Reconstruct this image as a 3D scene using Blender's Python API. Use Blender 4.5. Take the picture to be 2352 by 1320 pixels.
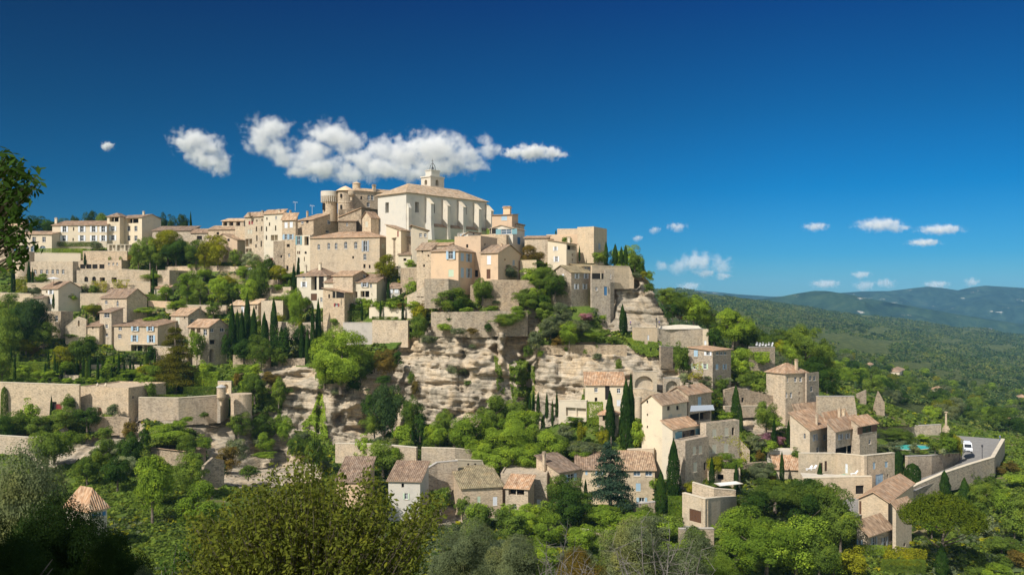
import bpy, math, random
import numpy as np
sc = bpy.context.scene
for o in list(bpy.data.objects): bpy.data.objects.remove(o)
R = math.radians
# ------------------------------------------------------------------ camera, sky, sun, exposure
F, CX, HY = 2037.0, 1176.0, 690.0          # focal length in photo pixels, principal column, eye-level row
cd = bpy.data.cameras.new('camera'); cam = bpy.data.objects.new('camera', cd); sc.collection.objects.link(cam)
cam.location = (0, 0, 0); cam.rotation_euler = (R(90), 0, 0)
cd.sensor_width = 36; cd.lens = 36 * F / 2352; cd.shift_y = (HY - 660) / 2352; cd.clip_start = 0.5; cd.clip_end = 60000
sc.camera = cam
SUN_AZ, SUN_EL = 40, 46                    # degrees left of the line behind the camera, height
sl = bpy.data.lights.new('sun', 'SUN'); sl.energy = 4.6; sl.angle = R(0.5); sl.color = (1.0, 0.955, 0.89)
so = bpy.data.objects.new('sun', sl); sc.collection.objects.link(so)
so.rotation_euler = (R(90 - SUN_EL), 0, R(-SUN_AZ)); so.location = (-60, -60, 90)
w = bpy.data.worlds.new('World'); sc.world = w; w.use_nodes = True
nt = w.node_tree; nt.nodes.clear()
def wn(t, **k):
    n = nt.nodes.new(t)
    for a, b in k.items(): setattr(n, a, b)
    return n
wo = wn('ShaderNodeOutputWorld'); bg = wn('ShaderNodeBackground'); sky = wn('ShaderNodeTexSky', sky_type='NISHITA', sun_disc=False)
sky.sun_elevation = R(SUN_EL); sky.sun_rotation = R(180 + SUN_AZ); sky.altitude = 300; sky.dust_density = 0.4; sky.ozone_density = 3
tc = wn('ShaderNodeTexCoord'); sep = wn('ShaderNodeSeparateXYZ'); nt.links.new(tc.outputs['Generated'], sep.inputs[0])
# the polarised, deep half of the sky faces the view; behind the camera, round the sun, it stays pale
ramp = wn('ShaderNodeValToRGB'); e = ramp.color_ramp.elements
e[0].position = 0.0; e[0].color = (0.24, 0.53, 0.76, 1); e[1].position = 0.36; e[1].color = (0.0, 0.105, 0.37, 1)
for p_, c_ in ((0.05, (0.07, 0.395, 0.71, 1)), (0.12, (0.0, 0.315, 0.61, 1)), (0.2, (0.0, 0.245, 0.48, 1)), (0.28, (0.0, 0.18, 0.41, 1))):
    q = e.new(p_); q.color = c_
nt.links.new(sep.outputs['Z'], ramp.inputs[0])
mr = wn('ShaderNodeMapRange'); mr.inputs[1].default_value = -0.25; mr.inputs[2].default_value = 0.55; nt.links.new(sep.outputs['Y'], mr.inputs[0])
mx = wn('ShaderNodeMix', data_type='RGBA'); mx.inputs[6].default_value = (2.6, 1.95, 1.4, 1)
nt.links.new(mr.outputs[0], mx.inputs[0]); nt.links.new(ramp.outputs[0], mx.inputs[7])
# darker towards the left, as the photo
mr2 = wn('ShaderNodeMapRange'); mr2.inputs[1].default_value = -0.6; mr2.inputs[2].default_value = 0.3; mr2.inputs[3].default_value = 0.50; mr2.inputs[4].default_value = 1.0
nt.links.new(sep.outputs['X'], mr2.inputs[0])
m1 = wn('ShaderNodeMix', data_type='RGBA', blend_type='MULTIPLY'); m1.inputs[0].default_value = 1
nt.links.new(sky.outputs[0], m1.inputs[6]); nt.links.new(mx.outputs[2], m1.inputs[7])
m2 = wn('ShaderNodeVectorMath', operation='SCALE'); nt.links.new(m1.outputs[2], m2.inputs[0]); nt.links.new(mr2.outputs[0], m2.inputs[3])
nt.links.new(m2.outputs[0], bg.inputs[0]); bg.inputs[1].default_value = 0.1; nt.links.new(bg.outputs[0], wo.inputs[0])
sc.view_settings.view_transform = 'Standard'; sc.view_settings.look = 'None'; sc.view_settings.gamma = 1
sc.view_settings.use_curve_mapping = False; sc.view_settings.exposure = 0.32
try:
    sc.cycles.max_bounces = 5; sc.cycles.sample_clamp_indirect = 4; sc.cycles.transparent_max_bounces = 8; sc.cycles.volume_bounces = 3
except Exception: pass
rng = np.random.RandomState(7); random.seed(7)
# ------------------------------------------------------------------ helpers
def link(o, parent=None):
    sc.collection.objects.link(o)
    if parent: o.parent = parent
    return o
def npmesh(name, V, Fq, mats, mi=None, uv=None, smooth=False):
    """V (n,3), Fq list of polygons or (m,k) array"""
    me = bpy.data.meshes.new(name)
    V = np.asarray(V, dtype=np.float32)
    if isinstance(Fq, np.ndarray):
        k = Fq.shape[1]; m = Fq.shape[0]
        me.vertices.add(len(V)); me.vertices.foreach_set('co', V.ravel())
        me.loops.add(m * k); me.loops.foreach_set('vertex_index', Fq.astype(np.int32).ravel())
        me.polygons.add(m); me.polygons.foreach_set('loop_start', np.arange(0, m * k, k, dtype=np.int32))
        me.polygons.foreach_set('loop_total', np.full(m, k, dtype=np.int32))
        me.update(calc_edges=True)
    else:
        me.from_pydata([tuple(map(float, v)) for v in V], [], Fq)
    for m_ in (mats if isinstance(mats, (list, tuple)) else [mats]): me.materials.append(m_)
    if mi is not None: me.polygons.foreach_set('material_index', np.asarray(mi, dtype=np.int32))
    if uv is not None:
        l = me.uv_layers.new(name='uv'); l.data.foreach_set('uv', np.asarray(uv, dtype=np.float32).ravel())
    if smooth: me.polygons.foreach_set('use_smooth', np.ones(len(me.polygons), dtype=bool))
    return me
class MB:
    """collects polygons (with uv) for one mesh"""
    def __init__(s): s.v = []; s.f = []; s.uv = []
    def poly(s, pts, uv=None):
        n = len(s.v); s.v += [tuple(p) for p in pts]; s.f.append(tuple(range(n, n + len(pts))))
        s.uv += list(uv) if uv is not None else [(0, 0)] * len(pts)
    def prism(s, pts, d):
        """pts: planar polygon, d: extrusion vector"""
        q = [tuple(np.add(p, d)) for p in pts]; s.poly(pts); s.poly(q[::-1])
        for i in range(len(pts)):
            j = (i + 1) % len(pts); s.poly([pts[j], pts[i], q[i], q[j]])
    def box(s, c, sx, sy, sz, rz=0.0):
        """c = centre of base"""
        ca, sa = math.cos(rz), math.sin(rz); b = []
        for (x, y) in ((-.5, -.5), (.5, -.5), (.5, .5), (-.5, .5)):
            x *= sx; y *= sy; b.append((c[0] + x * ca - y * sa, c[1] + x * sa + y * ca, c[2]))
        s.prism(b[::-1], (0, 0, sz))
    def tube(s, pts, rad, n=7):
        pts = [np.array(p, float) for p in pts]; rings = []
        for i, p in enumerate(pts):
            d = pts[min(i + 1, len(pts) - 1)] - pts[max(i - 1, 0)]; d /= (np.linalg.norm(d) + 1e-9)
            a = np.cross(d, (0, 0, 1) if abs(d[2]) < .9 else (1, 0, 0)); a /= np.linalg.norm(a); b = np.cross(d, a)
            r = rad[i] if hasattr(rad, '__len__') else rad
            rings.append([p + r * (a * math.cos(t * 2 * math.pi / n) + b * math.sin(t * 2 * math.pi / n)) for t in range(n)])
        for i in range(len(rings) - 1):
            for t in range(n):
                u = (t + 1) % n; s.poly([rings[i][t], rings[i][u], rings[i + 1][u], rings[i + 1][t]])
        s.poly(rings[-1]); s.poly(rings[0][::-1])
    def lathe(s, c, prof, n=20, a0=0.0, a1=2 * math.pi):
        for i in range(len(prof) - 1):
            (r0, z0), (r1, z1) = prof[i], prof[i + 1]
            for t in range(n):
                p = a0 + (a1 - a0) * t / n; q = a0 + (a1 - a0) * (t + 1) / n
                P = [(c[0] + r0 * math.cos(p), c[1] + r0 * math.sin(p), c[2] + z0), (c[0] + r0 * math.cos(q), c[1] + r0 * math.sin(q), c[2] + z0),
                     (c[0] + r1 * math.cos(q), c[1] + r1 * math.sin(q), c[2] + z1), (c[0] + r1 * math.cos(p), c[1] + r1 * math.sin(p), c[2] + z1)]
                if r1 < 1e-4: P = P[:3]
                elif r0 < 1e-4: P = [P[0], P[2], P[3]]
                s.poly(P)
    def build(s, name, mat, parent=None, org=(0, 0, 0)):
        V = np.array(s.v, float).reshape(-1, 3) - np.array(org)
        me = bpy.data.meshes.new(name); me.from_pydata([tuple(v) for v in V], [], s.f); me.materials.append(mat)
        l = me.uv_layers.new(name='uv'); l.data.foreach_set('uv', np.array(s.uv, dtype=np.float32).ravel())
        me.update()
        return link(bpy.data.objects.new(name, me), parent)
def setp(o, label=None, cat=None, group=None, kind=None):
    if label: o['label'] = label
    if cat: o['category'] = cat
    if group: o['group'] = group
    if kind: o['kind'] = kind
    return o
def empty(name, loc, label, cat, group=None):
    o = bpy.data.objects.new(name, None); o.location = loc; o.empty_display_size = 0.5; link(o)
    return setp(o, label, cat, group)
def U(px): return (px - CX) / F
def at(px, py, Y): return np.array((U(px) * Y, Y, (HY - py) / F * Y))
# value noise -------------------------------------------------------
_P = np.random.RandomState(3).permutation(4096); _RV = np.random.RandomState(4).rand(4096)
def _h(i, j, k): return _RV[_P[(_P[(_P[i & 4095] + j) & 4095] + k) & 4095]]
def vnoise(x, y, z):
    x, y, z = np.broadcast_arrays(np.asarray(x, float), np.asarray(y, float), np.asarray(z, float))
    i, j, k = np.floor(x).astype(int), np.floor(y).astype(int), np.floor(z).astype(int)
    fx, fy, fz = x - i, y - j, z - k; sx, sy, sz = fx * fx * (3 - 2 * fx), fy * fy * (3 - 2 * fy), fz * fz * (3 - 2 * fz); r = 0
    for a in (0, 1):
        for b in (0, 1):
            for c in (0, 1):
                r = r + _h(i + a, j + b, k + c) * (sx if a else 1 - sx) * (sy if b else 1 - sy) * (sz if c else 1 - sz)
    return r
def fbm(x, y, z, o=4):
    r = 0; a = .5
    for q in range(o): r = r + a * (vnoise(x, y, z) - .5) * 2; x = x * 2.03 + 5; y = y * 2.03 + 9; z = z * 2.03 + 1; a *= .5
    return r
def inpoly(x, y, P):
    x = np.asarray(x, float); y = np.asarray(y, float); r = np.zeros(np.broadcast(x, y).shape, bool); n = len(P)
    for i in range(n):
        (x0, y0), (x1, y1) = P[i], P[(i + 1) % n]
        if y0 == y1: continue
        c = ((y0 > y) != (y1 > y)) & (x < (x1 - x0) * (y - y0) / (y1 - y0) + x0); r ^= c
    return r
# ------------------------------------------------------------------ materials
def mat(name, col, rough=.85, col2=None, nscale=1.0, bump=0.0, bscale=None, ndetail=5, extra=None, spec=.3, coords='Object'):
    m = bpy.data.materials.new(name); m.use_nodes = True; t = m.node_tree; b = t.nodes['Principled BSDF']
    b.inputs['Roughness'].default_value = rough; b.inputs['Base Color'].default_value = (*col, 1)
    b.inputs['Specular IOR Level'].default_value = spec
    g = t.nodes.new('ShaderNodeNewGeometry')
    if col2:
        n = t.nodes.new('ShaderNodeTexNoise'); n.inputs['Scale'].default_value = nscale; n.inputs['Detail'].default_value = ndetail; n.inputs['Roughness'].default_value = .65
        t.links.new(g.outputs['Position'], n.inputs['Vector'])
        r = t.nodes.new('ShaderNodeValToRGB'); r.color_ramp.elements[0].position = .36; r.color_ramp.elements[1].position = .64
        r.color_ramp.elements[0].color = (*col, 1); r.color_ramp.elements[1].color = (*col2, 1)
        t.links.new(n.outputs[0], r.inputs[0]); t.links.new(r.outputs[0], b.inputs['Base Color'])
        if bump:
            n2 = t.nodes.new('ShaderNodeTexNoise'); n2.inputs['Scale'].default_value = bscale or nscale * 3; n2.inputs['Detail'].default_value = 4
            t.links.new(g.outputs['Position'], n2.inputs['Vector'])
            bp = t.nodes.new('ShaderNodeBump'); bp.inputs['Strength'].default_value = bump; bp.inputs['Distance'].default_value = .3
            t.links.new(n2.outputs[0], bp.inputs['Height']); t.links.new(bp.outputs[0], b.inputs['Normal'])
    return m
def N(t, typ, **k):
    n = t.nodes.new(typ)
    for a, b in k.items():
        if a.startswith('i'):
            n.inputs[int(a[1:]) if a[1:].isdigit() else a[1:]].default_value = b
        else: setattr(n, a, b)
    return n
def ramp_(t, stops, src):
    r = t.nodes.new('ShaderNodeValToRGB'); e = r.color_ramp.elements
    while len(e) < len(stops): e.new(.5)
    for i, (p, c) in enumerate(stops): e[i].position = p; e[i].color = (*c, 1)
    t.links.new(src, r.inputs[0]); return r.outputs[0]
def mixc(t, a, b, f, mode='MIX'):
    n = t.nodes.new('ShaderNodeMix'); n.data_type = 'RGBA'; n.blend_type = mode
    for s, v in ((0, f), (6, a), (7, b)):
        if isinstance(v, (float, int)): n.inputs[s].default_value = v
        elif isinstance(v, tuple): n.inputs[s].default_value = (*v, 1)
        else: t.links.new(v, n.inputs[s])
    return n.outputs[2]
def stone(name, c, dark=.78, scale=2.2, vor=.5, course=.28, amb=1.0, stain=.35):
    """rubble masonry: courses of blocks with a tone of their own, weathering and streaks"""
    m = bpy.data.materials.new(name); m.use_nodes = True; t = m.node_tree; b = t.nodes['Principled BSDF']
    b.inputs['Roughness'].default_value = .9; b.inputs['Specular IOR Level'].default_value = .2
    g = N(t, 'ShaderNodeNewGeometry'); L = t.links.new
    mp = N(t, 'ShaderNodeVectorMath', operation='MULTIPLY'); mp.inputs[1].default_value = (1.6, 1.6, 2.9); L(g.outputs['Position'], mp.inputs[0])
    v = N(t, 'ShaderNodeTexVoronoi', feature='F1'); v.inputs['Scale'].default_value = 1.5; L(mp.outputs[0], v.inputs['Vector'])
    vs = N(t, 'ShaderNodeSeparateColor'); L(v.outputs['Color'], vs.inputs[0])
    cell = ramp_(t, [(0, tuple(x * dark for x in c)), (.45, c), (1, tuple(min(1, x * 1.12) for x in c))], vs.outputs[0])
    n = N(t, 'ShaderNodeTexNoise', iScale=.35, iDetail=6.0, iRoughness=.7); L(g.outputs['Position'], n.inputs['Vector'])
    big = ramp_(t, [(.3, (.62, .60, .58)), (.45, (1, 1, 1)), (.68, (1.14, 1.09, 1.01))], n.outputs[0])
    col = mixc(t, cell, big, .9, 'MULTIPLY')
    mp2 = N(t, 'ShaderNodeVectorMath', operation='MULTIPLY'); mp2.inputs[1].default_value = (1.3, 1.3, .16); L(g.outputs['Position'], mp2.inputs[0])
    s = N(t, 'ShaderNodeTexNoise', iScale=1.0, iDetail=4.0, iRoughness=.6); L(mp2.outputs[0], s.inputs['Vector'])
    st = ramp_(t, [(.42, (1, 1, 1)), (.72, (.55, .5, .46))], s.outputs[0]); col = mixc(t, col, st, stain, 'MULTIPLY')
    n4 = N(t, 'ShaderNodeTexNoise', iScale=3.2, iDetail=5.0, iRoughness=.75); L(g.outputs['Position'], n4.inputs['Vector']); col = mixc(t, col, ramp_(t, [(.32, (.62, .60, .57)), (.48, (1, 1, 1)), (.68, (1.18, 1.15, 1.1))], n4.outputs[0]), .75, 'MULTIPLY')
    pl = mixc(t, (c[0], c[1], c[2]), big, .5, 'MULTIPLY'); col = mixc(t, pl, col, vor)
    oi = N(t, 'ShaderNodeObjectInfo'); col = mixc(t, col, ramp_(t, [(0, (.84, .84, .85)), (.35, (1.02, .97, .90)), (.7, (.93, .95, .97)), (1, (1.12, 1.08, 1.0))], oi.outputs['Random']), .9, 'MULTIPLY')
    L(col, b.inputs['Base Color'])
    bp = N(t, 'ShaderNodeBump'); bp.inputs['Strength'].default_value = .35 * vor + .1; bp.inputs['Distance'].default_value = .12; L(v.outputs['Distance'], bp.inputs['Height']); L(bp.outputs[0], b.inputs['Normal'])
    return m
ST = {
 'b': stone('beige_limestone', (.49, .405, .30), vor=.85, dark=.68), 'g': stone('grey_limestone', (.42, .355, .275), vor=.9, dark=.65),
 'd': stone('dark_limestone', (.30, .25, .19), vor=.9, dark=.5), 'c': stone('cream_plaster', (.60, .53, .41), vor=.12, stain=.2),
 'w': stone('pale_plaster', (.565, .53, .46), vor=.08, stain=.22), 'p': stone('pink_plaster', (.60, .45, .31), vor=.15, stain=.25),
 'y': stone('yellow_limestone', (.53, .44, .32), vor=.6), 'r': stone('rubble_limestone', (.37, .305, .225), vor=1.0, dark=.62, stain=.5),
  'm': stone('grey_brown_limestone', (.33, .29, .225), vor=.9, dark=.6), 'G': stone('grey_render', (.42, .40, .37), vor=.15, stain=.6),
}
def tiles(name, c1, c2, c3):
    m = bpy.data.materials.new(name); m.use_nodes = True; t = m.node_tree; b = t.nodes['Principled BSDF']; L = t.links.new
    b.inputs['Roughness'].default_value = .9; b.inputs['Specular IOR Level'].default_value = .15
    uv = N(t, 'ShaderNodeUVMap'); sp = N(t, 'ShaderNodeSeparateXYZ'); L(uv.outputs[0], sp.inputs[0])
    mp = N(t, 'ShaderNodeMapping'); mp.inputs['Scale'].default_value = (2.6, 1.1, 1); L(uv.outputs[0], mp.inputs[0])
    v = N(t, 'ShaderNodeTexVoronoi', iScale=1.0); L(mp.outputs[0], v.inputs['Vector']); vs = N(t, 'ShaderNodeSeparateColor'); L(v.outputs['Color'], vs.inputs[0])
    col = ramp_(t, [(0, c1), (.5, c2), (1, c3)], vs.outputs[0])
    g = N(t, 'ShaderNodeNewGeometry'); n = N(t, 'ShaderNodeTexNoise', iScale=.5, iDetail=5.0, iRoughness=.7); L(g.outputs['Position'], n.inputs['Vector'])
    big = ramp_(t, [(.32, (.58, .55, .52)), (.5, (1, 1, 1)), (.68, (1.25, 1.1, .95))], n.outputs[0]); col = mixc(t, col, big, .85, 'MULTIPLY')
    wv = N(t, 'ShaderNodeMath', operation='SINE'); ml = N(t, 'ShaderNodeMath', operation='MULTIPLY'); ml.inputs[1].default_value = 2 * math.pi / .42
    L(sp.outputs[0], ml.inputs[0]); L(ml.outputs[0], wv.inputs[0])
    lc = N(t, 'ShaderNodeTexNoise', iScale=9.0); L(uv.outputs[0], lc.inputs['Vector']); oi = N(t, 'ShaderNodeObjectInfo'); col = mixc(t, col, ramp_(t, [(0, (.82, .84, .86)), (.5, (1.0, .98, .95)), (1, (1.15, 1.08, 1.0))], oi.outputs['Random']), .9, 'MULTIPLY'); L(col, b.inputs['Base Color'])
    bp = N(t, 'ShaderNodeBump'); bp.inputs['Strength'].default_value = .8; bp.inputs['Distance'].default_value = .1; L(wv.outputs[0], bp.inputs['Height']); L(bp.outputs[0], b.inputs['Normal'])
    return m
RT = {'t': tiles('weathered_clay_tiles', (.27, .19, .13), (.38, .27, .18), (.50, .38, .27)), 'o': tiles('orange_clay_tiles', (.35, .22, .13), (.46, .30, .19), (.55, .42, .30)),
      'n': tiles('brown_clay_tiles', (.20, .14, .10), (.28, .20, .14), (.37, .28, .21)), 'l': tiles('lichen_clay_tiles', (.22, .18, .11), (.30, .25, .15), (.40, .34, .22)),
      'y': tiles('pale_clay_tiles', (.42, .30, .19), (.55, .40, .26), (.64, .52, .38))}
def glassy(name, c, rough=.25, spec=.5): return mat(name, c, rough, spec=spec)
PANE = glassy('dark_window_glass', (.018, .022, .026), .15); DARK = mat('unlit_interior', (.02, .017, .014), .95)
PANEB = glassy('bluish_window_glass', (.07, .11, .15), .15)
SH = {'W': mat('white_paint', (.66, .68, .70), .6), 'B': mat('pale_blue_paint', (.33, .46, .56), .6), 'V': mat('bright_blue_paint', (.05, .17, .34), .6), 'E': mat('pale_green_paint', (.46, .55, .40), .6),
      'G': mat('grey_blue_paint', (.30, .33, .36), .6), 'C': mat('cream_paint', (.50, .48, .38), .6), 'K': mat('brown_wood', (.11, .055, .03), .7), 'R': mat('dark_red_paint', (.25, .04, .04), .7),
      'T': mat('teal_glass', (.16, .30, .33), .3), 'S': mat('stone_trim', (.58, .50, .38), .9)}
IRON = mat('dark_iron', (.05, .05, .055), .5); WHITE = mat('white_lacquer', (.8, .8, .8), .35, spec=.5)
def leafmat(name, c, var=.35, warm=(1.25, 1.05, .6), trans=.42, nsc=.35):
    m = bpy.data.materials.new(name); m.use_nodes = True; t = m.node_tree; t.nodes.clear(); L = t.links.new
    o = N(t, 'ShaderNodeOutputMaterial'); d = N(t, 'ShaderNodeBsdfDiffuse'); tr = N(t, 'ShaderNodeBsdfTranslucent'); ms = N(t, 'ShaderNodeMixShader'); ms.inputs[0].default_value = trans
    oi = N(t, 'ShaderNodeObjectInfo'); g = N(t, 'ShaderNodeNewGeometry'); n = N(t, 'ShaderNodeTexNoise', iScale=nsc, iDetail=4.0, iRoughness=.7); L(g.outputs['Position'], n.inputs['Vector'])
    a = ramp_(t, [(.3, tuple(x * .55 for x in c)), (.5, c), (.72, tuple(x * y * 1.15 for x, y in zip(c, warm)))], n.outputs[0])
    wn_ = N(t, 'ShaderNodeTexWhiteNoise'); sn = N(t, 'ShaderNodeVectorMath', operation='SNAP'); sn.inputs[1].default_value = (.35, .35, .35) if nsc < 2 else (.09, .09, .09); L(g.outputs['Position'], sn.inputs[0]); L(sn.outputs[0], wn_.inputs['Vector']); a = mixc(t, a, ramp_(t, [(0, (.6, .62, .6)), (1, (1.35, 1.3, 1.15))], wn_.outputs['Value']), .8, 'MULTIPLY')
    rv = ramp_(t, [(0, (1 - var, 1 - var * .9, 1 - var)), (1, (1 + var, 1 + var * .7, 1 + var * .4))], oi.outputs['Random']); a = mixc(t, a, rv, 1.0, 'MULTIPLY')
    L(a, d.inputs[0]); L(a, tr.inputs[0]); L(d.outputs[0], ms.inputs[1]); L(tr.outputs[0], ms.inputs[2]); L(ms.outputs[0], o.inputs[0])
    return m
LF = {'R': leafmat('bright_green_leaves', (.225, .345, .045)), 'M': leafmat('mid_green_leaves', (.145, .225, .042)), 'O': leafmat('olive_leaves', (.17, .21, .11), .15),
      'C': leafmat('cypress_leaves', (.042, .092, .02), .25), 'P': leafmat('pine_needles', (.055, .10, .035), .2), 'Y': leafmat('yellow_green_leaves', (.25, .27, .022), .25), 'Q': leafmat('rust_leaves', (.17, .135, .035), .25),
      'D': leafmat('dark_leaves', (.055, .11, .022), .2), 'F': leafmat('blossom_leaves', (.30, .36, .20), .15), 'U': leafmat('umbrella_pine_needles', (.12, .165, .016), .05), 'E': leafmat('golden_cedar_needles', (.13, .13, .016), .1),
      'Z': leafmat('blue_cedar_needles', (.055, .10, .065), .1), 'L': leafmat('laurel_leaves', (.15, .175, .03), .1, nsc=3.0), 'N': leafmat('pink_flowers', (.40, .20, .26), .1), 'G': leafmat('lawn_green', (.09, .18, .02), .1)}
LF['e'] = leafmat('valley_wood_light', (.145, .185, .055), .1, nsc=.006); LF['i'] = leafmat('valley_wood_mid', (.095, .15, .045), .1, nsc=.006); LF['w'] = leafmat('valley_wood_dark', (.055, .095, .035), .1, nsc=.006)
LF['h'] = leafmat('holm_oak_leaves', (.026, .052, .014), .1); LF['u'] = leafmat('undergrowth_leaves', (.155, .215, .042), .1); LF['v'] = leafmat('dark_undergrowth_leaves', (.08, .125, .03), .1)
BARK = mat('bark', (.10, .075, .05), .95, (.22, .18, .14), 2.0); GBARK = mat('grey_bare_wood', (.10, .085, .07), .95, (.22, .20, .175), 6.0)
# ------------------------------------------------------------------ the hill: distance of the ground along every line of sight
COLS = [
 (0,   [(480,352),(560,336),(600,324),(660,312),(700,302),(780,286),(840,270),(872,262),(890,240),(960,234),(1000,228),(1060,214),(1120,196),(1200,170),(1320,138),(1420,118)]),
 (200, [(480,352),(560,338),(600,326),(660,312),(700,302),(780,286),(840,270),(880,260),(900,240),(960,234),(1000,228),(1060,212),(1120,194),(1200,170),(1320,138),(1420,118)]),
 (400, [(480,350),(560,338),(620,324),(680,307),(750,291),(840,270),(908,256),(918,240),(960,235),(1000,228),(1040,214),(1100,196),(1200,170),(1320,138),(1420,118)]),
 (600, [(480,340),(600,314),(680,300),(740,286),(840,266),(860,257),(950,250),(1040,242),(1074,236),(1086,212),(1200,176),(1320,140),(1420,120)]),
 (740, [(440,328),(600,300),(700,282),(740,276),(835,262),(880,252),(1010,244),(1060,236),(1084,212),(1150,196),(1320,146),(1420,124)]),
 (900, [(440,322),(530,304),(600,290),(660,278),(720,268),(745,264),(800,256),(860,250),(950,243),(1010,236),(1050,222),(1080,214),(1150,200),(1200,186),(1320,148),(1420,126)]),
 (1050,[(440,318),(530,296),(600,274),(660,262),(715,256),(760,250),(950,240),(1030,226),(1060,215),(1150,198),(1250,175),(1320,152),(1420,128)]),
 (1200,[(460,312),(560,286),(640,268),(700,256),(780,248),(950,238),(1040,222),(1100,208),(1170,195),(1250,175),(1320,152),(1420,128)]),
 (1350,[(500,296),(600,274),(650,262),(720,254),(790,246),(880,238),(960,228),(1050,215),(1120,200),(1170,190),(1250,172),(1320,152),(1420,128)]),
 (1500,[(590,284),(640,273),(740,262),(790,252),(830,246),(900,238),(960,226),(1050,208),(1150,190),(1250,172),(1320,152),(1420,128)]),
 (1650,[(700,284),(740,276),(800,262),(860,250),(900,242),(960,230),(1050,212),(1130,198),(1200,182),(1320,154),(1420,130)]),
 (1800,[(800,286),(860,265),(920,248),(1000,230),(1060,216),(1100,208),(1150,196),(1200,184),(1320,158),(1420,134)]),
 (1950,[(840,302),(900,276),(960,250),(1020,235),(1080,218),(1130,205),(1200,188),(1320,160),(1420,136)]),
 (2100,[(900,312),(940,286),(985,264),(1040,246),(1080,232),(1130,212),(1200,192),(1320,162),(1420,138)]),
 (2250,[(960,322),(990,292),(1010,266),(1060,238),(1120,215),(1200,190),(1320,164),(1420,140)]),
 (2352,[(980,330),(1000,292),(1040,250),(1100,215),(1200,188),(1320,164),(1420,140)])]
RIDGE = [(-600,575),(0,575),(200,570),(400,560),(560,550),(640,520),(740,500),(900,490),(1050,508),(1150,530),(1250,572),(1330,590),(1400,606),(1490,640),(1515,700),(1540,745),(1600,772),(1700,800),(1760,850),(1850,878),(1950,882),(2050,928),(2150,958),(2220,976),(2300,990),(2352,1000),(3000,1010)]
_px = np.array([c[0] for c in COLS], float)
def D(px, py):
    px = np.asarray(px, float); py = np.asarray(py, float); px, py = np.broadcast_arrays(px, py)
    T = np.stack([np.interp(py, [a for a, b in c[1]], [b for a, b in c[1]]) for c in COLS])
    x = np.clip(px, _px[0], _px[-1]); i = np.clip(np.searchsorted(_px, x, 'right') - 1, 0, len(_px) - 2)
    f = (x - _px[i]) / (_px[i + 1] - _px[i])
    a = np.take_along_axis(T, i[None], 0)[0]; b = np.take_along_axis(T, (i + 1)[None], 0)[0]
    return a * (1 - f) + b * f
CLIFFS = [
 [(735,885),(830,872),(880,835),(925,792),(1000,742),(1060,735),(1130,750),(1215,762),(1230,798),(1330,785),(1440,792),(1470,815),(1560,830),(1585,860),(1560,905),(1480,905),(1345,885),(1320,960),(1230,990),(1090,985),(930,975),(850,1015),(770,1030),(735,975)],
 [(585,850),(640,838),(725,845),(735,900),(735,1000),(690,1000),(645,1055),(560,1080),(480,1075),(470,995),(330,960),(280,1010),(310,930),(430,962),(560,958),(640,935)],
 [(1390,650),(1425,636),(1490,636),(1512,656),(1545,735),(1520,755),(1390,762),(1365,700)],
 [(480,1040),(640,1030),(740,1060),(740,1110),(560,1120),(470,1110)],
 [(1035,1095),(1085,1090),(1090,1150),(1060,1200),(990,1215),(1000,1160)],
 [(1670,880),(1740,880),(1830,930),(1830,975),(1740,1000),(1670,960)],
 [(990,712),(1230,705),(1240,765),(1000,750)],
 [(60,1040),(240,1000),(330,960),(330,1010),(230,1050),(90,1080)]]
def blurmask(P, X, Y, r=7):
    m = 0
    for dx, dy in ((0, 0), (r, 0), (-r, 0), (0, r), (0, -r)): m = m + inpoly(X + dx, Y + dy, P)
    return m / 5.0
BUMPS = [(1040,880,120,90,-4.5),(1340,850,130,50,-3.5),(1216,900,26,110,6),(780,960,60,70,-3),(640,930,50,60,-3),(905,900,26,110,4.5),  # x, y, rx, ry, metres pushed back (+) or forward (-)
 (822,968,50,34,6.0),(800,1000,34,22,3),(856,985,30,36,4),(1180,800,46,38,6.0),(1152,790,9,48,-7),(1225,790,14,30,-3),(1090,790,34,16,2.5),
 (1000,822,80,9,3.2),(960,812,60,7,2.6),(1010,880,62,5,2.2),(1070,835,30,14,-2.2),(1040,770,60,22,-1.6),(660,872,60,14,4),(1460,655,9,16,4),(1452,680,16,12,3),
 (1400,700,14,60,5),(1545,870,26,20,2.5),(735,960,9,70,3.5),(1215,880,8,60,3),(700,860,40,10,3)]
def cliffness(X, Y):
    m = np.zeros(np.broadcast(X, Y).shape)
    for P in CLIFFS: m = np.maximum(m, blurmask(P, X, Y))
    return m
def blocks(x, wz, lam, ln, seed):
    i = np.floor(wz / lam); off = _h(i.astype(int), np.zeros_like(i, dtype=int) + seed, np.zeros_like(i, dtype=int)) * 9.0
    l2 = ln * (.6 + .8 * _h(i.astype(int), np.zeros_like(i, dtype=int) + seed + 5, np.zeros_like(i, dtype=int))); j = np.floor(x / l2 + off); fx = x / l2 + off - j; fz = wz / lam - i
    r = (_h(i.astype(int), j.astype(int), np.zeros_like(i, dtype=int) + seed) - .5) * 2; e = np.minimum(np.minimum(fx, 1 - fx) * l2 / .35, np.minimum(fz, 1 - fz) * lam / .25)
    return r, np.clip(1 - e, 0, 1)
def strata(x, z, seed=0):
    wz = z + .10 * x + 1.1 * fbm(x * .03, z * .04, seed, 3); wx = x + 1.5 * fbm(x * .1, z * .2, seed + 3, 2); s = 0
    for lam, ln, amp, cr in ((5.2, 24, 1.6, 1.1), (2.3, 15, .5, .6), (.85, 9, .12, .16)):
        r, e = blocks(wx, wz, lam, ln, int(lam * 10) + seed); s = s + r * amp + e * cr
    return s
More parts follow.
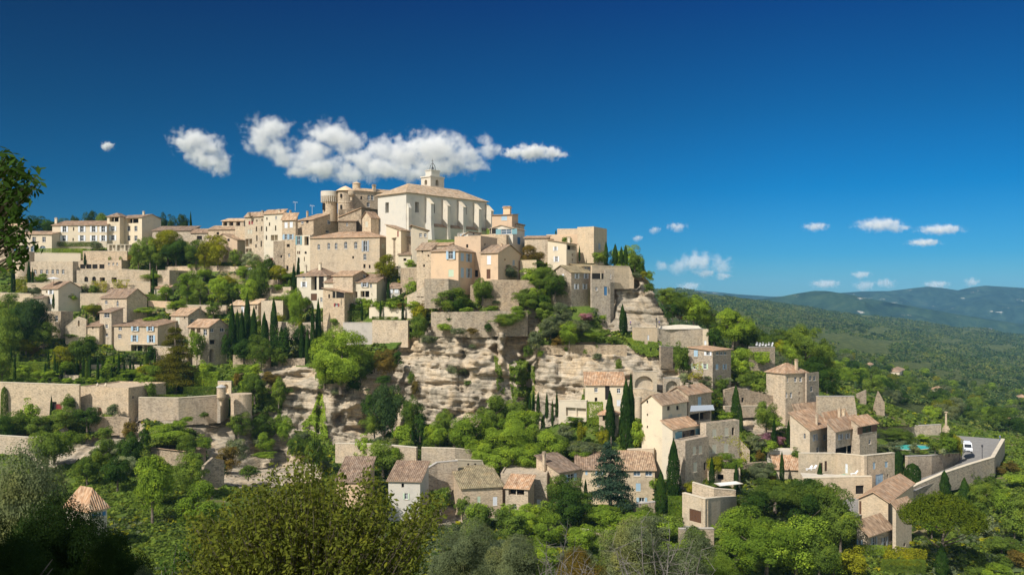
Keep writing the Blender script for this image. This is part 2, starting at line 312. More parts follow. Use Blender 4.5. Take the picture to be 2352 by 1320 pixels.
def strata_old(x, z, seed=0):
    wz = z + .10 * x + .9 * fbm(x * .03, z * .05, seed, 3)
    s = 0
    for lam, amp in ((4.6, 2.0), (1.9, 1.25), (.8, .6)):
        t = wz / lam; i = np.floor(t); f = t - i
        a = vnoise(i * 7.3, x * .035, seed + lam); b = vnoise((i + 1) * 7.3, x * .035, seed + lam); q = np.clip((f - .78) / .22, 0, 1)
        s = s + amp * ((a * (1 - q) + b * q) - .5) * 2
    return s
def Yfull(X, Y):
    d = D(X, Y); x = U(X) * d; z = (HY - Y) / F * d
    c = cliffness(X, Y)
    n = 1.5 * np.abs(fbm(x * .05, z * .08, 3.3, 4)) * (1 - c)
    s = c * (2.2 + strata(x, z) + 2.2 * fbm(x * .05, z * .02, 8.1, 3) + 2.4 * np.clip(.10 - np.abs(fbm(x * .055, z * .012, 5.5, 2)), 0, .1) * 10 + .7 * np.abs(fbm(x * .4, z * .6, 2.2, 3)))
    for bx, by, rx, ry, dy in BUMPS:
        q = ((X - bx) / rx) ** 2 + ((Y - by) / ry) ** 2 + .9 * fbm(X * .045, Y * .07, bx * .1, 3); n = n + dy * np.clip(1.2 - q, 0, 1) ** .8 * c
    return d + n + s
PUSH = []      # (polygon in photo pixels, distance) cut by the houses and walls into the slope
def build_terrain():
    gx = np.arange(-560, 2921, 4.0); gy = np.concatenate([np.arange(470, 1100, 3.0), np.arange(1100, 1425, 5.0)])
    X, Y = np.meshgrid(gx, gy); yt = np.interp(X, [a for a, b in RIDGE], [b for a, b in RIDGE])
    Yc = np.maximum(Y, yt); d = Yfull(X, Yc); d0 = d.copy()
    for P, yy in PUSH:
        xs = [p[0] for p in P]; ys = [p[1] for p in P]
        jx = np.where((gx >= min(xs)) & (gx <= max(xs)))[0]; jy = np.where((gy >= min(ys)) & (gy <= max(ys)))[0]
        if len(jx) == 0 or len(jy) == 0: continue
        s = np.s_[jy[0]:jy[-1] + 1, jx[0]:jx[-1] + 1]; m = inpoly(X[s], Y[s], P)
        d[s] = np.where(m, np.maximum(d[s], yy), d[s])
    over = np.maximum(yt - Y, 0); x = U(X) * d; z = (HY - Yc) / F * d
    back = over * 1.5; yw = d + back; z = z - back * .5 - np.minimum(back, 20) * .15
    V = np.stack([x, yw, z], -1).reshape(-1, 3); ny, nx = X.shape
    # down to the valley bottom and up to the near slope
    idx = np.arange(ny * nx).reshape(ny, nx)
    q = np.stack([idx[:-1, :-1], idx[1:, :-1], idx[1:, 1:], idx[:-1, 1:]], -1).reshape(-1, 4)
    cm = cliffness(X, Yc) * (over <= 0); cf = (cm[:-1, :-1] + cm[1:, 1:]) / 2 > .45; cf = cf.ravel()
    for name, sel, m in (('hillside', ~cf, GROUND), ('cliff', cf, CLIFF)):
        f = q[sel]; used, inv = np.unique(f, return_inverse=True)
        o = link(bpy.data.objects.new(name, npmesh(name, V[used], inv.reshape(-1, 4), m, smooth=(name == 'hillside')))); setp(o, kind='structure')
    # valley floor between, and the slope the camera stands on
    b = V.reshape(ny, nx, 3)[-1]; rows = [b]
    for t, zz in ((.86, -1), (.7, -2), (.5, 4), (.3, 16), (.12, 34), (.02, 42)):
        r = b.copy(); r[:, 1] = b[:, 1] * t; r[:, 0] = b[:, 0] * max(t, .25); r[:, 2] = b[:, 2] + zz; rows.append(r)
    r[:, 2] = -2.2; r[:, 1] = -6; rows.append(r * np.array([1, 8, 1]))
    W = np.stack(rows).reshape(-1, 3); k = len(rows); ii = np.arange(k * nx).reshape(k, nx)
    f = np.stack([ii[:-1, :-1], ii[1:, :-1], ii[1:, 1:], ii[:-1, 1:]], -1).reshape(-1, 4)
    setp(link(bpy.data.objects.new('near_slope', npmesh('near_slope', W, f, GROUND, smooth=True))), kind='structure')
def _ground():
    m = bpy.data.materials.new('scrub_and_soil'); m.use_nodes = True; t = m.node_tree; b = t.nodes['Principled BSDF']; L = t.links.new
    b.inputs['Roughness'].default_value = .95; b.inputs['Specular IOR Level'].default_value = .1
    g = N(t, 'ShaderNodeNewGeometry'); n = N(t, 'ShaderNodeTexNoise', iScale=.10, iDetail=8.0, iRoughness=.72); L(g.outputs['Position'], n.inputs['Vector'])
    n2 = N(t, 'ShaderNodeTexNoise', iScale=1.1, iDetail=6.0, iRoughness=.7); L(g.outputs['Position'], n2.inputs['Vector'])
    a = ramp_(t, [(.40, (.07, .12, .02)), (.54, (.11, .15, .03)), (.60, (.20, .16, .09)), (.70, (.34, .27, .18))], n.outputs[0])
    v = ramp_(t, [(.3, (.5, .55, .45)), (.7, (1.2, 1.15, 1.05))], n2.outputs[0]); L(mixc(t, a, v, 1.0, 'MULTIPLY'), b.inputs['Base Color'])
    bp = N(t, 'ShaderNodeBump'); bp.inputs['Strength'].default_value = .6; bp.inputs['Distance'].default_value = .5; L(n2.outputs[0], bp.inputs['Height']); L(bp.outputs[0], b.inputs['Normal'])
    return m
def _cliff():
    m = bpy.data.materials.new('bedded_limestone'); m.use_nodes = True; t = m.node_tree; b = t.nodes['Principled BSDF']; L = t.links.new
    b.inputs['Roughness'].default_value = .95; b.inputs['Specular IOR Level'].default_value = .15
    g = N(t, 'ShaderNodeNewGeometry'); mp = N(t, 'ShaderNodeMapping'); mp.inputs['Scale'].default_value = (.12, .12, 1.9); mp.inputs['Rotation'].default_value = (0, R(5), 0); L(g.outputs['Position'], mp.inputs[0])
    n = N(t, 'ShaderNodeTexNoise', iScale=1.0, iDetail=9.0, iRoughness=.75, iDistortion=.6); L(mp.outputs[0], n.inputs['Vector'])
    a = ramp_(t, [(.32, (.12, .10, .078)), (.42, (.31, .26, .19)), (.5, (.44, .37, .275)), (.6, (.50, .43, .325)), (.7, (.31, .29, .255))], n.outputs[0])
    n2 = N(t, 'ShaderNodeTexNoise', iScale=.16, iDetail=6.0, iRoughness=.65); L(g.outputs['Position'], n2.inputs['Vector'])
    v = ramp_(t, [(.36, (.58, .60, .60)), (.48, (1, 1, 1)), (.66, (1.12, 1.01, .86))], n2.outputs[0]); c = mixc(t, a, v, 1.0, 'MULTIPLY')
    mp3 = N(t, 'ShaderNodeVectorMath', operation='MULTIPLY'); mp3.inputs[1].default_value = (.7, .7, .09); L(g.outputs['Position'], mp3.inputs[0])
    n3 = N(t, 'ShaderNodeTexNoise', iScale=1.0, iDetail=5.0); L(mp3.outputs[0], n3.inputs['Vector']); s = ramp_(t, [(.5, (1, 1, 1)), (.68, (.55, .55, .56))], n3.outputs[0])
    n5 = N(t, 'ShaderNodeTexNoise', iScale=1.6, iDetail=6.0, iRoughness=.8); L(g.outputs['Position'], n5.inputs['Vector']); c = mixc(t, c, ramp_(t, [(.32, (.5, .49, .47)), (.5, (1, 1, 1)), (.7, (1.25, 1.22, 1.15))], n5.outputs[0]), .8, 'MULTIPLY')
    L(mixc(t, c, s, .7, 'MULTIPLY'), b.inputs['Base Color'])
    bp = N(t, 'ShaderNodeBump'); bp.inputs['Strength'].default_value = .9; bp.inputs['Distance'].default_value = .5; L(n.outputs[0], bp.inputs['Height']); L(bp.outputs[0], b.inputs['Normal'])
    return m
GROUND = _ground(); CLIFF = _cliff()
def _far(name, c, dens=.02, rock=.70):
    m = bpy.data.materials.new(name); m.use_nodes = True; t = m.node_tree; b = t.nodes['Principled BSDF']; L = t.links.new
    b.inputs['Roughness'].default_value = 1; b.inputs['Specular IOR Level'].default_value = 0
    g = N(t, 'ShaderNodeNewGeometry'); n = N(t, 'ShaderNodeTexNoise', iScale=dens, iDetail=9.0, iRoughness=.75); L(g.outputs['Position'], n.inputs['Vector'])
    a = ramp_(t, [(.34, tuple(x * .45 for x in c)), (.5, c), (.62, tuple(x * y for x, y in zip(c, (1.7, 1.45, 1.3))))], n.outputs[0])
    mp = N(t, 'ShaderNodeVectorMath', operation='MULTIPLY'); mp.inputs[1].default_value = (1.6, .9, 6.0); L(g.outputs['Position'], mp.inputs[0])
    n2 = N(t, 'ShaderNodeTexNoise', iScale=dens * .35, iDetail=7.0, iRoughness=.7); L(mp.outputs[0], n2.inputs['Vector'])
    r = ramp_(t, [(rock, (0, 0, 0)), (rock + .03, (1, 1, 1))], n2.outputs[0]); L(mixc(t, a, (.45, .42, .36), r), b.inputs['Base Color'])
    bp = N(t, 'ShaderNodeBump'); bp.inputs['Strength'].default_value = 1; bp.inputs['Distance'].default_value = 6; L(n.outputs[0], bp.inputs['Height']); L(bp.outputs[0], b.inputs['Normal'])
    return m
VAL = [ # crest of the wooded plateau beyond: px, py, distance; then rows down to the hill
 (900,668,2600),(1500,668,2600),(1560,668,2600),(1700,684,2600),(1850,706,2700),(2000,728,2800),(2150,746,2900),(2352,766,3000),(2900,800,3200)]
VROW = [(0,0),(.06,.90),(.14,.78),(.26,.62),(.40,.46),(.55,.34),(.70,.22),(.85,.12),(1,.03)]  # (share of rows down, share of distance left)
def vdepth(px, py):
    c = np.interp(px, [a[0] for a in VAL], [a[1] for a in VAL]); dd = np.interp(px, [a[0] for a in VAL], [a[2] for a in VAL])
    bt = np.interp(px, [a for a, b in RIDGE], [b for a, b in RIDGE]) + 40; bt = np.maximum(bt, c + 60)
    s = np.clip((py - c) / (bt - c), 0, 1); f = np.interp(s, [0, .05, .15, .3, .45, .6, .75, .9, 1], [1, .86, .66, .46, .33, .24, .165, .115, .10])
    return dd * f
def build_far():
    gx = np.arange(1440, 2960, 14.0); s = np.linspace(0, 1, 70) ** 1.3
    c = np.interp(gx, [a[0] for a in VAL], [a[1] for a in VAL]); bt = np.interp(gx, [a for a, b in RIDGE], [b for a, b in RIDGE]) + 40; bt = np.maximum(bt, c + 60)
    Y = c[None] + (bt - c)[None] * s[:, None]; X = np.broadcast_to(gx[None], Y.shape); d = np.maximum(vdepth(X, Y), 335)
    P = np.stack([U(X) * d, d, (HY - Y) / F * d], -1)
    P[..., 2] += fbm(P[..., 0] * .006, P[..., 1] * .006, 1.5, 4) * np.clip(d / 3000, .05, 1) * 16
    first = P[:1].copy(); first[..., 1] += 400; first[..., 2] -= 120; last = P[-1:].copy(); last[..., 2] -= 40
    P = np.concatenate([first, P, last]); k, n = P.shape[:2]; ii = np.arange(k * n).reshape(k, n)
    f = np.stack([ii[:-1, :-1], ii[1:, :-1], ii[1:, 1:], ii[:-1, 1:]], -1).reshape(-1, 4)
    setp(link(bpy.data.objects.new('valley', npmesh('valley', P.reshape(-1, 3), f, _far('valley_scrub', (.10, .125, .045), .09, .66), smooth=True))), kind='structure')
    for name, top, dist, depth, c, rk in (
      ('near_hills', [(1000,720),(1560,705),(1700,692),(1770,684),(1800,680),(1830,674),(1870,668),(1900,668),(1950,676),(2020,690),(2100,704),(2200,722),(2352,744),(2900,780)], 4300, 1100, (.030, .055, .028), .635),
      ('far_hills', [(1000,672),(1540,667),(1580,665),(1640,670),(1700,676),(1770,681),(1850,680),(1930,673),(1980,669),(2040,668),(2080,664),(2130,658),(2160,661),(2200,666),(2230,660),(2262,656),(2300,658),(2352,661),(2500,668),(2900,690)], 6400, 1500, (.024, .048, .034), .63)):
        gx = np.arange(1000, 2900, 8.0); t = np.interp(gx, [a for a, b in top], [b for a, b in top]); s = np.linspace(0, 1, 60); t = t + .8 * fbm(gx * .03, 0, dist, 4)
        d = dist - depth * s[:, None] + 0 * gx[None]; zt = (HY - t)[None] / F * dist; z0 = -230.0
        z = zt + (z0 - zt) * (s[:, None] ** 1.15); x = U(gx)[None] * d
        z = z + fbm(x * .0036, d * .0020, dist, 5) * 150 * np.minimum(s[:, None] * 5, 1) * (1 - s[:, None] * .6); d = d + fbm(x * .0016, z * .002, 9, 4) * 700 * np.minimum(s[:, None] * 4, 1)
        z = np.minimum(z, (zt / dist) * d - .002 * d * np.minimum(s[:, None] * 6, 1)); P = np.stack([x, d, z], -1); first = P[:1].copy(); first[..., 1] += 900; first[..., 2] -= 220; P = np.concatenate([first, P]); k, n = P.shape[:2]; ii = np.arange(k * n).reshape(k, n)
        f = np.stack([ii[:-1, :-1], ii[1:, :-1], ii[1:, 1:], ii[:-1, 1:]], -1).reshape(-1, 4)
        setp(link(bpy.data.objects.new(name, npmesh(name, P.reshape(-1, 3), f, _far(name + '_scrub', c, .012, rk), smooth=True))), kind='structure')
    g = MB(); g.poly([(-9000, -2000, -260), (9000, -2000, -260), (9000, 9000, -260), (-9000, 9000, -260)]); setp(g.build('plain', GROUND), kind='structure')
# ------------------------------------------------------------------ buildings
LM = []            # landmarks (px, py, phrase) used when plants are described
BLOCK = []         # photo-pixel boxes kept free of undergrowth
def hull(P):
    P = sorted(set((round(a, 2), round(b, 2)) for a, b in P)); L = []; Uq = []
    for S, seq in ((L, P), (Uq, P[::-1])):
        for p in seq:
            while len(S) > 1 and (S[-1][0] - S[-2][0]) * (p[1] - S[-2][1]) - (S[-1][1] - S[-2][1]) * (p[0] - S[-2][0]) <= 0: S.pop()
            S.append(p)
    return L[:-1] + Uq[:-1]
def proj(p): return (CX + F * p[0] / p[1], HY - F * p[2] / p[1])
def wallmesh(mb, P0, d, ln, z0, h, top, holes, n, dep, flip):
    """vertical wall from P0 along d; rectangular holes (s0,s1,a,b,deep,arch) with reveals; top(s)->height above h"""
    P0 = np.array(P0, float); d = np.array(d, float); n = np.array(n, float)
    def pt(s, z, k=0): q = P0 + d * s - n * k; return (q[0], q[1], z)
    def quad(a, b, c, e): mb.poly([a, b, c, e] if not flip else [e, c, b, a])
    hs = [q for q in holes if q[3] <= h + 1e-6]
    S = sorted(set([0, ln] + [x for q in hs for x in q[:2]])); Z = sorted(set([z0, h] + [x for q in hs for x in q[2:4]]))
    for i in range(len(S) - 1):
        for j in range(len(Z) - 1):
            if S[i + 1] - S[i] < 1e-4 or Z[j + 1] - Z[j] < 1e-4: continue
            ms, mz = (S[i] + S[i + 1]) / 2, (Z[j] + Z[j + 1]) / 2
            if any(q[0] < ms < q[1] and q[2] < mz < q[3] for q in hs): continue
            quad(pt(S[i], Z[j]), pt(S[i + 1], Z[j]), pt(S[i + 1], Z[j + 1]), pt(S[i], Z[j + 1]))
    for q in hs:
        a, b, c, e, k = q[:5]
        quad(pt(a, c), pt(a, e), pt(a, e, k), pt(a, c, k)); quad(pt(b, e), pt(b, c), pt(b, c, k), pt(b, e, k))
        quad(pt(a, e), pt(b, e), pt(b, e, k), pt(a, e, k)); quad(pt(b, c), pt(a, c), pt(a, c, k), pt(b, c, k))
        if q[5]:
            r = (b - a) / 2; rh = min(r, (e - c) * .6); m = (a + b) / 2
            for sg in (-1, 1):
                arc = [pt(m + sg * r * math.cos(t), e - rh + rh * math.sin(t)) for t in np.linspace(0, math.pi / 2, 7)]
                mb.poly([pt(m + sg * r, e)] + arc)
    if top:
        T = sorted(set([0, ln] + [t for t in top[1] if 0 < t < ln]))
        P = [pt(s, h + top[0](s)) for s in T]; base = [pt(ln, h), pt(0, h)]
        P = [p for p in P]; mb.poly(P + base if not flip else (P + base)[::-1])
def solve(P0, d, u):
    """distance along d from P0 to where the line of sight u meets the wall"""
    return (u * P0[1] - P0[0]) / (d[0] - u * d[1])
def window(root, P0, d, n, s0, s1, z0, z1, code, z_off=0.0):
    P0 = np.array(P0, float); d3 = np.array([d[0], d[1], 0.]); n3 = np.array([n[0], n[1], 0.]); w_ = s1 - s0; h_ = z1 - z0; ty = code[0]; sc_ = code[1] if len(code) > 1 and code[1] in SH else None
    O = np.array([P0[0], P0[1], 0.]) + d3 * s0 + n3 * z_off; O[2] = z0
    up = np.array([0, 0, 1.])
    def slab(mb, a, b, c, e, k0, k1):   # a..b along the wall, c..e up, k0..k1 outwards
        p = [O + d3 * x + up * z + n3 * k0 for x, z in ((a, c), (b, c), (b, e), (a, e))]; mb.prism(p, n3 * (k1 - k0))
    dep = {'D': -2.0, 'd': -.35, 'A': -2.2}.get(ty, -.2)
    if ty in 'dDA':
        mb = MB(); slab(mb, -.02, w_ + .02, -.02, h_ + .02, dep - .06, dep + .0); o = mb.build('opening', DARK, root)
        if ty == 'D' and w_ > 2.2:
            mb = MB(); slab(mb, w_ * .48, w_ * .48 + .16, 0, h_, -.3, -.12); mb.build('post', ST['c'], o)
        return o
    mb = MB(); t = min(.09, w_ * .12)
    if ty in 'wv':
        slab(mb, 0, t, 0, h_, dep, dep + .06); slab(mb, w_ - t, w_, 0, h_, dep, dep + .06); slab(mb, t, w_ - t, 0, t, dep, dep + .055); slab(mb, t, w_ - t, h_ - t, h_, dep, dep + .055)
        if w_ > .5: slab(mb, w_ / 2 - t / 2, w_ / 2 + t / 2, t, h_ - t, dep, dep + .05)
        if h_ > 1: slab(mb, t, w_ - t, h_ * .55, h_ * .55 + t * .8, dep, dep + .045)
        fr = mb.build('window', SH['W'] if ty == 'w' else SH['K'], root)
        mb = MB(); slab(mb, 0, w_, 0, h_, dep - .05, dep - .005); mb.build('pane', PANE if code[-1] != '~' else PANEB, fr)
        mb = MB(); slab(mb, -.08, w_ + .08, -.14, -.01, .004, .09); mb.build('sill', SH['S'], fr)
        if sc_:
            for a in (-w_ * .52 - .03, w_ + .03):
                mb = MB(); slab(mb, a, a + w_ * .49, -.02, h_ + .02, .03, .09); mb.build('shutter', SH[sc_], fr)
        return fr
    if ty == 'c':
        slab(mb, -.06, w_ + .06, -.14, -.01, .004, .08); fr = mb.build('window', SH['S'], root)
        for k in (0, 1):
            mb = MB(); slab(mb, k * w_ / 2 + .01, (k + 1) * w_ / 2 - .01, 0, h_, -.10, -.03)
            for q in range(1, 5): slab(mb, k * w_ / 2 + .06, (k + 1) * w_ / 2 - .06, h_ * q / 5 - .02, h_ * q / 5 + .02, -.03, -.012)
            mb.build('shutter', SH[sc_ or 'W'], fr)
        return fr
    if ty == 'k':
        slab(mb, 0, w_, 0, h_, -.18, -.11)
        for q in range(4): slab(mb, w_ * (q + .12) / 4, w_ * (q + .88) / 4, h_ * .06, h_ * .94, -.11, -.085)
        o = mb.build('door', SH[sc_ or 'K'], root); mb = MB(); slab(mb, w_ * .44, w_ * .48, h_ * .45, h_ * .5, -.085, -.03); mb.build('handle', IRON, o); return o
def H(name, label, lm, x, e, b, th, roof='GR', rise=0, m='b', rm='t', wins=(), ch=(), Y=None, depth=None, root=None, over=.4, k=.5, cat='house', dig=5.0, part=None, dw=None):
    xl, xm, xr = x; Y0 = float(D(xm, b)) if Y is None else Y; P0 = at(xm, b, Y0); zb = P0[2]; h = at(xm, e, Y0)[2]; t = R(th)
    dL = np.array((-math.cos(t), math.sin(t), 0)); dR = np.array((math.sin(t), math.cos(t), 0)); nL = np.array((-math.sin(t), -math.cos(t), 0)); nR = np.array((math.cos(t), -math.sin(t), 0))
    a = dw if dw else solve(P0, dL, U(xl)); bb = depth if depth else solve(P0, dR, U(xr))
    if not (0 < bb < 60): bb = 10.0
    a = min(max(a, .5), 80); rs = rise * (Y0 + bb * .3) / F; z0 = zb - dig
    PL = P0 + dL * a; PR = P0 + dR * bb; PB = PL + dR * bb
    if root is None:
        root = empty(name, (P0[0], P0[1], zb), label, cat); root['_px'] = (xl + xr) / 2; pn = ''
        LM.append(((xl + xr) / 2, (e + b) / 2, max(xr - xl, 30), lm)) if lm else None
    else: pn = (part or 'wing') + '_'
    org = np.array(root.location)
    T = {'L': None, 'R': None, 'L2': None, 'R2': None}; hL2 = hR2 = h
    tri = lambda ln: ((lambda s: rs * (s / (k * ln) if s < k * ln else (ln - s) / ((1 - k) * ln))), [k * ln])
    if roof == 'GR': T['R'] = T['R2'] = tri(bb)
    if roof == 'GL': T['L'] = T['L2'] = tri(a)
    if roof == 'SR': T['R'] = T['R2'] = ((lambda s: rs * s / bb), []); T['B'] = rs
    if roof == 'SL': T['L'] = T['L2'] = ((lambda s: rs * s / a), []); T['C'] = rs
    holes = {'L': [], 'R': []}; todo = []
    for q in wins:
        fc, wx, wy, ww, wh, code = q; d = dL if fc == 'L' else dR; ln = a if fc == 'L' else bb; n = nL if fc == 'L' else nR
        s0, s1 = sorted((solve(P0, d, U(wx - ww / 2)), solve(P0, d, U(wx + ww / 2)))); s0 = max(s0, .12); s1 = min(s1, ln - .12)
        if s1 - s0 < .15: continue
        yy = P0[1] + d[1] * (s0 + s1) / 2; za, zc = (HY - wy - wh / 2) / F * yy, (HY - wy + wh / 2) / F * yy
        proud = zc > h - .05; za = max(za, z0 + .1)
        if zc - za < .15: continue
        dep = {'D': 2.0, 'd': .35, 'A': 2.2}.get(code[0], .22)
        if not proud: holes[fc].append((s0, s1, za, zc, dep, '^' in code))
        todo.append((d, n, s0, s1, za, zc, code.replace('^', ''), .24 if proud and code[0] not in 'dD' else (.37 if proud and code[0] == 'd' else (2.02 if proud else 0.0))))
    mb = MB()
    wallmesh(mb, P0, dL, a, z0, h, T['L'], holes['L'], nL, .3, True); wallmesh(mb, P0, dR, bb, z0, h, T['R'], holes['R'], nR, .3, False)
    wallmesh(mb, PL, dR, bb, z0, h, T['R2'], [], -nR, .3, True); wallmesh(mb, PR, dL, a, z0, h, T['L2'], [], -nL, .3, False)
    if 'B' in T: wallmesh(mb, PR, dL, a, h, h + T['B'], None, [], -nL, .3, False)
    if 'C' in T: wallmesh(mb, PL, dR, bb, h, h + T['C'], None, [], -nR, .3, True)
    up = lambda p, z: np.array((p[0], p[1], z))
    if roof == 'F':
        i = .35; q = [up(p, h - .25) for p in (P0 + dL * i + dR * i, PL - dL * i + dR * i, PB - dL * i - dR * i, PR + dL * i - dR * i)]; o4 = [up(p, h) for p in (P0, PL, PB, PR)]; q1 = [up(p, h) for p in q]
        mb.poly(q); [mb.poly([o4[j], o4[(j + 1) % 4], q1[(j + 1) % 4], q1[j]]) for j in range(4)]; [mb.poly([q1[j], q1[(j + 1) % 4], q[(j + 1) % 4], q[j]]) for j in range(4)]
    wall = mb.build(pn + 'wall', ST[m], root, org)
    tops = [(p, h) for p in (P0, PL, PR, PB)]
    if roof != 'F':
        rb = MB(); thk = .16; ov = over
        def slope(A, B, C, E, za, zc):   # A->B eave, E->C upper edge
            q = [up(A, za), up(B, za), up(C, zc), up(E, zc)]; lu = np.linalg.norm(q[1] - q[0]); lv = np.linalg.norm((q[3] - q[0]))
            uv = [(0, 0), (lu, 0), (lu, lv), (0, lv)]; rb.poly(q, uv); rb.poly([x - np.array((0, 0, thk)) for x in q][::-1], uv[::-1])
            for i in range(4): j = (i + 1) % 4; rb.poly([q[j], q[i], q[i] - np.array((0, 0, thk)), q[j] - np.array((0, 0, thk))])
        hh = h + thk + .01
        if roof == 'GR':
            dz1 = rs / (k * bb) * ov; dz2 = rs / ((1 - k) * bb) * ov; M0, M1 = P0 + dR * bb * k, PL + dR * bb * k
            slope(P0 - dR * ov - dL * ov, PL - dR * ov + dL * ov, M1 + dL * ov, M0 - dL * ov, hh - dz1, hh + rs); slope(PB + dR * ov + dL * ov, PR + dR * ov - dL * ov, M0 - dL * ov, M1 + dL * ov, hh - dz2, hh + rs - .003); tops += [(M0, h + rs), (M1, h + rs)]
        if roof == 'GL':
            dz1 = rs / (k * a) * ov; dz2 = rs / ((1 - k) * a) * ov; M0, M1 = P0 + dL * a * k, PR + dL * a * k
            slope(PR - dL * ov + dR * ov, P0 - dL * ov - dR * ov, M0 - dR * ov, M1 + dR * ov, hh - dz1, hh + rs); slope(PL + dL * ov - dR * ov, PB + dL * ov + dR * ov, M1 + dR * ov, M0 - dR * ov, hh - dz2, hh + rs - .003); tops += [(M0, h + rs), (M1, h + rs)]
        if roof == 'SR': dz = rs / bb * ov; slope(P0 - dR * ov - dL * ov, PL - dR * ov + dL * ov, PB + dL * ov + dR * ov, PR - dL * ov + dR * ov, hh - dz, hh + rs + dz); tops += [(PR, h + rs), (PB, h + rs)]
        if roof == 'SL': dz = rs / a * ov; slope(PR - dL * ov + dR * ov, P0 - dL * ov - dR * ov, PL + dL * ov - dR * ov, PB + dL * ov + dR * ov, hh - dz, hh + rs + dz); tops += [(PL, h + rs), (PB, h + rs)]
        if roof == 'H':
            A, B, C, E = P0 - dR * ov - dL * ov, PL - dR * ov + dL * ov, PB + dR * ov + dL * ov, PR + dR * ov - dL * ov; q = min(a, bb) / 2
            if a >= bb: r0, r1 = P0 + dL * q + dR * bb / 2, PL - dL * q + dR * bb / 2; tr = [(A, B, r1, r0), (C, E, r0, r1)]; tt = [(B, C, r1), (E, A, r0)]
            else: r0, r1 = P0 + dR * q + dL * a / 2, PR - dR * q + dL * a / 2; tr = [(E, A, r0, r1), (B, C, r1, r0)]; tt = [(A, B, r0), (C, E, r1)]
            ze = hh - rs / q * ov * .6
            for g in tr:
                P = [up(g[0], ze), up(g[1], ze), up(g[2], hh + rs), up(g[3], hh + rs)]; lu = np.linalg.norm(P[1] - P[0]); lv = np.linalg.norm(P[3] - P[0]); rb.poly(P, [(0, 0), (lu, 0), (lu * .8, lv), (lu * .2, lv)])
            for g in tt:
                P = [up(g[0], ze), up(g[1], ze), up(g[2], hh + rs)]; lu = np.linalg.norm(P[1] - P[0]); lv = np.linalg.norm(P[2] - P[0]); rb.poly(P, [(0, 0), (lu, 0), (lu / 2, lv)])
            eq = [up(g, ze) for g in (A, B, C, E)]; lo = [g - np.array((0, 0, thk)) for g in eq]; rb.poly(lo[::-1])
            for i in range(4): j = (i + 1) % 4; rb.poly([eq[j], eq[i], lo[i], lo[j]])
            tops += [(r0, h + rs), (r1, h + rs)]
        ro = rb.build(pn + 'roof', RT[rm], root, org)
    for q in todo:
        o = window(root, P0, q[0], q[1], q[2], q[3], q[4], q[5], q[6], q[7])
        for oo in [o] + list(o.children): oo.data.transform(__import__('mathutils').Matrix.Translation((-org[0], -org[1], -org[2])))
    for cx, ct, cw, chh in ch:
        Yc = Y0 + bb * .45 * math.cos(t) + .2 * a * math.sin(t); q = at(cx, ct, Yc); cb = MB(); ww = cw * Yc / F; top = q[2]
        cb.box((q[0], q[1], h - .2), ww, ww * .8, top - h + .2, -t); cb.box((q[0], q[1], top), ww * 1.25, ww * 1.05, .16, -t)
        for sg in (-.28, .28): cb.box((q[0] + sg * ww * math.cos(t), q[1] - sg * ww * math.sin(t), top + .16), ww * .2, ww * .6, .25, -t)
        cb.box((q[0], q[1], top + .41), ww * 1.1, ww * .95, .12, -t); cb.build(pn + 'chimney', ST[m], root, org)
    hp = hull([proj((p[0], p[1], z)) for p, z in tops] + [proj((p[0], p[1], zb)) for p in (P0, PL, PR)])
    PUSH.append((hp, max(PB[1], PR[1], PL[1]) + .6)); BLOCK.append(hp)
    return root
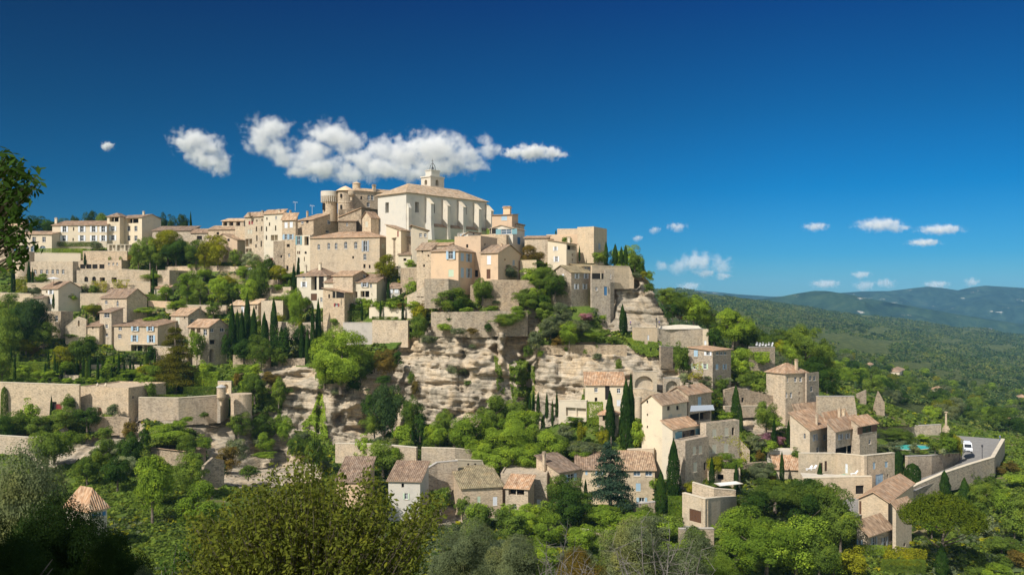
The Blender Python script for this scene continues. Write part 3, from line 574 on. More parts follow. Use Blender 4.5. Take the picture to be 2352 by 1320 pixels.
def W(label, pts, m='b', lm=None, th=.8, wins=(), Y=None, name='retaining_wall', cat='wall', cop=True, root=None, dig=1.0):
    """a wall of the terraces: pts (px, top row, foot row)"""
    P = []
    if not wins:      # short lengths, so the foot steps down with the ground
        q = [pts[0]]; yy = [Y[0]] if hasattr(Y, '__len__') else None
        for i in range(1, len(pts)):
            k_ = max(1, int(abs(pts[i][2] - pts[i - 1][2]) / 4)); a_ = np.array(pts[i - 1], float); b_ = np.array(pts[i], float)
            for j in range(1, k_ + 1):
                q.append(tuple(a_ + (b_ - a_) * j / k_)); yy.append(Y[i - 1] + (Y[i] - Y[i - 1]) * j / k_) if yy is not None else None
        pts = q; Y = yy if yy is not None else Y
    for i, (px, yt, yb) in enumerate(pts):
        y = float(D(px, yb)) if Y is None else (Y[i] if hasattr(Y, '__len__') else Y); P.append((U(px) * y, y, (HY - yt) / F * y, (HY - yb) / F * y))
    o0 = P[0]; org = np.array((P[len(P) // 2][0], P[len(P) // 2][1], P[len(P) // 2][3])); r = root
    if r is None:
        r = empty(name, org, label, cat); 
        if lm: xs = [p[0] for p in pts]; LM.append((sum(xs) / len(xs), pts[len(pts) // 2][1] * .5 + pts[len(pts) // 2][2] * .5, max(xs) - min(xs), lm))
    else: org = np.array(r.location)
    mb = MB(); cp = MB(); todo = []
    for i in range(len(P) - 1):
        A, B = np.array(P[i]), np.array(P[i + 1]); d = np.array((B[0] - A[0], B[1] - A[1], 0)); ln = np.linalg.norm(d); d /= ln; n = np.array((d[1], -d[0], 0)); h = min(A[2], B[2]); z0 = min(A[3], B[3]) - dig
        hs = []
        for q in wins:
            if q[0] != i: continue
            s0, s1 = sorted((solve(A, d, U(q[1] - q[3] / 2)), solve(A, d, U(q[1] + q[3] / 2)))); s0 = max(s0, .1); s1 = min(s1, ln - .1); yy = A[1] + d[1] * (s0 + s1) / 2
            za, zc = (HY - q[2] - q[4] / 2) / F * yy, (HY - q[2] + q[4] / 2) / F * yy; zc = min(zc, h - .1)
            if s1 - s0 < .1 or zc - za < .1: continue
            hs.append((s0, s1, za, zc, {'D': 2.0, 'A': 2.2, 'd': .35}.get(q[5][0], .22), '^' in q[5])); todo.append((A[:3], d, n, s0, s1, za, zc, q[5].replace('^', '')))
        tf = (lambda s, a=A[2] - h, b=B[2] - h, l=ln: a + (b - a) * s / l), []
        wallmesh(mb, A[:3], d, ln, z0, h, tf if abs(A[2] - B[2]) > .01 else None, hs, n, .3, False)
        a0, b0 = np.array((A[0], A[1], A[2])), np.array((B[0], B[1], B[2])); ba, bb = a0 - n * th, b0 - n * th
        mb.poly([a0, b0, bb, ba]); dn = lambda p: np.array((p[0], p[1], z0)); mb.poly([ba, bb, dn(bb), dn(ba)])
        if i == 0: mb.poly([a0, ba, dn(ba), dn(a0)])
        if i == len(P) - 2: mb.poly([b0, dn(b0), dn(bb), bb])
        if cop: cp.prism([a0 + n * .06 + (0, 0, .003), b0 + n * .06 + (0, 0, .003), bb - n * .06 + (0, 0, .003), ba - n * .06 + (0, 0, .003)][::-1], (0, 0, .14))
    mb.build('masonry' if root is None else 'terrace_wall', ST[m], r, org)
    if cop: cp.build('coping', ST['G' if m in 'gGd' else 'c'], r, org)
    for q in todo:
        o = window(r, *q)
        for oo in [o] + list(o.children): oo.data.transform(__import__('mathutils').Matrix.Translation((-org[0], -org[1], -org[2])))
    poly = [(p[0], p[1]) for p in pts] + [(p[0], p[2]) for p in pts[::-1]]; PUSH.append((poly, max(p[1] for p in P) + th + .3)); BLOCK.append(poly)
    return r
def TW(label, px, yt, yb, rpx, m='b', cone=0, rm='G', lm=None, Y=None, name='round_tower', cat='tower', prof=None, root=None, wins=()):
    y = float(D(px, yb)) if Y is None else Y; s = y / F; c = at(px, yb, y); r = rpx * s; hgt = (yb - yt) * s; c[1] += r
    if root is None: root = empty(name, c, label, cat); LM.append((px, (yt + yb) / 2, rpx * 2, lm)) if lm else None
    org = np.array(root.location); mb = MB(); pr = [(a * s, q * s) for a, q in prof] if prof else [(r, -1.2), (r * .985, hgt * .8), (r * 1.0, hgt)]
    mb.lathe(c, [(pr[0][0], -1.2)] + pr + [(0.001, pr[-1][1])], 28); mb.build('tower_wall', ST[m], root, org)
    if cone:
        cb = MB(); cb.lathe(c, [(r * 1.12, hgt - .02), (r * 1.1, hgt + .12), (r * .6, hgt + .12 + cone * s * .55), (.001, hgt + .12 + cone * s)], 28); cb.build('tower_roof', ST['G'] if rm == 'G' else RT[rm], root, org)
    for q in wins:
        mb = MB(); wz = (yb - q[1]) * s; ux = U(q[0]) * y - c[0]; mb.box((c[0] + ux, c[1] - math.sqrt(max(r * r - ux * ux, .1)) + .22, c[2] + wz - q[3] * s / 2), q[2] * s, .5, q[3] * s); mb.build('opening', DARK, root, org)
    P = [(px - rpx, yt), (px + rpx, yt), (px + rpx, yb), (px - rpx, yb)]; PUSH.append((P, y + 2 * r + .5)); BLOCK.append(P)
    return root
# ------------------------------------------------------------------ plants
def leafmesh(name, P, Nn, s, m, asp=1.0, jit=.6, smin=.6, r_=None, bend=True):
    """one quad (folded) per point, facing roughly Nn"""
    r_ = r_ or rng; n = len(P); Nn = Nn + jit * r_.normal(size=(n, 3)); Nn /= np.linalg.norm(Nn, axis=1)[:, None] + 1e-9
    a = np.cross(Nn, r_.normal(size=(n, 3))); a /= np.linalg.norm(a, axis=1)[:, None] + 1e-9; b = np.cross(Nn, a)
    k = s * (smin + (1 - smin) * r_.rand(n))[:, None]; a = a * k * .5 * asp; b = b * k * .5
    V = np.stack([P - a * .9 - b * .25, P + b * .6 - a * .1, P + a + b * .1, P - b * .75 + a * .15], 1).reshape(-1, 3)
    return npmesh(name, V, np.arange(4 * n).reshape(n, 4), m)
def shape_points(kind, n, r_):
    if kind == 'round':
        K = 40; C = r_.normal(size=(K, 3)); C /= np.linalg.norm(C, axis=1)[:, None]; C *= (.14 + .25 * r_.rand(K))[:, None] * (1 + .15 * np.sin(3 * np.arctan2(C[:, 1], C[:, 0]) + r_.rand() * 6))[:, None]; C[:, 2] = C[:, 2] * 1.12 + .49; rad = .075 + .12 * r_.rand(K) ** 1.2
        b = r_.choice(K, n, p=rad ** 2 / np.sum(rad ** 2)); v = r_.normal(size=(n, 3)); v /= np.linalg.norm(v, axis=1)[:, None]; v[:, 2] = np.abs(v[:, 2]) * np.where(r_.rand(n) < .8, 1, -1)
        P = C[b] + v * (rad[b] * (.72 + .36 * r_.rand(n)))[:, None]; c = P - np.array((0, 0, .5)); keep = np.linalg.norm(c, axis=1) > .16
        P = P[keep]; Nn = v[keep] * .7 + c[keep] / (np.linalg.norm(c[keep], axis=1)[:, None]) * .9 + np.array((0, 0, .3)); P[:, 2] = np.clip(P[:, 2], .02, 1.03); return P, Nn
    if kind == 'cypress':
        z = r_.rand(n) ** .85; pr = np.interp(z, [0, .06, .2, .45, .7, .88, 1], [.22, .40, .49, .46, .33, .17, .01]); t = r_.rand(n) * 6.283; rr = pr * (.72 + .3 * r_.rand(n)) * (1 + .12 * np.sin(t * 3 + z * 21)) 
        P = np.stack([rr * np.cos(t), rr * np.sin(t), z], 1); return P, np.stack([np.cos(t), np.sin(t), .25 + 0 * t], 1)
    if kind == 'clip':   # tall clipped drum
        z = r_.rand(n); t = r_.rand(n) * 6.283; pr = np.interp(z, [0, .1, .8, .93, 1], [.42, .5, .46, .32, .03]); rr = pr * (.9 + .14 * r_.rand(n)); P = np.stack([rr * np.cos(t), rr * np.sin(t), z], 1); return P, np.stack([np.cos(t), np.sin(t), np.clip(z * 4 - 3, 0, 2)], 1)
    if kind == 'cedar':
        T = 9; P = []; Nn = []
        for i in range(T):
            z0 = .16 + .8 * i / T; R0 = (.5 * (1 - i / T) ** .75 + .05); k = int(n * R0 / 2.6)
            lob = r_.rand(5) * 6.283; t = lob[r_.randint(0, 5, k)] + r_.normal(size=k) * .42; rr = R0 * np.sqrt(r_.rand(k)) * (.7 + .5 * r_.rand(k)); z = z0 - rr * .16 + .018 * r_.normal(size=k)
            P.append(np.stack([rr * np.cos(t), rr * np.sin(t), z], 1)); Nn.append(np.stack([.5 * np.cos(t), .5 * np.sin(t), np.ones(k)], 1))
        return np.concatenate(P), np.concatenate(Nn)
    if kind == 'umbrella':
        K = 110; t = r_.rand(K) * 6.283; rr = .46 * np.sqrt(r_.rand(K)); C = np.stack([rr * np.cos(t), rr * np.sin(t), .50 + .42 * np.sqrt(np.maximum(1 - (rr / .5) ** 2, 0)) - .10 * r_.rand(K)], 1); rad = .06 + .05 * r_.rand(K)
        b = r_.randint(0, K, n); v = r_.normal(size=(n, 3)); v /= np.linalg.norm(v, axis=1)[:, None]; v[:, 2] = v[:, 2] * .8 + .15; P = C[b] + v * rad[b][:, None] * np.array((1, 1, 1.2)); return P, v + np.array((0, 0, .6))
    if kind == 'box':
        f = r_.randint(0, 5, n); a = r_.rand(n) - .5; b = r_.rand(n) - .5; P = np.zeros((n, 3)); Nn = np.zeros((n, 3))
        for i in range(5):
            m_ = f == i
            if i < 4: ax, sg = i // 2, (1 if i % 2 else -1); P[m_, ax] = sg * .5; P[m_, 1 - ax] = a[m_]; P[m_, 2] = b[m_] + .5; Nn[m_, ax] = sg
            else: P[m_, 0] = a[m_]; P[m_, 1] = b[m_]; P[m_, 2] = 1; Nn[m_, 2] = 1
        return P + r_.normal(size=(n, 3)) * .018, Nn
PROTO = {}
def proto(kind, tier, v):
    key = (kind, tier, v)
    if key not in PROTO:
        r_ = np.random.RandomState(hash((len(kind), ord(kind[0]), tier, v)) % 9999); n, s = {0: (420, .15), 1: (3400, .072), 2: (12500, .040), 3: (30000, .026), 4: (70000, .017)}[tier]
        if kind in ('cypress', 'clip'): n = int(n * 1.5); s *= 1.0
        P, Nn = shape_points(kind, n, r_); me = leafmesh(kind + '_crown', P, Nn, s, LF['R'], asp=1.0 if kind != 'cypress' else 1.0, jit=.45 if kind in ('box', 'clip', 'cypress') else .55, r_=r_); me.materials.clear(); PROTO[key] = me
    return PROTO[key]
TM = {}
def trunkmesh(kind, v):
    if (kind, v) in TM: return TM[(kind, v)]
    r_ = random.Random(v * 7 + len(kind)); mb = MB()
    top = {'cypress': .5, 'cedar': .96, 'umbrella': .55}.get(kind, .5); r0 = {'cypress': .06, 'cedar': .035, 'umbrella': .022}.get(kind, .024)
    mb.tube([(0, 0, -.12), (.012, 0, top * .4), (-.01, .015, top)], [r0 * 1.3, r0, r0 * .35], 6)
    if kind in ('round', 'umbrella'):
        for i in range(7):
            t = i * .9 + r_.random(); z = top * (.42 + .08 * i); L_ = .33 if kind == 'round' else .40; mb.tube([(0, 0, z), (L_ * .5 * math.cos(t), L_ * .5 * math.sin(t), z + .12), (L_ * math.cos(t), L_ * math.sin(t), z + .26)], [r0 * .5, r0 * .35, r0 * .12], 5)
    o = mb.build('trunk', BARK); me = o.data; bpy.data.objects.remove(o); me.materials.clear(); TM[(kind, v)] = me; return me
KIND = {'V': ('dark_tree', 'tree', 'very dark dense tree', 'round', 'h', 1),   # code: object name, category, looks, shape, leaves, trunk?
 'R': ('broadleaf_tree', 'tree', 'bright green leafy tree', 'round', 'R', 1), 'M': ('broadleaf_tree', 'tree', 'mid green leafy tree', 'round', 'M', 1), 'D': ('dark_tree', 'tree', 'dark green dense tree', 'round', 'D', 1),
 'O': ('olive_tree', 'tree', 'grey green olive tree', 'round', 'O', 1), 'C': ('cypress_tree', 'tree', 'slender dark cypress', 'cypress', 'C', 1), 'K': ('clipped_cypress', 'tree', 'clipped rounded cypress column', 'clip', 'C', 1),
 'P': ('pine_tree', 'tree', 'dark conifer', 'round', 'P', 1), 'U': ('umbrella_pine', 'tree', 'umbrella pine with broad flat crown', 'umbrella', 'U', 1), 'E': ('cedar_tree', 'tree', 'golden green layered cedar', 'cedar', 'E', 1), 'Z': ('cedar_tree', 'tree', 'blue green layered cedar', 'cedar', 'Z', 1),
 'Y': ('yellowing_tree', 'tree', 'yellow green tree', 'round', 'Y', 1), 'Q': ('rust_coloured_shrub', 'shrub', 'rust tinted leafy shrub', 'round', 'Q', 0), 'S': ('shrub', 'shrub', 'rounded green shrub', 'round', 'M', 0), 's': ('shrub', 'shrub', 'low bright green shrub', 'round', 'R', 0),
 'o': ('olive_shrub', 'shrub', 'silvery green shrub', 'round', 'O', 0), 'F': ('flowering_shrub', 'shrub', 'pale blossoming shrub', 'round', 'F', 0), 'n': ('flowering_shrub', 'shrub', 'pink flowering shrub', 'round', 'N', 0), 'H': ('hedge', 'hedge', 'clipped green hedge', 'box', 'M', 0), 'h': ('hedge', 'hedge', 'clipped bright green hedge', 'box', 'R', 0),
 'B': ('topiary_shrub', 'shrub', 'clipped topiary cone', 'clip', 'M', 0)}
PLANTS = []
def T(kind, px, yb, wpx, hpx, Y=None, group=None, look=None, dy=0.0, dep=None):
    """one plant: foot at (px, yb), crown width and height in photo pixels"""
    nm, cat, lk, shp, lf, tr = KIND[kind]; y = (float(D(px, yb)) if Y is None else Y) + dy; s = y / F; q_ = 1.13 if shp == 'round' else 1; wpx *= q_; hpx *= (q_ + 1) / 2; Wm, Hm = wpx * s, hpx * s; base = at(px, yb, y)
    tier = 0 if Wm < 2.0 else 1 if Wm < 6.5 else 2 if Wm < 12.5 else 3
    if shp in ('cypress', 'clip'): tier = 0 if Hm < 2.5 else 1
    if Y is not None and Y < 60: tier = 4
    elif shp in ('round', 'cedar', 'umbrella') and Y is None: y -= min(.38 * Wm, 3.2); s = y / F; base = at(px, yb, y)
    v = len(PLANTS) % 5; rz = random.random() * 6.28
    if tr:
        root = empty(nm, base, 'x', cat); c = bpy.data.objects.new('crown', proto(shp, tier, v)); link(c, root); objs = [(c, LF[lf])]
        t_ = bpy.data.objects.new('trunk', trunkmesh(shp, v)); link(t_, root); objs.append((t_, BARK))
    else: root = bpy.data.objects.new(nm, proto(shp, tier, v)); link(root); root.location = base; root['category'] = cat; objs = [(root, LF[lf])]
    for o, mm in objs:
        o.scale = (Wm, Wm * (1 if shp != 'box' else 1), Hm); o.rotation_euler = (0, 0, 0 if shp == 'box' else rz)
        if shp == 'box': o.scale = (Wm, dep or min(Wm, 1.6), Hm); o.rotation_euler = (0, 0, 0)
        if not o.data.materials: o.data.materials.append(None)
        o.material_slots[0].link = 'OBJECT'; o.material_slots[0].material = mm
    if not tr and shp != 'box': root.location.z -= .12 * Hm
    if group: root['group'] = group; root['label'] = look or lk
    else: PLANTS.append((root, look or lk, px, yb - hpx * .5, Wm, Hm, kind))
    return root
def ivy(poly, n, s, lf='R', Y=None, look='green creeper', name='creeper', off=.35, dens=None):
    """leaves over the rock or wall inside a photo-pixel outline"""
    xs = [p[0] for p in poly]; ys = [p[1] for p in poly]; X = rng.uniform(min(xs), max(xs), n); Yp = rng.uniform(min(ys), max(ys), n); m_ = inpoly(X, Yp, poly) & (fbm(X * .06, Yp * .06, 5, 3) > -.28); X, Yp = X[m_], Yp[m_]
    d = (Yfull(X, Yp) if Y is None else Y + 0 * X) - off - rng.rand(len(X)) * (.5 if Y is None else .3); P = np.stack([U(X) * d, d, (HY - Yp) / F * d], 1); c = P.mean(0); Nn = np.tile(np.array((-.3, -1, .45)), (len(P), 1))
    o = link(bpy.data.objects.new(name, leafmesh(name, P - c, Nn, s, LF[lf], jit=.6))); o.location = c; o['category'] = 'creeper'
    PLANTS.append((o, look, float(np.mean(X)), float(np.mean(Yp)), (max(xs) - min(xs)) * c[1] / F, (max(ys) - min(ys)) * c[1] / F, 'I')); return o
def describe():
    """label every plant by its looks and the nearest thing one can find in the photo"""
    L = {}
    for o, lk, px, py, Wm, Hm, k in PLANTS:
        best = min(LM, key=lambda q: math.hypot(max(abs(px - q[0]) - q[2] / 2, 0) * 1.0, (py - q[1]) * 1.3) + .15 * abs(px - q[0])); dx, dy = px - best[0], py - best[1]; hw = best[2] / 2
        rel = 'above' if dy < -22 and abs(dx) < hw else 'below' if dy > 22 and abs(dx) < hw else 'left of' if dx < -hw * .4 else 'right of' if dx > hw * .4 else 'beside'
        sz = '' 
        if k in 'RMDOPY': sz = 'large ' if Wm > 9 else 'small ' if Wm < 4 else ''
        if k in 'C': sz = 'tall ' if Hm > 8 else 'short ' if Hm < 4 else ''
        L.setdefault(f'{sz}{lk} {rel} {best[3]}', []).append((px, o, k))
    words = 'leftmost,second from left,third from left,fourth from left,fifth from left,sixth from left,seventh from left,eighth from left,ninth from left,tenth from left'.split(',')
    for lab, q in L.items():
        q.sort(key=lambda a: a[0])
        for i, (px, o, k) in enumerate(q):
            if len(q) == 1: o['label'] = lab
            elif i == len(q) - 1: o['label'] = 'rightmost ' + lab
            else: o['label'] = (words[i] if i < len(words) else f'place {i} from left,') + ' ' + lab
            if len(q) > 2 and 'group' not in o: o['group'] = {'R': 'bright green trees', 'M': 'mid green trees', 'C': 'cypresses'}.get(k, 'plants') + ' by ' + lab.split(' the ')[-1]
# ================================================================== the village, far to near
def row(fc, xs, y, w_, h_, c): return [(fc, x_, y, w_, h_, c) for x_ in xs]
# --- hotel on the left crest
H('hotel_wing', 'long two storey cream hotel wing with white shutters under a brown tiled roof', 'the cream hotel', (120,245,247), 517, 566, 3, 'SR', 14, 'c', 'n', row('L',(148,188,215,237),526,8,14,'wW')+row('L',(147,188,215,237),547,8,13,'wW')+row('L',(169,),526,3,8,'d')+row('L',(168,),550,3,7,'d'), ch=[(129,503,5,8)], depth=9)
h = H('hotel_tower', 'square cream hotel tower with open loggia under its roof and balcony posts', 'the hotel tower', (246,275,283), 497, 561, 6, 'H', 9, 'c', 'n', [('L',262,504,21,11,'D'),('L',259,525,8,11,'wW'),('L',259,546,8,12,'wW')], depth=8)
H('hotel_block', 'cream hotel block with set back top terrace and broad right gable', 'the hotel block', (273,326,370), 499, 561, 24, 'GR', 9, 'c', 'n', row('L',(296,312),525,7,12,'w')+row('L',(296,312),547,7,12,'w')+row('L',(283,),525,3,8,'d')+row('L',(283,),546,3,8,'d')+[('L',304,507,28,11,'D')], ch=[(330,488,4,5)])
W('dark open undercroft with slim white posts below the hotel tower', [(246,560,578),(327,562,578)], 'c', None, wins=[(0,258,569,14,13,'D'),(0,277,569,16,13,'D'),(0,296,569,16,13,'D'),(0,315,569,14,13,'D')], name='undercroft', cat='building', cop=False)
H('low_wing', 'low cream wing with three arched ground floor doors left of the hotel', 'the arched cream wing', (40,119,121), 538, 578, 2, 'SR', 10, 'c', 't', row('L',(53,78,101),550,8,12,'w')+row('L',(60,77,98),571,14,14,'w^~'), depth=8)
H('stone_house', 'tall stone house at the left edge behind the branch', 'the left edge house', (-30,14,32), 545, 605, 25, 'GR', 14, 'b', 't', [('L',5,560,5,8,'d')], ch=[(20,528,6,8)])
H('small_house', 'small tiled house with chimney rising behind the overhanging branch', None, (10,50,64), 517, 540, 18, 'GR', 8, 'b', 't', ch=[(62,508,6,8)])
W('cream terrace wall with railing above the six window stone block', [(30,580,600),(185,582,600)], 'c', None)
H('terrace_block', 'flat roofed stone block with a row of six small windows', 'the six window block', (70,167,180), 600, 648, 10, 'F', 0, 'b', 't', row('L',(81,95,108,121,132,145),624,6,10,'w'))
H('terrace_block', 'upper flat roofed terrace block with a band of wide windows', 'the band window block', (180,279,300), 597, 622, 10, 'F', 0, 'b', 't', row('L',(190,204,218,234),612,12,10,'d')+row('L',(250,260,269),606,4,6,'w'))
H('terrace_block', 'stone terrace front with two arched doorways and climbing plants', 'the climber covered terrace', (174,272,276), 620, 650, 4, 'F', 0, 'b', 't', row('L',(198,216),641,9,12,'d^')+row('L',(235,262),642,12,10,'D'), depth=7)
W('plain stone retaining wall with potted bushes under the hotel tower', [(190,577,598),(292,577,600)], 'b', None)
W('long garden wall with small trees trained along it', [(272,618,652),(345,622,652)], 'b', None)
TW('squat round stone tower at the left edge', 46, 577, 640, 20, 'b', 0, lm='the squat round tower')
W('stone wall with three dark arched openings below the garden terrace', [(60,650,678),(190,650,676),(345,648,674)], 'y', 'the arched garden wall', wins=[(0,88,668,16,12,'A^'),(1,205,668,10,12,'A^'),(1,257,668,14,16,'A^'),(1,280,667,14,12,'A^'),(1,301,667,14,12,'A^')])
W('plain beige terrace wall running right from the grey gable house', [(0,672,690),(96,676,694)], 'y', None); W('low beige terrace wall with a long ledge between the grey gable house and the slate gable house', [(184,674,700),(262,674,700)], 'y', None)
H('flat_house', 'flat roofed house with broad shaded right side on the garden terrace', 'the shaded flat house', (362,389,452), 620, 664, 20, 'F', 0, 'b', 't', [('R',430,640,6,12,'cG')])
H('cottage', 'tiny cottage with orange roof and white barred window', 'the tiny orange roofed cottage', (354,385,400), 662, 677, 15, 'SR', 6, 'c', 'o', [('L',373,668,11,9,'w')])
H('white_hut', 'narrow white walled hut under a rough tiled roof', 'the narrow white hut', (563,582,600), 612, 645, 20, 'SR', 10, 'w', 't', [('L',572,618,7,8,'cW')])
# --- upper left roofs
H('old_house', 'low old house with long brown roof beside the hotel', 'the long brown roof', (350,438,446), 529, 565, 5, 'SR', 13, 'b', 'n', [], depth=8)
H('old_house', 'low stone house with one wide dark window', 'the one window stone house', (438,478,500), 534, 570, 12, 'GR', 10, 'b', 'n', [('L',458,546,12,9,'d')])
H('old_house', 'stone house with tiled roof stepping up behind the yellow green tree', None, (478,545,560), 526, 560, 12, 'SR', 10, 'b', 't', [('L',500,536,6,6,'d')])
H('loggia_house', 'house with three dark openings under a pale tiled roof on the skyline', 'the three opening house', (510,560,575), 507, 540, 8, 'SR', 8, 'b', 'y', row('L',(517,531,547),514,9,9,'D'))
H('gabled_house', 'peach walled gabled house with a dark rust right side', 'the peach gabled house', (483,545,563), 551, 600, 30, 'GL', 16, 'p', 't', [('L',525,551,5,6,'d')])
H('stone_house', 'plain stone house behind the rust sided gable', None, (540,563,568), 520, 580, 10, 'F', 0, 'b', 't', [('R',566,540,5,6,'d')], depth=8)
# --- the row of tall houses
H('tall_house', 'tall beige house at the left end of the row with a recessed balcony', 'the tall row house', (563,609,616), 495, 612, 26, 'SR', 8, 'b', 't', [('L',573,512,4,8,'cR'),('L',579,511,4,8,'cR'),('L',571,532,4,9,'cC'),('L',577,532,4,9,'cC'),('L',571,557,16,17,'D'),('L',571,575,14,8,'D'),('L',589,526,3,11,'d'),('L',601,525,3,11,'d'),('L',590,507,3,5,'d'),('L',602,505,3,5,'d'),('L',590,547,3,14,'d'),('L',600,560,3,14,'d'),('L',588,565,3,8,'d')], ch=[(572,492,6,9),(603,487,5,6)])
H('tall_house', 'pale weathered tall house with narrow windows and an iron balcony', 'the pale tall house', (606,650,658), 489, 612, 24, 'SR', 8, 'c', 't', [('L',613,502,3,6,'d'),('L',634,500,4,8,'w'),('L',612,526,3,11,'d'),('L',619,515,3,8,'d'),('L',633,524,3,12,'d'),('L',630,546,16,13,'D'),('L',612,546,3,10,'d'),('L',607,600,5,9,'d'),('L',622,598,10,12,'kR')], ch=[(642,484,5,6)])
H('shuttered_house', 'tall narrow house with white and pale blue shutters', 'the blue and white shuttered tower house', (648,679,684), 503, 622, 14, 'SR', 12, 'b', 't', [('L',657,517,7,13,'cW'),('L',669,516,7,13,'cW'),('L',650,545,4,10,'cB'),('L',657,544,6,12,'wB'),('L',668,544,6,12,'wB'),('L',662,564,7,7,'d'),('L',664,586,4,8,'w'),('L',660,616,5,12,'d')])
g = H('gabled_house', 'narrow cream house with balconies and a broad dark stone gable', 'the dark stone gable', (682,720,815), 504, 560, 38, 'GR', 20, 'b', 't', [('L',695,510,5,8,'w'),('L',706,508,5,8,'d'),('R',755,510,6,10,'w'),('R',752,532,8,6,'w')], ch=[(706,488,4,8),(667,486,4,8)])
H('bay_tower', 'slim cream bay tower with stacked iron balconies', 'the stacked balcony bay', (680,712,716), 540, 622, 14, 'F', 0, 'c', 't', [('L',686,552,7,20,'wT'),('L',704,553,10,20,'D'),('L',684,580,3,7,'kK'),('L',688,580,3,7,'kK'),('L',702,580,5,6,'d^'),('L',686,598,5,14,'d^'),('L',699,595,2,10,'d')], Y=300, depth=6)
H('stone_tower', 'rough stone stair tower bulging from the tall row', None, (628,652,656), 553, 612, 18, 'F', 0, 'r', 't', [('L',647,589,6,6,'d')], Y=303, depth=6)
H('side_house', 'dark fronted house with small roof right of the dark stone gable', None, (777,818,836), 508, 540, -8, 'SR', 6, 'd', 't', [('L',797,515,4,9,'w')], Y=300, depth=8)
# --- castle
cs = H('castle', 'old stone castle with corbelled round towers on the hilltop', 'the castle', (806,812,905), 437, 520, 60, 'H', 6, 'b', 'y', [('R',847,454,6,12,'w'),('R',855,454,6,12,'w'),('R',846,470,7,10,'w'),('R',830,455,4,8,'d')], ch=[(859,427,8,5)], cat='castle', Y=318)
TW('', 754, 438, 500, 20, 'b', 0, root=cs, Y=314, prof=[(16.5,0),(16.5,36),(17,38),(20.5,50),(20.8,62)], wins=[(742,474,5,16)])
TW('', 790, 437, 500, 20, 'b', 12, rm='y', root=cs, Y=312, prof=[(18,0),(18,34),(18.6,35),(18.6,37),(18,38),(18,63)], wins=[(783,475,4,9),(783,449,4,8)])
TW('', 817, 421, 500, 9, 'b', 4, rm='y', root=cs, Y=320)
TW('', 806, 438, 452, 8, 'b', 0, root=cs, Y=308, prof=[(3,0),(7,4),(8,7),(8,14)])
mb = MB(); s_ = 314 / F; c_ = at(754, 500, 314); c_[1] += 20 * s_
for i in range(26):
    a = i / 26 * 2 * math.pi; q = (c_[0] + 18.4 * s_ * math.cos(a), c_[1] + 18.4 * s_ * math.sin(a), c_[2] + 37 * s_)
    mb.box(q, 5.2 * s_, 1.7 * s_, 13 * s_, a)
mb.lathe(c_, [(20.8 * s_, 50 * s_), (21.2 * s_, 50.5 * s_), (21.2 * s_, 62.3 * s_), (20.2 * s_, 62.4 * s_)], 28); mb.build('corbels', ST['w'], cs, cs.location)
H('old_house', 'rubble walled house climbing towards the castle', 'the rubble house below the castle', (778,830,868), 478, 520, 30, 'SL', -18, 'r', 't', [('L',795,486,4,7,'d')], Y=306)
H('old_house', 'small house with brown roof against the white church', 'the brown roof by the church', (832,852,870), 499, 530, 40, 'GL', 14, 'b', 'n', [('L',842,515,6,12,'cC')], Y=298)
# --- church
ch_ = H('church', 'tall white buttressed church with orange tiled roof', 'the white church', (868,933,1118), 441, 540, 42, 'H', 27, 'w', 'y', [('L',889,477,8,24,'A'),('R',958,476,9,24,'A'),('R',995,478,8,22,'A'),('R',1031,480,8,22,'A'),('R',1068,482,8,20,'A')], Y=292, cat='church', over=.7)
P0 = at(933, 540, 292); t_ = R(42); dR = np.array((math.sin(t_), math.cos(t_), 0)); dL = np.array((-math.cos(t_), math.sin(t_), 0)); nR = np.array((math.cos(t_), -math.sin(t_), 0))
for xx, yt in ((934,464),(977,457),(1015,462),(1051,465),(1087,470),(1115,474)):
    s0 = solve(P0, dR, U(xx)); y_ = P0[1] + dR[1] * s0; zt = (HY - yt) / F * y_; zb_ = (HY - 556) / F * y_ - 3; mb = MB(); q = P0 + dR * s0
    A = np.array((q[0], q[1], 0)); o_ = 2.8 if xx > 940 else 1.0; w_ = 1.3
    pr = [A + nR * .003 + (0, 0, zb_), A + nR * (o_ + .8) + (0, 0, zb_), A + nR * o_ + (0, 0, zt - 9), A + nR * o_ + (0, 0, zt - 1.9), A + nR * .003 + (0, 0, zt + (.6 if xx > 940 else -.3))]
    mb.prism(pr, dR * w_); mb.build('buttress', ST['w'], ch_, ch_.location)
    mb = MB(); mb.prism([A + nR * .01 + (0, 0, zt + .62) - dR * .12, A + nR * (o_ + .15) + (0, 0, zt - 1.95) - dR * .12, A + nR * (o_ + .15) + (0, 0, zt - 1.75) - dR * .12, A + nR * .01 + (0, 0, zt + .85) - dR * .12], dR * (w_ + .24))
    if xx > 940: mb.build('buttress_cap', ST['c'], ch_, ch_.location)
A = P0 + dR * solve(P0, dR, U(982)); B = P0 + dR * solve(P0, dR, U(1112)); mb = MB(); rb = MB()   # lean-to aisle between the buttresses
hA = (HY - 521) / F * A[1]; pr = [np.array((A[0], A[1], hA - 16)) + nR * .01, np.array((A[0], A[1], hA - 16)) + nR * 2.6, np.array((A[0], A[1], hA - .1)) + nR * 2.6, np.array((A[0], A[1], hA + 1.0)) + nR * .01]
mb.prism(pr, B - A); mb.build('aisle_wall', ST['w'], ch_, ch_.location)
q = [np.array((A[0], A[1], hA)) + nR * 2.75, np.array((B[0], B[1], hA)) + nR * 2.75, np.array((B[0], B[1], hA + 1.3)) + nR * .02, np.array((A[0], A[1], hA + 1.3)) + nR * .02]; rb.poly(q, [(0, 0), (30, 0), (30, 3), (0, 3)]); rb.build('aisle_roof', RT['o'], ch_, ch_.location)
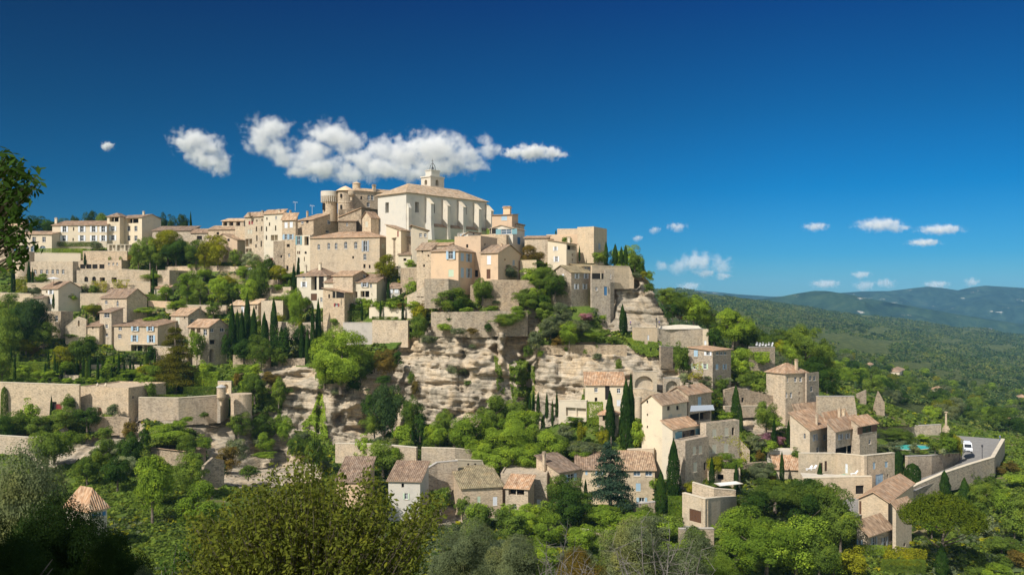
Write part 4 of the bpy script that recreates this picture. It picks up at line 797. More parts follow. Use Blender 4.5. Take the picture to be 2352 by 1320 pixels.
def belfry():
    Yc = 312; s = Yc / F; c = at(993, 442, Yc); th = R(48); z = lambda y: (HY - y) * s; mb = MB(); sq = 3.05 * 2
    base = H('bell_tower', '', None, (967,989,1020), 405, 445, 42, 'F', 0, 'w', 't', [('L',978,419,6,12,'A^'),('R',1004,420,7,14,'A^')], Y=Yc, root=ch_, part='belfry', dig=1)
    P = at(989, 445, Yc); d1 = np.array((-math.cos(R(42)), math.sin(R(42)), 0)); d2 = np.array((math.sin(R(42)), math.cos(R(42)), 0)); a = solve(P, d1, U(967)); b = solve(P, d2, U(1020)); ct = P + d1 * a / 2 + d2 * b / 2
    mb.box((ct[0], ct[1], z(406)), a * 1.08, b * 1.08, .5, -R(42)); mb.box((ct[0], ct[1], z(404) + .2), a * .62, b * .62, z(391) - z(404), -R(42)); mb.box((ct[0], ct[1], z(391) + .2), a * .68, b * .68, .3, -R(42)); mb.build('belfry_stage', ST['w'], ch_, ch_.location)
    im = MB(); zt = z(390) + .4
    for i in range(4):
        t = R(45 + 90 * i - 42); r = 1.0; im.tube([(ct[0] + r * math.cos(t), ct[1] + r * math.sin(t), zt), (ct[0] + r * .85 * math.cos(t), ct[1] + r * .85 * math.sin(t), zt + 1.4), (ct[0] + .12 * math.cos(t), ct[1] + .12 * math.sin(t), zt + 2.6)], .10, 5)
    im.tube([(ct[0], ct[1], zt + .8), (ct[0], ct[1], zt + 4.0)], [.14, .05], 5); im.tube([(ct[0] - .4, ct[1], zt + 3.3), (ct[0] + .4, ct[1], zt + 3.3)], .06, 5)
    im.lathe((ct[0], ct[1], zt + .5), [(.5, 0), (.42, .3), (.25, .7), (.01, .8)], 10); im.build('iron_bell_cage', IRON, ch_, ch_.location)
belfry()
# --- houses round the church
H('long_building', 'long stone building with arched windows and a reddish roof', 'the long arched window building', (712,872,905), 544, 622, 14, 'H', 16, 'y', 'o', [('L',732,567,6,13,'w^'),('L',755,565,6,15,'w^'),('L',772,565,6,15,'w^'),('L',794,563,7,16,'w^'),('L',817,563,7,16,'w^'),('L',839,565,8,25,'wG^'),('L',838,590,7,14,'w'),('L',837,611,5,9,'d'),('L',811,591,4,6,'d'),('L',849,612,4,8,'d'),('R',880,565,7,10,'cC'),('R',894,567,7,10,'cC')], Y=288, depth=14)
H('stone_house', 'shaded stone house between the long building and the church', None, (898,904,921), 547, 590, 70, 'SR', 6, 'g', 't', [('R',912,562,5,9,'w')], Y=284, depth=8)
H('church_house', 'plastered house with a red window right below the church', 'the red window house', (887,921,942), 529, 575, 32, 'SL', 14, 'c', 't', [('L',914,537,3,14,'kR')], Y=283)
H('gabled_house', 'little gabled house with two grey windows against the church', 'the little grey window house', (948,983,986), 529, 570, -12, 'SL', 10, 'c', 't', [('L',966,540,6,9,'w'),('L',977,540,6,9,'w')], Y=279, depth=6, over=.6)
H('blue_shutter_house', 'white fronted little house with pale blue shutters and sloping roof', 'the white blue shuttered house', (1050,1075,1104), 534, 580, 30, 'SL', -14, 'w', 't', [('L',1063,546,5,16,'wB')], Y=278)
H('summit_house', 'brick coloured house with pale blue window on the right of the church', 'the brick coloured summit house', (1130,1176,1190), 493, 545, 14, 'SR', 6, 'p', 'n', [('L',1158,501,13,10,'cB')], Y=288, ch=[(1165,478,16,14)])
H('summit_house', 'small stone turret house tucked behind the brick coloured one', None, (1172,1186,1204), 515, 550, 20, 'SL', -10, 'b', 't', [], Y=292)
H('glazed_house', 'house with white sunroom roof and broad pale glazing', 'the white sunroom', (1125,1178,1205), 524, 590, 22, 'GL', 8, 'w', 'y', [('L',1163,532,24,12,'wT~'),('L',1134,531,18,12,'D'),('R',1192,553,7,16,'kV'),('R',1184,531,4,6,'w')], Y=280)
H('stone_house', 'stone house with blue door and terrace right of the church', None, (1104,1163,1180), 538, 600, 10, 'F', 0, 'b', 't', [('R',1172,550,8,14,'kB')], Y=276, depth=9)
H('stone_house', 'low rooftops clustered under the church wall', 'the clustered low roofs', (985,1030,1062), 563, 600, 25, 'GR', 8, 'b', 't', [('L',1020,570,4,5,'d')], Y=276)
H('low_house', 'small cream house with low roofs left of the pinkish blank wall', 'the small cream house', (915,958,962), 585, 615, 6, 'SR', 12, 'c', 'n', [('L',946,592,5,10,'w'),('L',930,596,7,6,'d')], depth=7, ch=[(951,560,6,18)])
H('blank_house', 'tall blank walled beige house left of the pink house', 'the blank beige wall', (957,990,1003), 573, 662, 20, 'SR', 16, 'b', 't', [('L',970,576,3,9,'d'),('L',984,587,4,4,'d'),('L',974,610,4,6,'d')], Y=263)
H('tall_house', 'tall plain peach wall stepping up behind the pink house', 'the tall peach wall', (1044,1104,1142), 541, 660, 24, 'F', 0, 'p', 't', [('L',1073,565,5,8,'d'),('L',1094,628,8,16,'d'),('L',1088,537,3,3,'d'),('R',1114,562,3,6,'d')], Y=264)
H('pink_house', 'pink plastered house with blue shutters above its terrace wall', 'the pink house', (990,1053,1094), 576, 676, 26, 'H', 16, 'p', 't', [('L',1036,585,10,20,'wB'),('L',1036,627,12,16,'cE'),('R',1062,590,7,18,'cB'),('R',1077,592,6,19,'wB'),('R',1062,626,7,22,'cB'),('R',1077,627,6,22,'wB')], Y=256)
H('peach_gable_house', 'peach gabled house with white shutters and a tall brown door', 'the peach gable', (1104,1144,1196), 580, 646, 30, 'GR', 20, 'p', 't', [('L',1123,597,9,20,'cW'),('L',1122,629,9,22,'kKW'),('R',1180,603,5,12,'cG'),('R',1160,596,3,4,'d')], Y=258, ch=[(1152,563,4,9)])
W('rough stone base wall under the pink house', [(975,640,700),(1030,640,700),(1056,645,700)], 'r', None, cop=False, Y=[254,253,256])
H('plain_house', 'plain beige wall house between the two peach gables and the orange tree', None, (1195,1232,1236), 597, 640, 8, 'F', 0, 'y', 't', [], depth=5)
# --- right shoulder
H('old_house', 'low stone houses with ragged roofs right of the sunroom', 'the ragged roofs', (1205,1258,1270), 546, 600, 8, 'SR', 8, 'b', 't', [], depth=8)
H('old_house', 'pinkish ruined wall house with flat top on the skyline', None, (1255,1332,1336), 538, 600, 6, 'F', 0, 'p', 't', [], Y=284, depth=8)
H('old_house', 'square reddish stone block beside the fortress wall', None, (1280,1330,1334), 525, 600, 5, 'F', 0, 'y', 't', [], Y=290, depth=8)
H('fortress_block', 'massive windowless pale stone block on the right crest', 'the massive stone block', (1326,1364,1394), 520, 603, 28, 'F', 0, 'y', 't', [('R',1377,566,5,14,'cG')], Y=276)
H('shuttered_house', 'pale two storey house with white shutters right of the orange tree', 'the pale shuttered house', (1258,1301,1325), 558, 610, 26, 'SL', 8, 'c', 't', [('L',1276,571,5,9,'wW'),('L',1278,595,6,12,'wW'),('R',1313,569,20,11,'D'),('R',1315,585,3,6,'d'),('R',1315,598,3,8,'d')], Y=268, ch=[(1307,547,6,14)])
H('upper_block', 'low upper block with four small windows and pale roof', None, (1305,1340,1378), 612, 640, 60, 'SL', 8, 'b', 'l', row('R',(1345,1352,1359,1366),615,4,7,'w'), Y=264, depth=13)
W('lit stone retaining wall at the right end of the crest', [(1360,611,655),(1445,612,652),(1456,640,655)], 'y', 'the right crest wall')
H('big_stone_house', 'big grey stone house with white shutters on the cliff edge', 'the big grey stone house', (1266,1312,1358), 625, 704, 42, 'GL', 16, 'g', 'l', [('R',1325,634,5,11,'wW'),('R',1346,634,5,11,'wW'),('R',1324,658,5,12,'wW'),('R',1343,658,5,12,'wW'),('L',1293,633,5,8,'cW'),('L',1275,623,3,5,'d')], Y=256)
H('loggia_house', 'grey stone house with dark loggia and bright blue door', 'the blue door house', (1356,1359,1402), 627, 706, 66, 'F', 0, 'g', 't', [('R',1373,634,26,13,'D'),('R',1391,668,7,20,'kV'),('R',1370,663,5,9,'w')], Y=258)
H('turret_house', 'square grey turret with a pale window beside the loggia', None, (1388,1390,1411), 619, 706, 66, 'F', 0, 'g', 't', [('R',1398,634,12,12,'w')], Y=262)
# --- lower left houses
H('grey_gable_house', 'narrow beige house with a broad windowless grey gable', 'the grey gable house', (96,134,187), 662, 716, 34, 'GR', 16, 'c', 'n', [('L',117,671,6,9,'wW'),('L',107,670,3,5,'d'),('L',113,692,6,12,'wW')])
H('ruined_tower', 'ivy patched broken stone tower house with dark windows', 'the broken tower house', (97,140,168), 715, 776, 35, 'F', 0, 'r', 't', [('L',130,731,6,13,'w'),('L',117,753,6,12,'d')])
H('lean_to', 'white walled lean-to left of the grey gable house', None, (78,97,99), 685, 715, 8, 'SR', 8, 'c', 'n', [], depth=6)
H('slate_gable_house', 'stone house with a tall slate grey gable and small arched window', 'the slate gable house', (232,291,338), 683, 738, 32, 'GR', 20, 'b', 'n', [('L',244,694,6,8,'w'),('L',270,697,5,13,'w^')])
H('stone_tower_house', 'slim stone tower house with a triple window', 'the slim tower house', (229,256,283), 717, 790, 34, 'SR', 9, 'b', 'n', [('L',245,724,13,10,'w'),('L',245,749,6,9,'wS'),('L',245,769,6,7,'w')])
bs = H('blue_shutter_house', 'beige house with light blue shutters and a balcony', 'the light blue shuttered house', (262,362,386), 749, 806, 15, 'SR', 13, 'y', 'n', [('L',276,754,8,9,'w'),('L',275,772,8,10,'w'),('L',311,754,8,11,'wB'),('L',346,754,8,11,'wB'),('L',309,777,8,15,'wB'),('L',347,778,9,17,'wB'),('L',314,800,26,13,'D'),('L',338,800,14,13,'D')], depth=13)
mb = MB(); q = at(326, 791, 0); P0_ = at(362, 806, float(D(362, 806))); t_ = R(15); d_ = np.array((-math.cos(t_), math.sin(t_), 0)); n_ = np.array((-math.sin(t_), -math.cos(t_), 0)); zz = (HY - 791) / F * P0_[1]
mb.prism([P0_ * (1, 1, 0) + d_ * .2 + n_ * .01 + (0, 0, zz), P0_ * (1, 1, 0) + d_ * 9.8 + n_ * .01 + (0, 0, zz), P0_ * (1, 1, 0) + d_ * 9.8 + n_ * 1.2 + (0, 0, zz), P0_ * (1, 1, 0) + d_ * .2 + n_ * 1.2 + (0, 0, zz)], (0, 0, .16))
for k in range(30): mb.box(tuple(P0_ * (1, 1, 0) + d_ * (.3 + k * .32) + n_ * 1.15 + (0, 0, zz + .16)), .03, .03, .85)
mb.build('balcony', SH['S'], bs, bs.location)
H('small_roofs', 'low tiled outbuilding left of the slim tower house', None, (197,228,231), 749, 790, 8, 'SR', 10, 'b', 'n', [('L',213,753,3,5,'d')], depth=7)
W('stone terrace wall with round arched gateway below the broken tower house', [(150,752,790),(178,728,790),(198,735,790)], 'b', None, wins=[(1,177,742,12,14,'A^')])
H('stone_house', 'grey stone house with a blocked pale window and dark gable', 'the blocked window house', (393,432,478), 724, 772, 30, 'GR', 16, 'g', 't', [('L',408,736,9,16,'cC'),('L',424,730,3,4,'d'),('R',442,738,8,12,'w')], ch=[(459,707,5,10)])
H('arcade_house', 'house with a glazed gallery under its roof and tall arch below', 'the glazed gallery house', (433,480,526), 751, 838, 28, 'GR', 17, 'b', 'o', [('L',443,758,9,13,'D'),('L',456,758,9,13,'D'),('L',471,763,8,14,'w'),('R',487,758,8,8,'w'),('R',510,757,10,8,'w'),('R',486,816,12,30,'A^'),('R',488,785,12,10,'d')])
H('small_house', 'small stone cottage with a white door among the cypresses', 'the white door cottage', (531,565,578), 700, 735, 20, 'SR', 9, 'b', 'y', [('L',557,710,6,13,'cW')])
H('small_house', 'small stone hut with pale roof behind the cypress tops', None, (574,593,608), 697, 735, 30, 'SR', 9, 'b', 'y', [('L',588,706,4,8,'d')])
H('small_house', 'pale rough walled barn with a stone pillar behind the cypresses', 'the pale rough barn', (600,650,668), 690, 735, 10, 'F', 0, 'y', 't', [])
H('tall_porch_house', 'beige house with tall two storey porch openings', 'the tall porch house', (682,750,790), 633, 705, 22, 'H', 19, 'c', 'n', [('L',698,636,6,7,'w'),('L',698,653,7,12,'wW'),('L',721,650,13,32,'D'),('L',738,648,11,34,'D'),('L',721,682,14,16,'kK'),('L',738,688,5,10,'w')], ch=[(735,606,6,8),(702,612,5,5)])
H('terrace_house', 'wide cream house with brown roof, terrace and shaded green side', 'the wide terrace house', (745,865,891), 648, 700, 12, 'SR', 20, 'c', 'n', [('L',771,656,4,11,'w'),('L',806,654,7,11,'wG'),('L',838,653,8,11,'wG'),('L',812,676,18,13,'D'),('L',838,675,20,14,'D'),('L',852,656,5,9,'w')], ch=[(786,644,4,16)])
H('upper_roof_house', 'raised dormer house with shallow gable above the wide terrace house', None, (765,810,850), 633, 660, 20, 'GR', 12, 'b', 't', [('R',836,634,5,7,'w')], Y=274)
H('outhouse', 'stone outhouse with lean-to roof and shuttered square window', 'the stone outhouse', (742,791,795), 672, 735, 12, 'SL', 10, 'b', 'o', [('L',756,680,4,9,'d'),('L',778,677,28,14,'D'),('L',773,700,6,7,'wR')], depth=7, Y=268)
H('garage', 'grey roofed garage with two pale doors', 'the pale door garage', (893,918,935), 662, 674, 6, 'SR', 14, 'G', 'n', [('L',898,667,9,12,'kW'),('L',911,667,9,12,'kW')], depth=6)
W('rough stone wall with steps right of the pale door garage', [(920,615,668),(960,615,668)], 'r', None); W('beige house wall with a porch below the blank beige wall', [(935,680,712),(985,655,712)], 'b', None, wins=[(0,965,675,16,16,'D')])
# --- retaining walls of the middle
W('broad rubble retaining wall under the peach gable', [(1080,655,690),(1130,642,694),(1215,643,694),(1240,672,692)], 'r', 'the broad rubble wall', cop=False)
W('short rubble terrace wall with vertical drains', [(1108,686,716),(1192,682,716)], 'r', 'the short rubble wall', cop=False)
W('long weathered terrace wall along the top of the cliff', [(990,716,760),(1060,716,766),(1130,714,764),(1212,713,762)], 'r', 'the long cliff top wall', cop=False)
W('smooth grey rendered retaining wall', [(788,741,792),(855,741,788)], 'G', 'the grey rendered wall'); W('diagonally patterned stone retaining wall', [(855,736,788),(937,737,782)], 'b', 'the patterned stone wall')
W('pale garden wall behind the clipped hedge', [(848,706,728),(948,706,728)], 'c', None)
W('thin stone wall on the rim of the right cliff', [(1222,793,806),(1330,792,806),(1440,792,818)], 'r', 'the cliff rim wall', cop=False)
W('low stone terrace wall under the white door cottage', [(380,700,716),(520,702,720)], 'b', None); W('stone terrace step with clipped plants left of the tall porch house', [(600,660,676),(668,660,676)], 'b', None); W('lower terrace step planted with low hedges', [(596,676,692),(668,675,692)], 'b', None)
W('pink toned stone wall under the glazed gallery house', [(352,795,832),(430,800,834)], 'b', None); W('crumbling garden wall right of the arch tower', [(535,815,842),(620,820,842)], 'r', None, cop=False)
W('stone foundation wall under the row of cypresses', [(600,738,780),(690,742,780),(740,740,776)], 'b', None)
for lab, P_, m_ in (('low pale wall under the yellow green crest trees', [(380,612,624),(470,610,622),(556,612,622)], 'b'), ('short terrace wall among bright trees right of the shaded flat house', [(452,664,676),(520,666,678),(560,664,676)], 'r'),
  ('rough low wall winding below the narrow white hut', [(548,640,652),(600,644,655),(648,640,650)], 'r'), ('pinkish terrace wall left of the blocked window house', [(340,690,702),(392,692,706)], 'p'), ('long low wall in front of the formal garden trees', [(186,838,846),(262,836,844),(340,838,846)], 'b'),
  ('thin garden wall with flat coping above the long rampart', [(60,858,866),(180,862,870)], 'b'), ('rocky terrace edge left of the blue door garage wall', [(1700,1064,1076),(1762,1060,1072)], 'r'), ('tumbled dry stone wall above the attic window house', [(1690,770,782),(1722,776,790)], 'r'),
  ('mossy terrace wall between the cypress row and the big round tree', [(640,824,838),(700,822,836)], 'r'), ('low stone edge under the pale green pool garden trees', [(1930,1170,1184),(1972,1172,1188)], 'g'), ('old low wall under the olive trees at the cliff foot', [(1040,1020,1030),(1120,1016,1028)], 'r')):
    W(lab, P_, m_, None, cop=False)
# --- fort walls on the left
W('long stone rampart with pale coping at the left edge', [(-60,876,960),(60,880,958),(182,884,955)], 'b', 'the long rampart', wins=[(1,125,935,10,26,'d'),(1,135,938,14,22,'kR')])
H('bastion', 'square corner bastion with a small arched door', 'the corner bastion', (181,295,329), 890, 960, 14, 'F', 0, 'b', 't', [('L',229,944,9,18,'kK^'),('R',306,912,4,6,'d')], depth=16)
W('stone rampart running from the corner bastion to the sentry turret', [(318,913,952),(410,914,956),(500,908,962),(506,908,962)], 'b', 'the middle rampart')
TW('slim round sentry turret with stone cap', 505, 890, 922, 10, 'b', 6, lm='the sentry turret', prof=[(3,0),(7,4),(10,9),(10,32)], Y=233)
TW('wide low round bastion beside the sentry turret', 547, 906, 952, 24, 'b', 0, lm='the round bastion', Y=238)
W('shaded return wall between the sentry turret and round bastion', [(506,908,962),(526,905,950)], 'g', None, Y=[237,247])
W('garden pavilion wall with round arch and hedge roof', [(500,876,906),(531,876,906)], 'y', 'the garden pavilion', wins=[(0,519,892,11,20,'A^')], Y=246)
W('lower rampart wall at the left edge', [(-40,998,1040),(60,1004,1040),(105,1004,1034)], 'b', None); TW('tiny round watch turret with domed cap', 142, 988, 1004, 9, 'b', 5, lm='the tiny watch turret')
W('sloping rubble wall with little buttress under the corner bastion', [(205,958,990),(275,956,990),(296,960,995)], 'r', None, cop=False)
H('ruin', 'roofless overgrown stone ruin with dark right side', 'the overgrown ruin', (342,428,473), 1037, 1072, 28, 'SR', -14, 'r', 't', [], Y=214)
W('curved fragment of ruined vault beside dry brush', [(462,1110,1120),(470,1068,1118),(490,1050,1116),(515,1056,1114)], 'd', 'the ruined vault', cop=False)
H('garden_house', 'hidden garden house with pointed tiled roof and blue window', 'the hidden blue window house', (150,205,246), 1170, 1205, 30, 'H', 42, 'c', 'o', [('R',227,1181,15,9,'wV~')], Y=150)
# --- right middle
W('terrace wall with small doorway below the right crag', [(1455,752,787),(1510,753,790)], 'y', 'the doorway terrace wall', wins=[(0,1489,775,4,12,'kW')])
W('dark creeper hung terrace wall under the white belvedere', [(1509,755,792),(1540,755,796),(1616,755,800)], 'g', 'the belvedere wall', Y=[258,260,262]); H('gate_lodge', 'narrow stone lodge at the right end of the belvedere', None, (1614,1627,1632), 756, 795, 20, 'F', 0, 'y', 't', [('L',1620,787,5,10,'kW')], depth=4)
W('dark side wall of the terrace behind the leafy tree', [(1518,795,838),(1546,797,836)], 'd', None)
H('white_shutter_house', 'two storey stone house with pale shutters and a glazed attic band', 'the attic window house', (1581,1637,1679), 806, 862, 40, 'SL', 6, 'g', 'o', [('L',1599,811,9,14,'cB'),('L',1626,812,8,8,'wW'),('L',1596,841,8,12,'wE'),('L',1619,841,7,12,'wE'),('R',1648,811,7,7,'w'),('R',1657,811,7,7,'w'),('R',1666,811,7,7,'w'),('R',1647,842,6,12,'cB'),('R',1664,842,4,12,'wB')], Y=240)
W('dark terrace wall under parked sun loungers', [(1722,797,850),(1780,797,852)], 'd', 'the sun lounger terrace', Y=[262,264])
H('three_storey_house', 'three storey stone house with orange roof above the ruin wall', 'the three storey stone house', (1760,1804,1854), 857, 935, 62, 'H', 20, 'b', 'o', [('R',1809,871,3,12,'w'),('R',1827,871,6,11,'w'),('R',1839,871,6,11,'w'),('R',1806,907,5,12,'w'),('R',1817,907,5,12,'w'),('R',1836,903,3,7,'d'),('R',1836,917,3,9,'d')], ch=[(1829,829,6,8)], Y=238)
H('stair_tower', 'stone end tower with three pale windows attached to the three storey house', None, (1850,1853,1881), 857, 927, 45, 'F', 0, 'g', 't', [('R',1861,868,6,11,'w'),('R',1871,868,6,11,'w'),('R',1864,893,6,12,'w')], Y=240)
W('broad grey stone terrace wall right of the three storey house', [(1878,910,958),(1962,910,958),(1968,950,960)], 'g', 'the broad grey terrace wall', Y=[236,238,238])
W('crumbling ruin wall with one small black opening', [(1665,895,940),(1690,888,940),(1760,905,940),(1815,918,942)], 'r', 'the crumbling ruin wall', wins=[(1,1706,918,6,11,'d')], cop=False)
W('dry stone wall with flat capping below the ruin', [(1665,933,945),(1790,932,945)], 'b', None)
H('old_roof_house', 'low stone house with a rough brown roof behind the villa', None, (1823,1828,1920), 945, 970, 58, 'SL', 10, 'g', 't', [], Y=236, depth=14)
vl = H('villa', 'large stone villa with blue grey shutters and stepped tiled roofs', 'the large stone villa', (1815,1860,1908), 987, 1048, 44, 'SL', 32, 'y', 'o', [('R',1872,1004,5,15,'wG'),('R',1895,1004,5,13,'wG'),('R',1878,1034,6,14,'w'),('R',1893,1032,4,12,'w'),('L',1848,1001,4,12,'w')], ch=[(1876,956,5,12)], Y=214)
H('', '', None, (1900,1919,1984), 989, 1050, 47, 'SL', 18, 'g', 'o', [('R',1930,1003,5,12,'wG'),('R',1947,1001,5,12,'wG'),('R',1963,1000,4,11,'wG'),('R',1971,1000,4,11,'w'),('R',1945,1033,58,20,'D')], Y=214, root=vl, part='front_wing')
H('', '', None, (1892,1899,1950), 970, 1000, 47, 'SL', 14, 'y', 'o', [], Y=222, root=vl, part='upper_wing', ch=[(1938,945,6,12),(1928,940,6,10)])
H('glazed_wing', 'villa side wing with large black framed window', 'the black framed window wing', (1955,1975,2014), 977, 1048, 50, 'SL', 14, 'g', 'o', [('R',1992,985,22,16,'vK'),('R',1998,1014,5,10,'w')], Y=218)
W('stone terrace front with tall narrow doors beside the villa pool', [(1838,1041,1086),(1921,1041,1090)], 'y', 'the pool terrace front', wins=[(0,1887,1073,6,22,'v'),(0,1897,1070,6,24,'v')], Y=[205,207])
W('pale stone terrace front with one white door', [(1921,1041,1092),(1985,1047,1094)], 'y', None, wins=[(0,1944,1075,6,22,'kW')], Y=[207,199])
W('stone garage wall with pale blue doors by the road', [(1985,1047,1118),(2055,1040,1110)], 'b', 'the blue door garage wall', wins=[(0,2008,1069,6,16,'kB'),(0,2036,1066,7,14,'kB'),(0,2020,1101,18,26,'kB'),(0,2039,1092,3,8,'d')], Y=[199,206])
W('long stone base wall of the pool terrace with a square dark window', [(1846,1098,1146),(2003,1094,1140)], 'y', 'the pool base wall', wins=[(0,1975,1124,19,20,'d')], Y=[193,195])
H('gabled_stone_house', 'gabled stone house with chimneys behind the umbrella pine', 'the pine shaded gabled house', (1972,2040,2098), 1152, 1215, 36, 'GL', 18, 'y', 'o', [('R',2077,1174,5,8,'d'),('L',1976,1165,5,30,'kK')], ch=[(2026,1128,7,14),(2064,1140,5,8)], Y=180)
H('front_wing', 'low front wing with grey blue shutters and brown roof', 'the low shuttered wing', (1968,1993,2049), 1229, 1262, 50, 'SL', 22, 'b', 't', [('R',2007,1247,7,28,'wG'),('R',2032,1246,7,26,'wG'),('L',1975,1250,6,22,'wB^')], Y=172)
H('side_wing', 'narrow stone side wing with small square windows under the pine', None, (2050,2058,2094), 1166, 1275, 50, 'SL', 8, 'y', 't', [('R',2078,1250,5,8,'d'),('R',2092,1251,5,8,'d'),('R',2077,1176,6,8,'d')], Y=176)
# --- centre right
H('cliff_house', 'pale house with long red roof built against the cliff', 'the house against the cliff', (1345,1434,1437), 884, 955, 3, 'SR', 22, 'c', 'o', [('L',1369,895,8,10,'w'),('L',1369,917,6,9,'d'),('L',1395,900,10,34,'D'),('L',1421,897,8,11,'w'),('L',1421,925,9,14,'cW')], depth=8)
W('low garden house with one wide shaded opening', [(1283,920,966),(1347,920,966)], 'c', 'the wide opening garden house', wins=[(0,1323,946,46,20,'D')], name='garden_house', cat='house')
W('stone vault front with a wide round arch', [(1455,854,905),(1509,853,905)], 'y', 'the wide arch vault', wins=[(0,1479,879,42,32,'A^')], name='vault', cat='vault'); W('smaller stone vault with a tall dark arch', [(1525,868,905),(1562,868,905)], 'g', 'the tall dark arch vault', wins=[(0,1543,890,27,32,'A^')], name='vault', cat='vault')
W('beige wall and parapet in front of the wide arch vault', [(1432,893,925),(1478,892,930),(1525,905,930)], 'b', None); TW('round beige stone pillar tower between cypresses', 1467, 912, 958, 8, 'y', 0, Y=226)
TW('square pillared garden kiosk', 1399, 942, 1010, 4, 'y', 0, Y=220, name='garden_pier', cat='pillar') ; H('kiosk', 'little open kiosk with tiled hip roof between two cypresses', 'the tiled kiosk', (1376,1420,1428), 952, 1000, 10, 'H', 10, 'y', 'o', [('L',1390,960,12,12,'D'),('L',1407,960,12,12,'D')], depth=4, Y=221)
gb = H('white_gable_house', 'tall whitewashed gable house with closed pale shutters', 'the tall whitewashed house', (1474,1521,1578), 929, 1100, 42, 'GL', 20, 'c', 't', [('R',1536,937,7,10,'d'),('R',1557,936,7,10,'d'),('R',1540,960,9,18,'cC'),('R',1561,959,9,18,'cC'),('L',1487,922,3,6,'d'),('L',1487,952,3,6,'d'),('L',1487,980,3,6,'d')], Y=208, ch=[])
H('', '', None, (1521,1545,1604), 985, 1100, 46, 'SL', 14, 'c', 'o', [('R',1562,998,12,18,'v'),('R',1582,997,30,20,'vT')], Y=201, root=gb, part='sun_room')
H('', '', None, (1548,1574,1628), 1012, 1100, 44, 'F', 0, 'g', 't', [('R',1595,1034,7,18,'cC'),('R',1609,1032,7,18,'cC'),('R',1597,1072,8,22,'cC'),('R',1619,1070,5,18,'d')], Y=196, root=gb, part='lower_wing')
H('grey_side_house', 'gabled stone house with grey side and pale door above a canopy', 'the canopy house', (1532,1581,1634), 906, 975, 42, 'GL', 16, 'g', 'o', [('R',1607,922,8,22,'cB'),('L',1555,911,4,5,'w'),('R',1608,957,46,20,'D')], ch=[(1579,884,7,14)], Y=217)
H('creeper_house', 'stone terrace block with beige shutters and yellow creeper', 'the creeper terrace block', (1608,1622,1698), 972, 1090, 55, 'F', 0, 'b', 't', [('R',1641,994,9,18,'cC'),('R',1669,991,9,18,'cC'),('R',1684,990,6,18,'d'),('R',1641,1030,10,20,'cC'),('R',1668,1028,10,20,'cC')], Y=205)
W('sloping stair wall with arch covered in yellow creeper', [(1690,1000,1060),(1722,1035,1062)], 'y', None, wins=[(0,1702,1035,10,24,'A^')]); H('white_wall_house', 'plain white walled outbuilding', 'the white walled outbuilding', (1762,1826,1830), 1036, 1062, 5, 'F', 0, 'w', 't', [], depth=5)
H('orange_roof_shed', 'low shed with bright orange tiles', 'the orange roofed shed', (1782,1850,1856), 1078, 1100, 8, 'SR', 20, 'b', 'o', [], depth=6)
H('pool_house', 'low shaded house behind the leafy garden trees', None, (1625,1700,1740), 1078, 1108, 12, 'F', 0, 'b', 't', [('L',1655,1096,14,14,'D'),('L',1690,1092,10,14,'d')], Y=200)
W('curved stone garage building with brown wooden door', [(1567,1132,1208),(1620,1146,1212),(1655,1142,1208),(1692,1140,1200)], 'y', 'the brown garage door', wins=[(0,1597,1184,27,28,'kK')], Y=[183,178,182,190], name='garage', cat='garage'); W('low stone parapet of the white pool terrace', [(1590,1108,1135),(1640,1122,1140),(1690,1126,1140)], 'b', None, Y=[190,188,190])
W('shaded stone wall below the garage drive', [(1560,1215,1255),(1640,1214,1250)], 'g', None); W('dark stone wall beside the long brown roofed house', [(1455,1158,1178),(1505,1152,1180)], 'd', None)
# --- bottom centre
H('long_stone_house', 'stone house with shallow brown roof and blue white shutters', 'the shuttered stone house', (1232,1285,1332), 1084, 1160, 50, 'SL', 26, 'b', 'n', [('R',1311,1096,13,16,'wB')], Y=198, ch=[(1250,1042,7,14)])
H('long_stone_house', 'long stone house with ribbed brown roof behind the cedar', 'the ribbed roof house', (1322,1385,1392), 1078, 1158, 5, 'SR', 26, 'y', 'n', [('L',1347,1084,5,11,'cB'),('L',1376,1086,8,9,'wB'),('L',1374,1112,7,10,'w')], Y=202, depth=9)
H('long_stone_house', 'stone house end with two blue paned windows', 'the blue paned house', (1385,1504,1507), 1079, 1158, 3, 'SR', 26, 'y', 't', [('L',1463,1087,16,11,'w~'),('L',1490,1087,16,11,'w~'),('L',1466,1118,11,18,'cB'),('L',1474,1147,12,10,'wB')], Y=200, depth=9)
H('olive_roof_house', 'stone house with broad olive toned roof', 'the olive roofed house', (1060,1154,1165), 1116, 1188, -14, 'SR', 24, 'b', 'l', [('L',1137,1150,10,20,'cW'),('L',1100,1146,7,14,'cE')], Y=193, depth=12)
H('big_blank_house', 'big blank grey brown stone wall house', 'the big blank stone house', (1150,1256,1262), 1088, 1188, 6, 'F', 0, 'g', 't', [('L',1238,1159,10,26,'kW')], Y=197, depth=10)
H('loggia_house', 'small tiled porch house with dark wooden loggia', 'the wooden loggia house', (1161,1213,1222), 1122, 1188, 14, 'SR', 17, 'b', 'o', [('L',1186,1130,36,13,'D'),('L',1182,1163,9,14,'w^')], Y=190, depth=6)
H('white_house', 'white plastered house with green shutter and pink brown roof', 'the white green shuttered house', (892,965,980), 1105, 1195, 6, 'SR', 26, 'w', 'n', [('L',925,1114,6,10,'d'),('L',933,1139,7,14,'wE'),('L',942,1170,8,14,'cE')], Y=186, depth=9)
H('red_roof_house', 'house with ribbed red roof behind the laurel bush', 'the ribbed red roof', (772,838,842), 1106, 1150, 3, 'SR', 36, 'p', 'n', [], Y=192, depth=10)
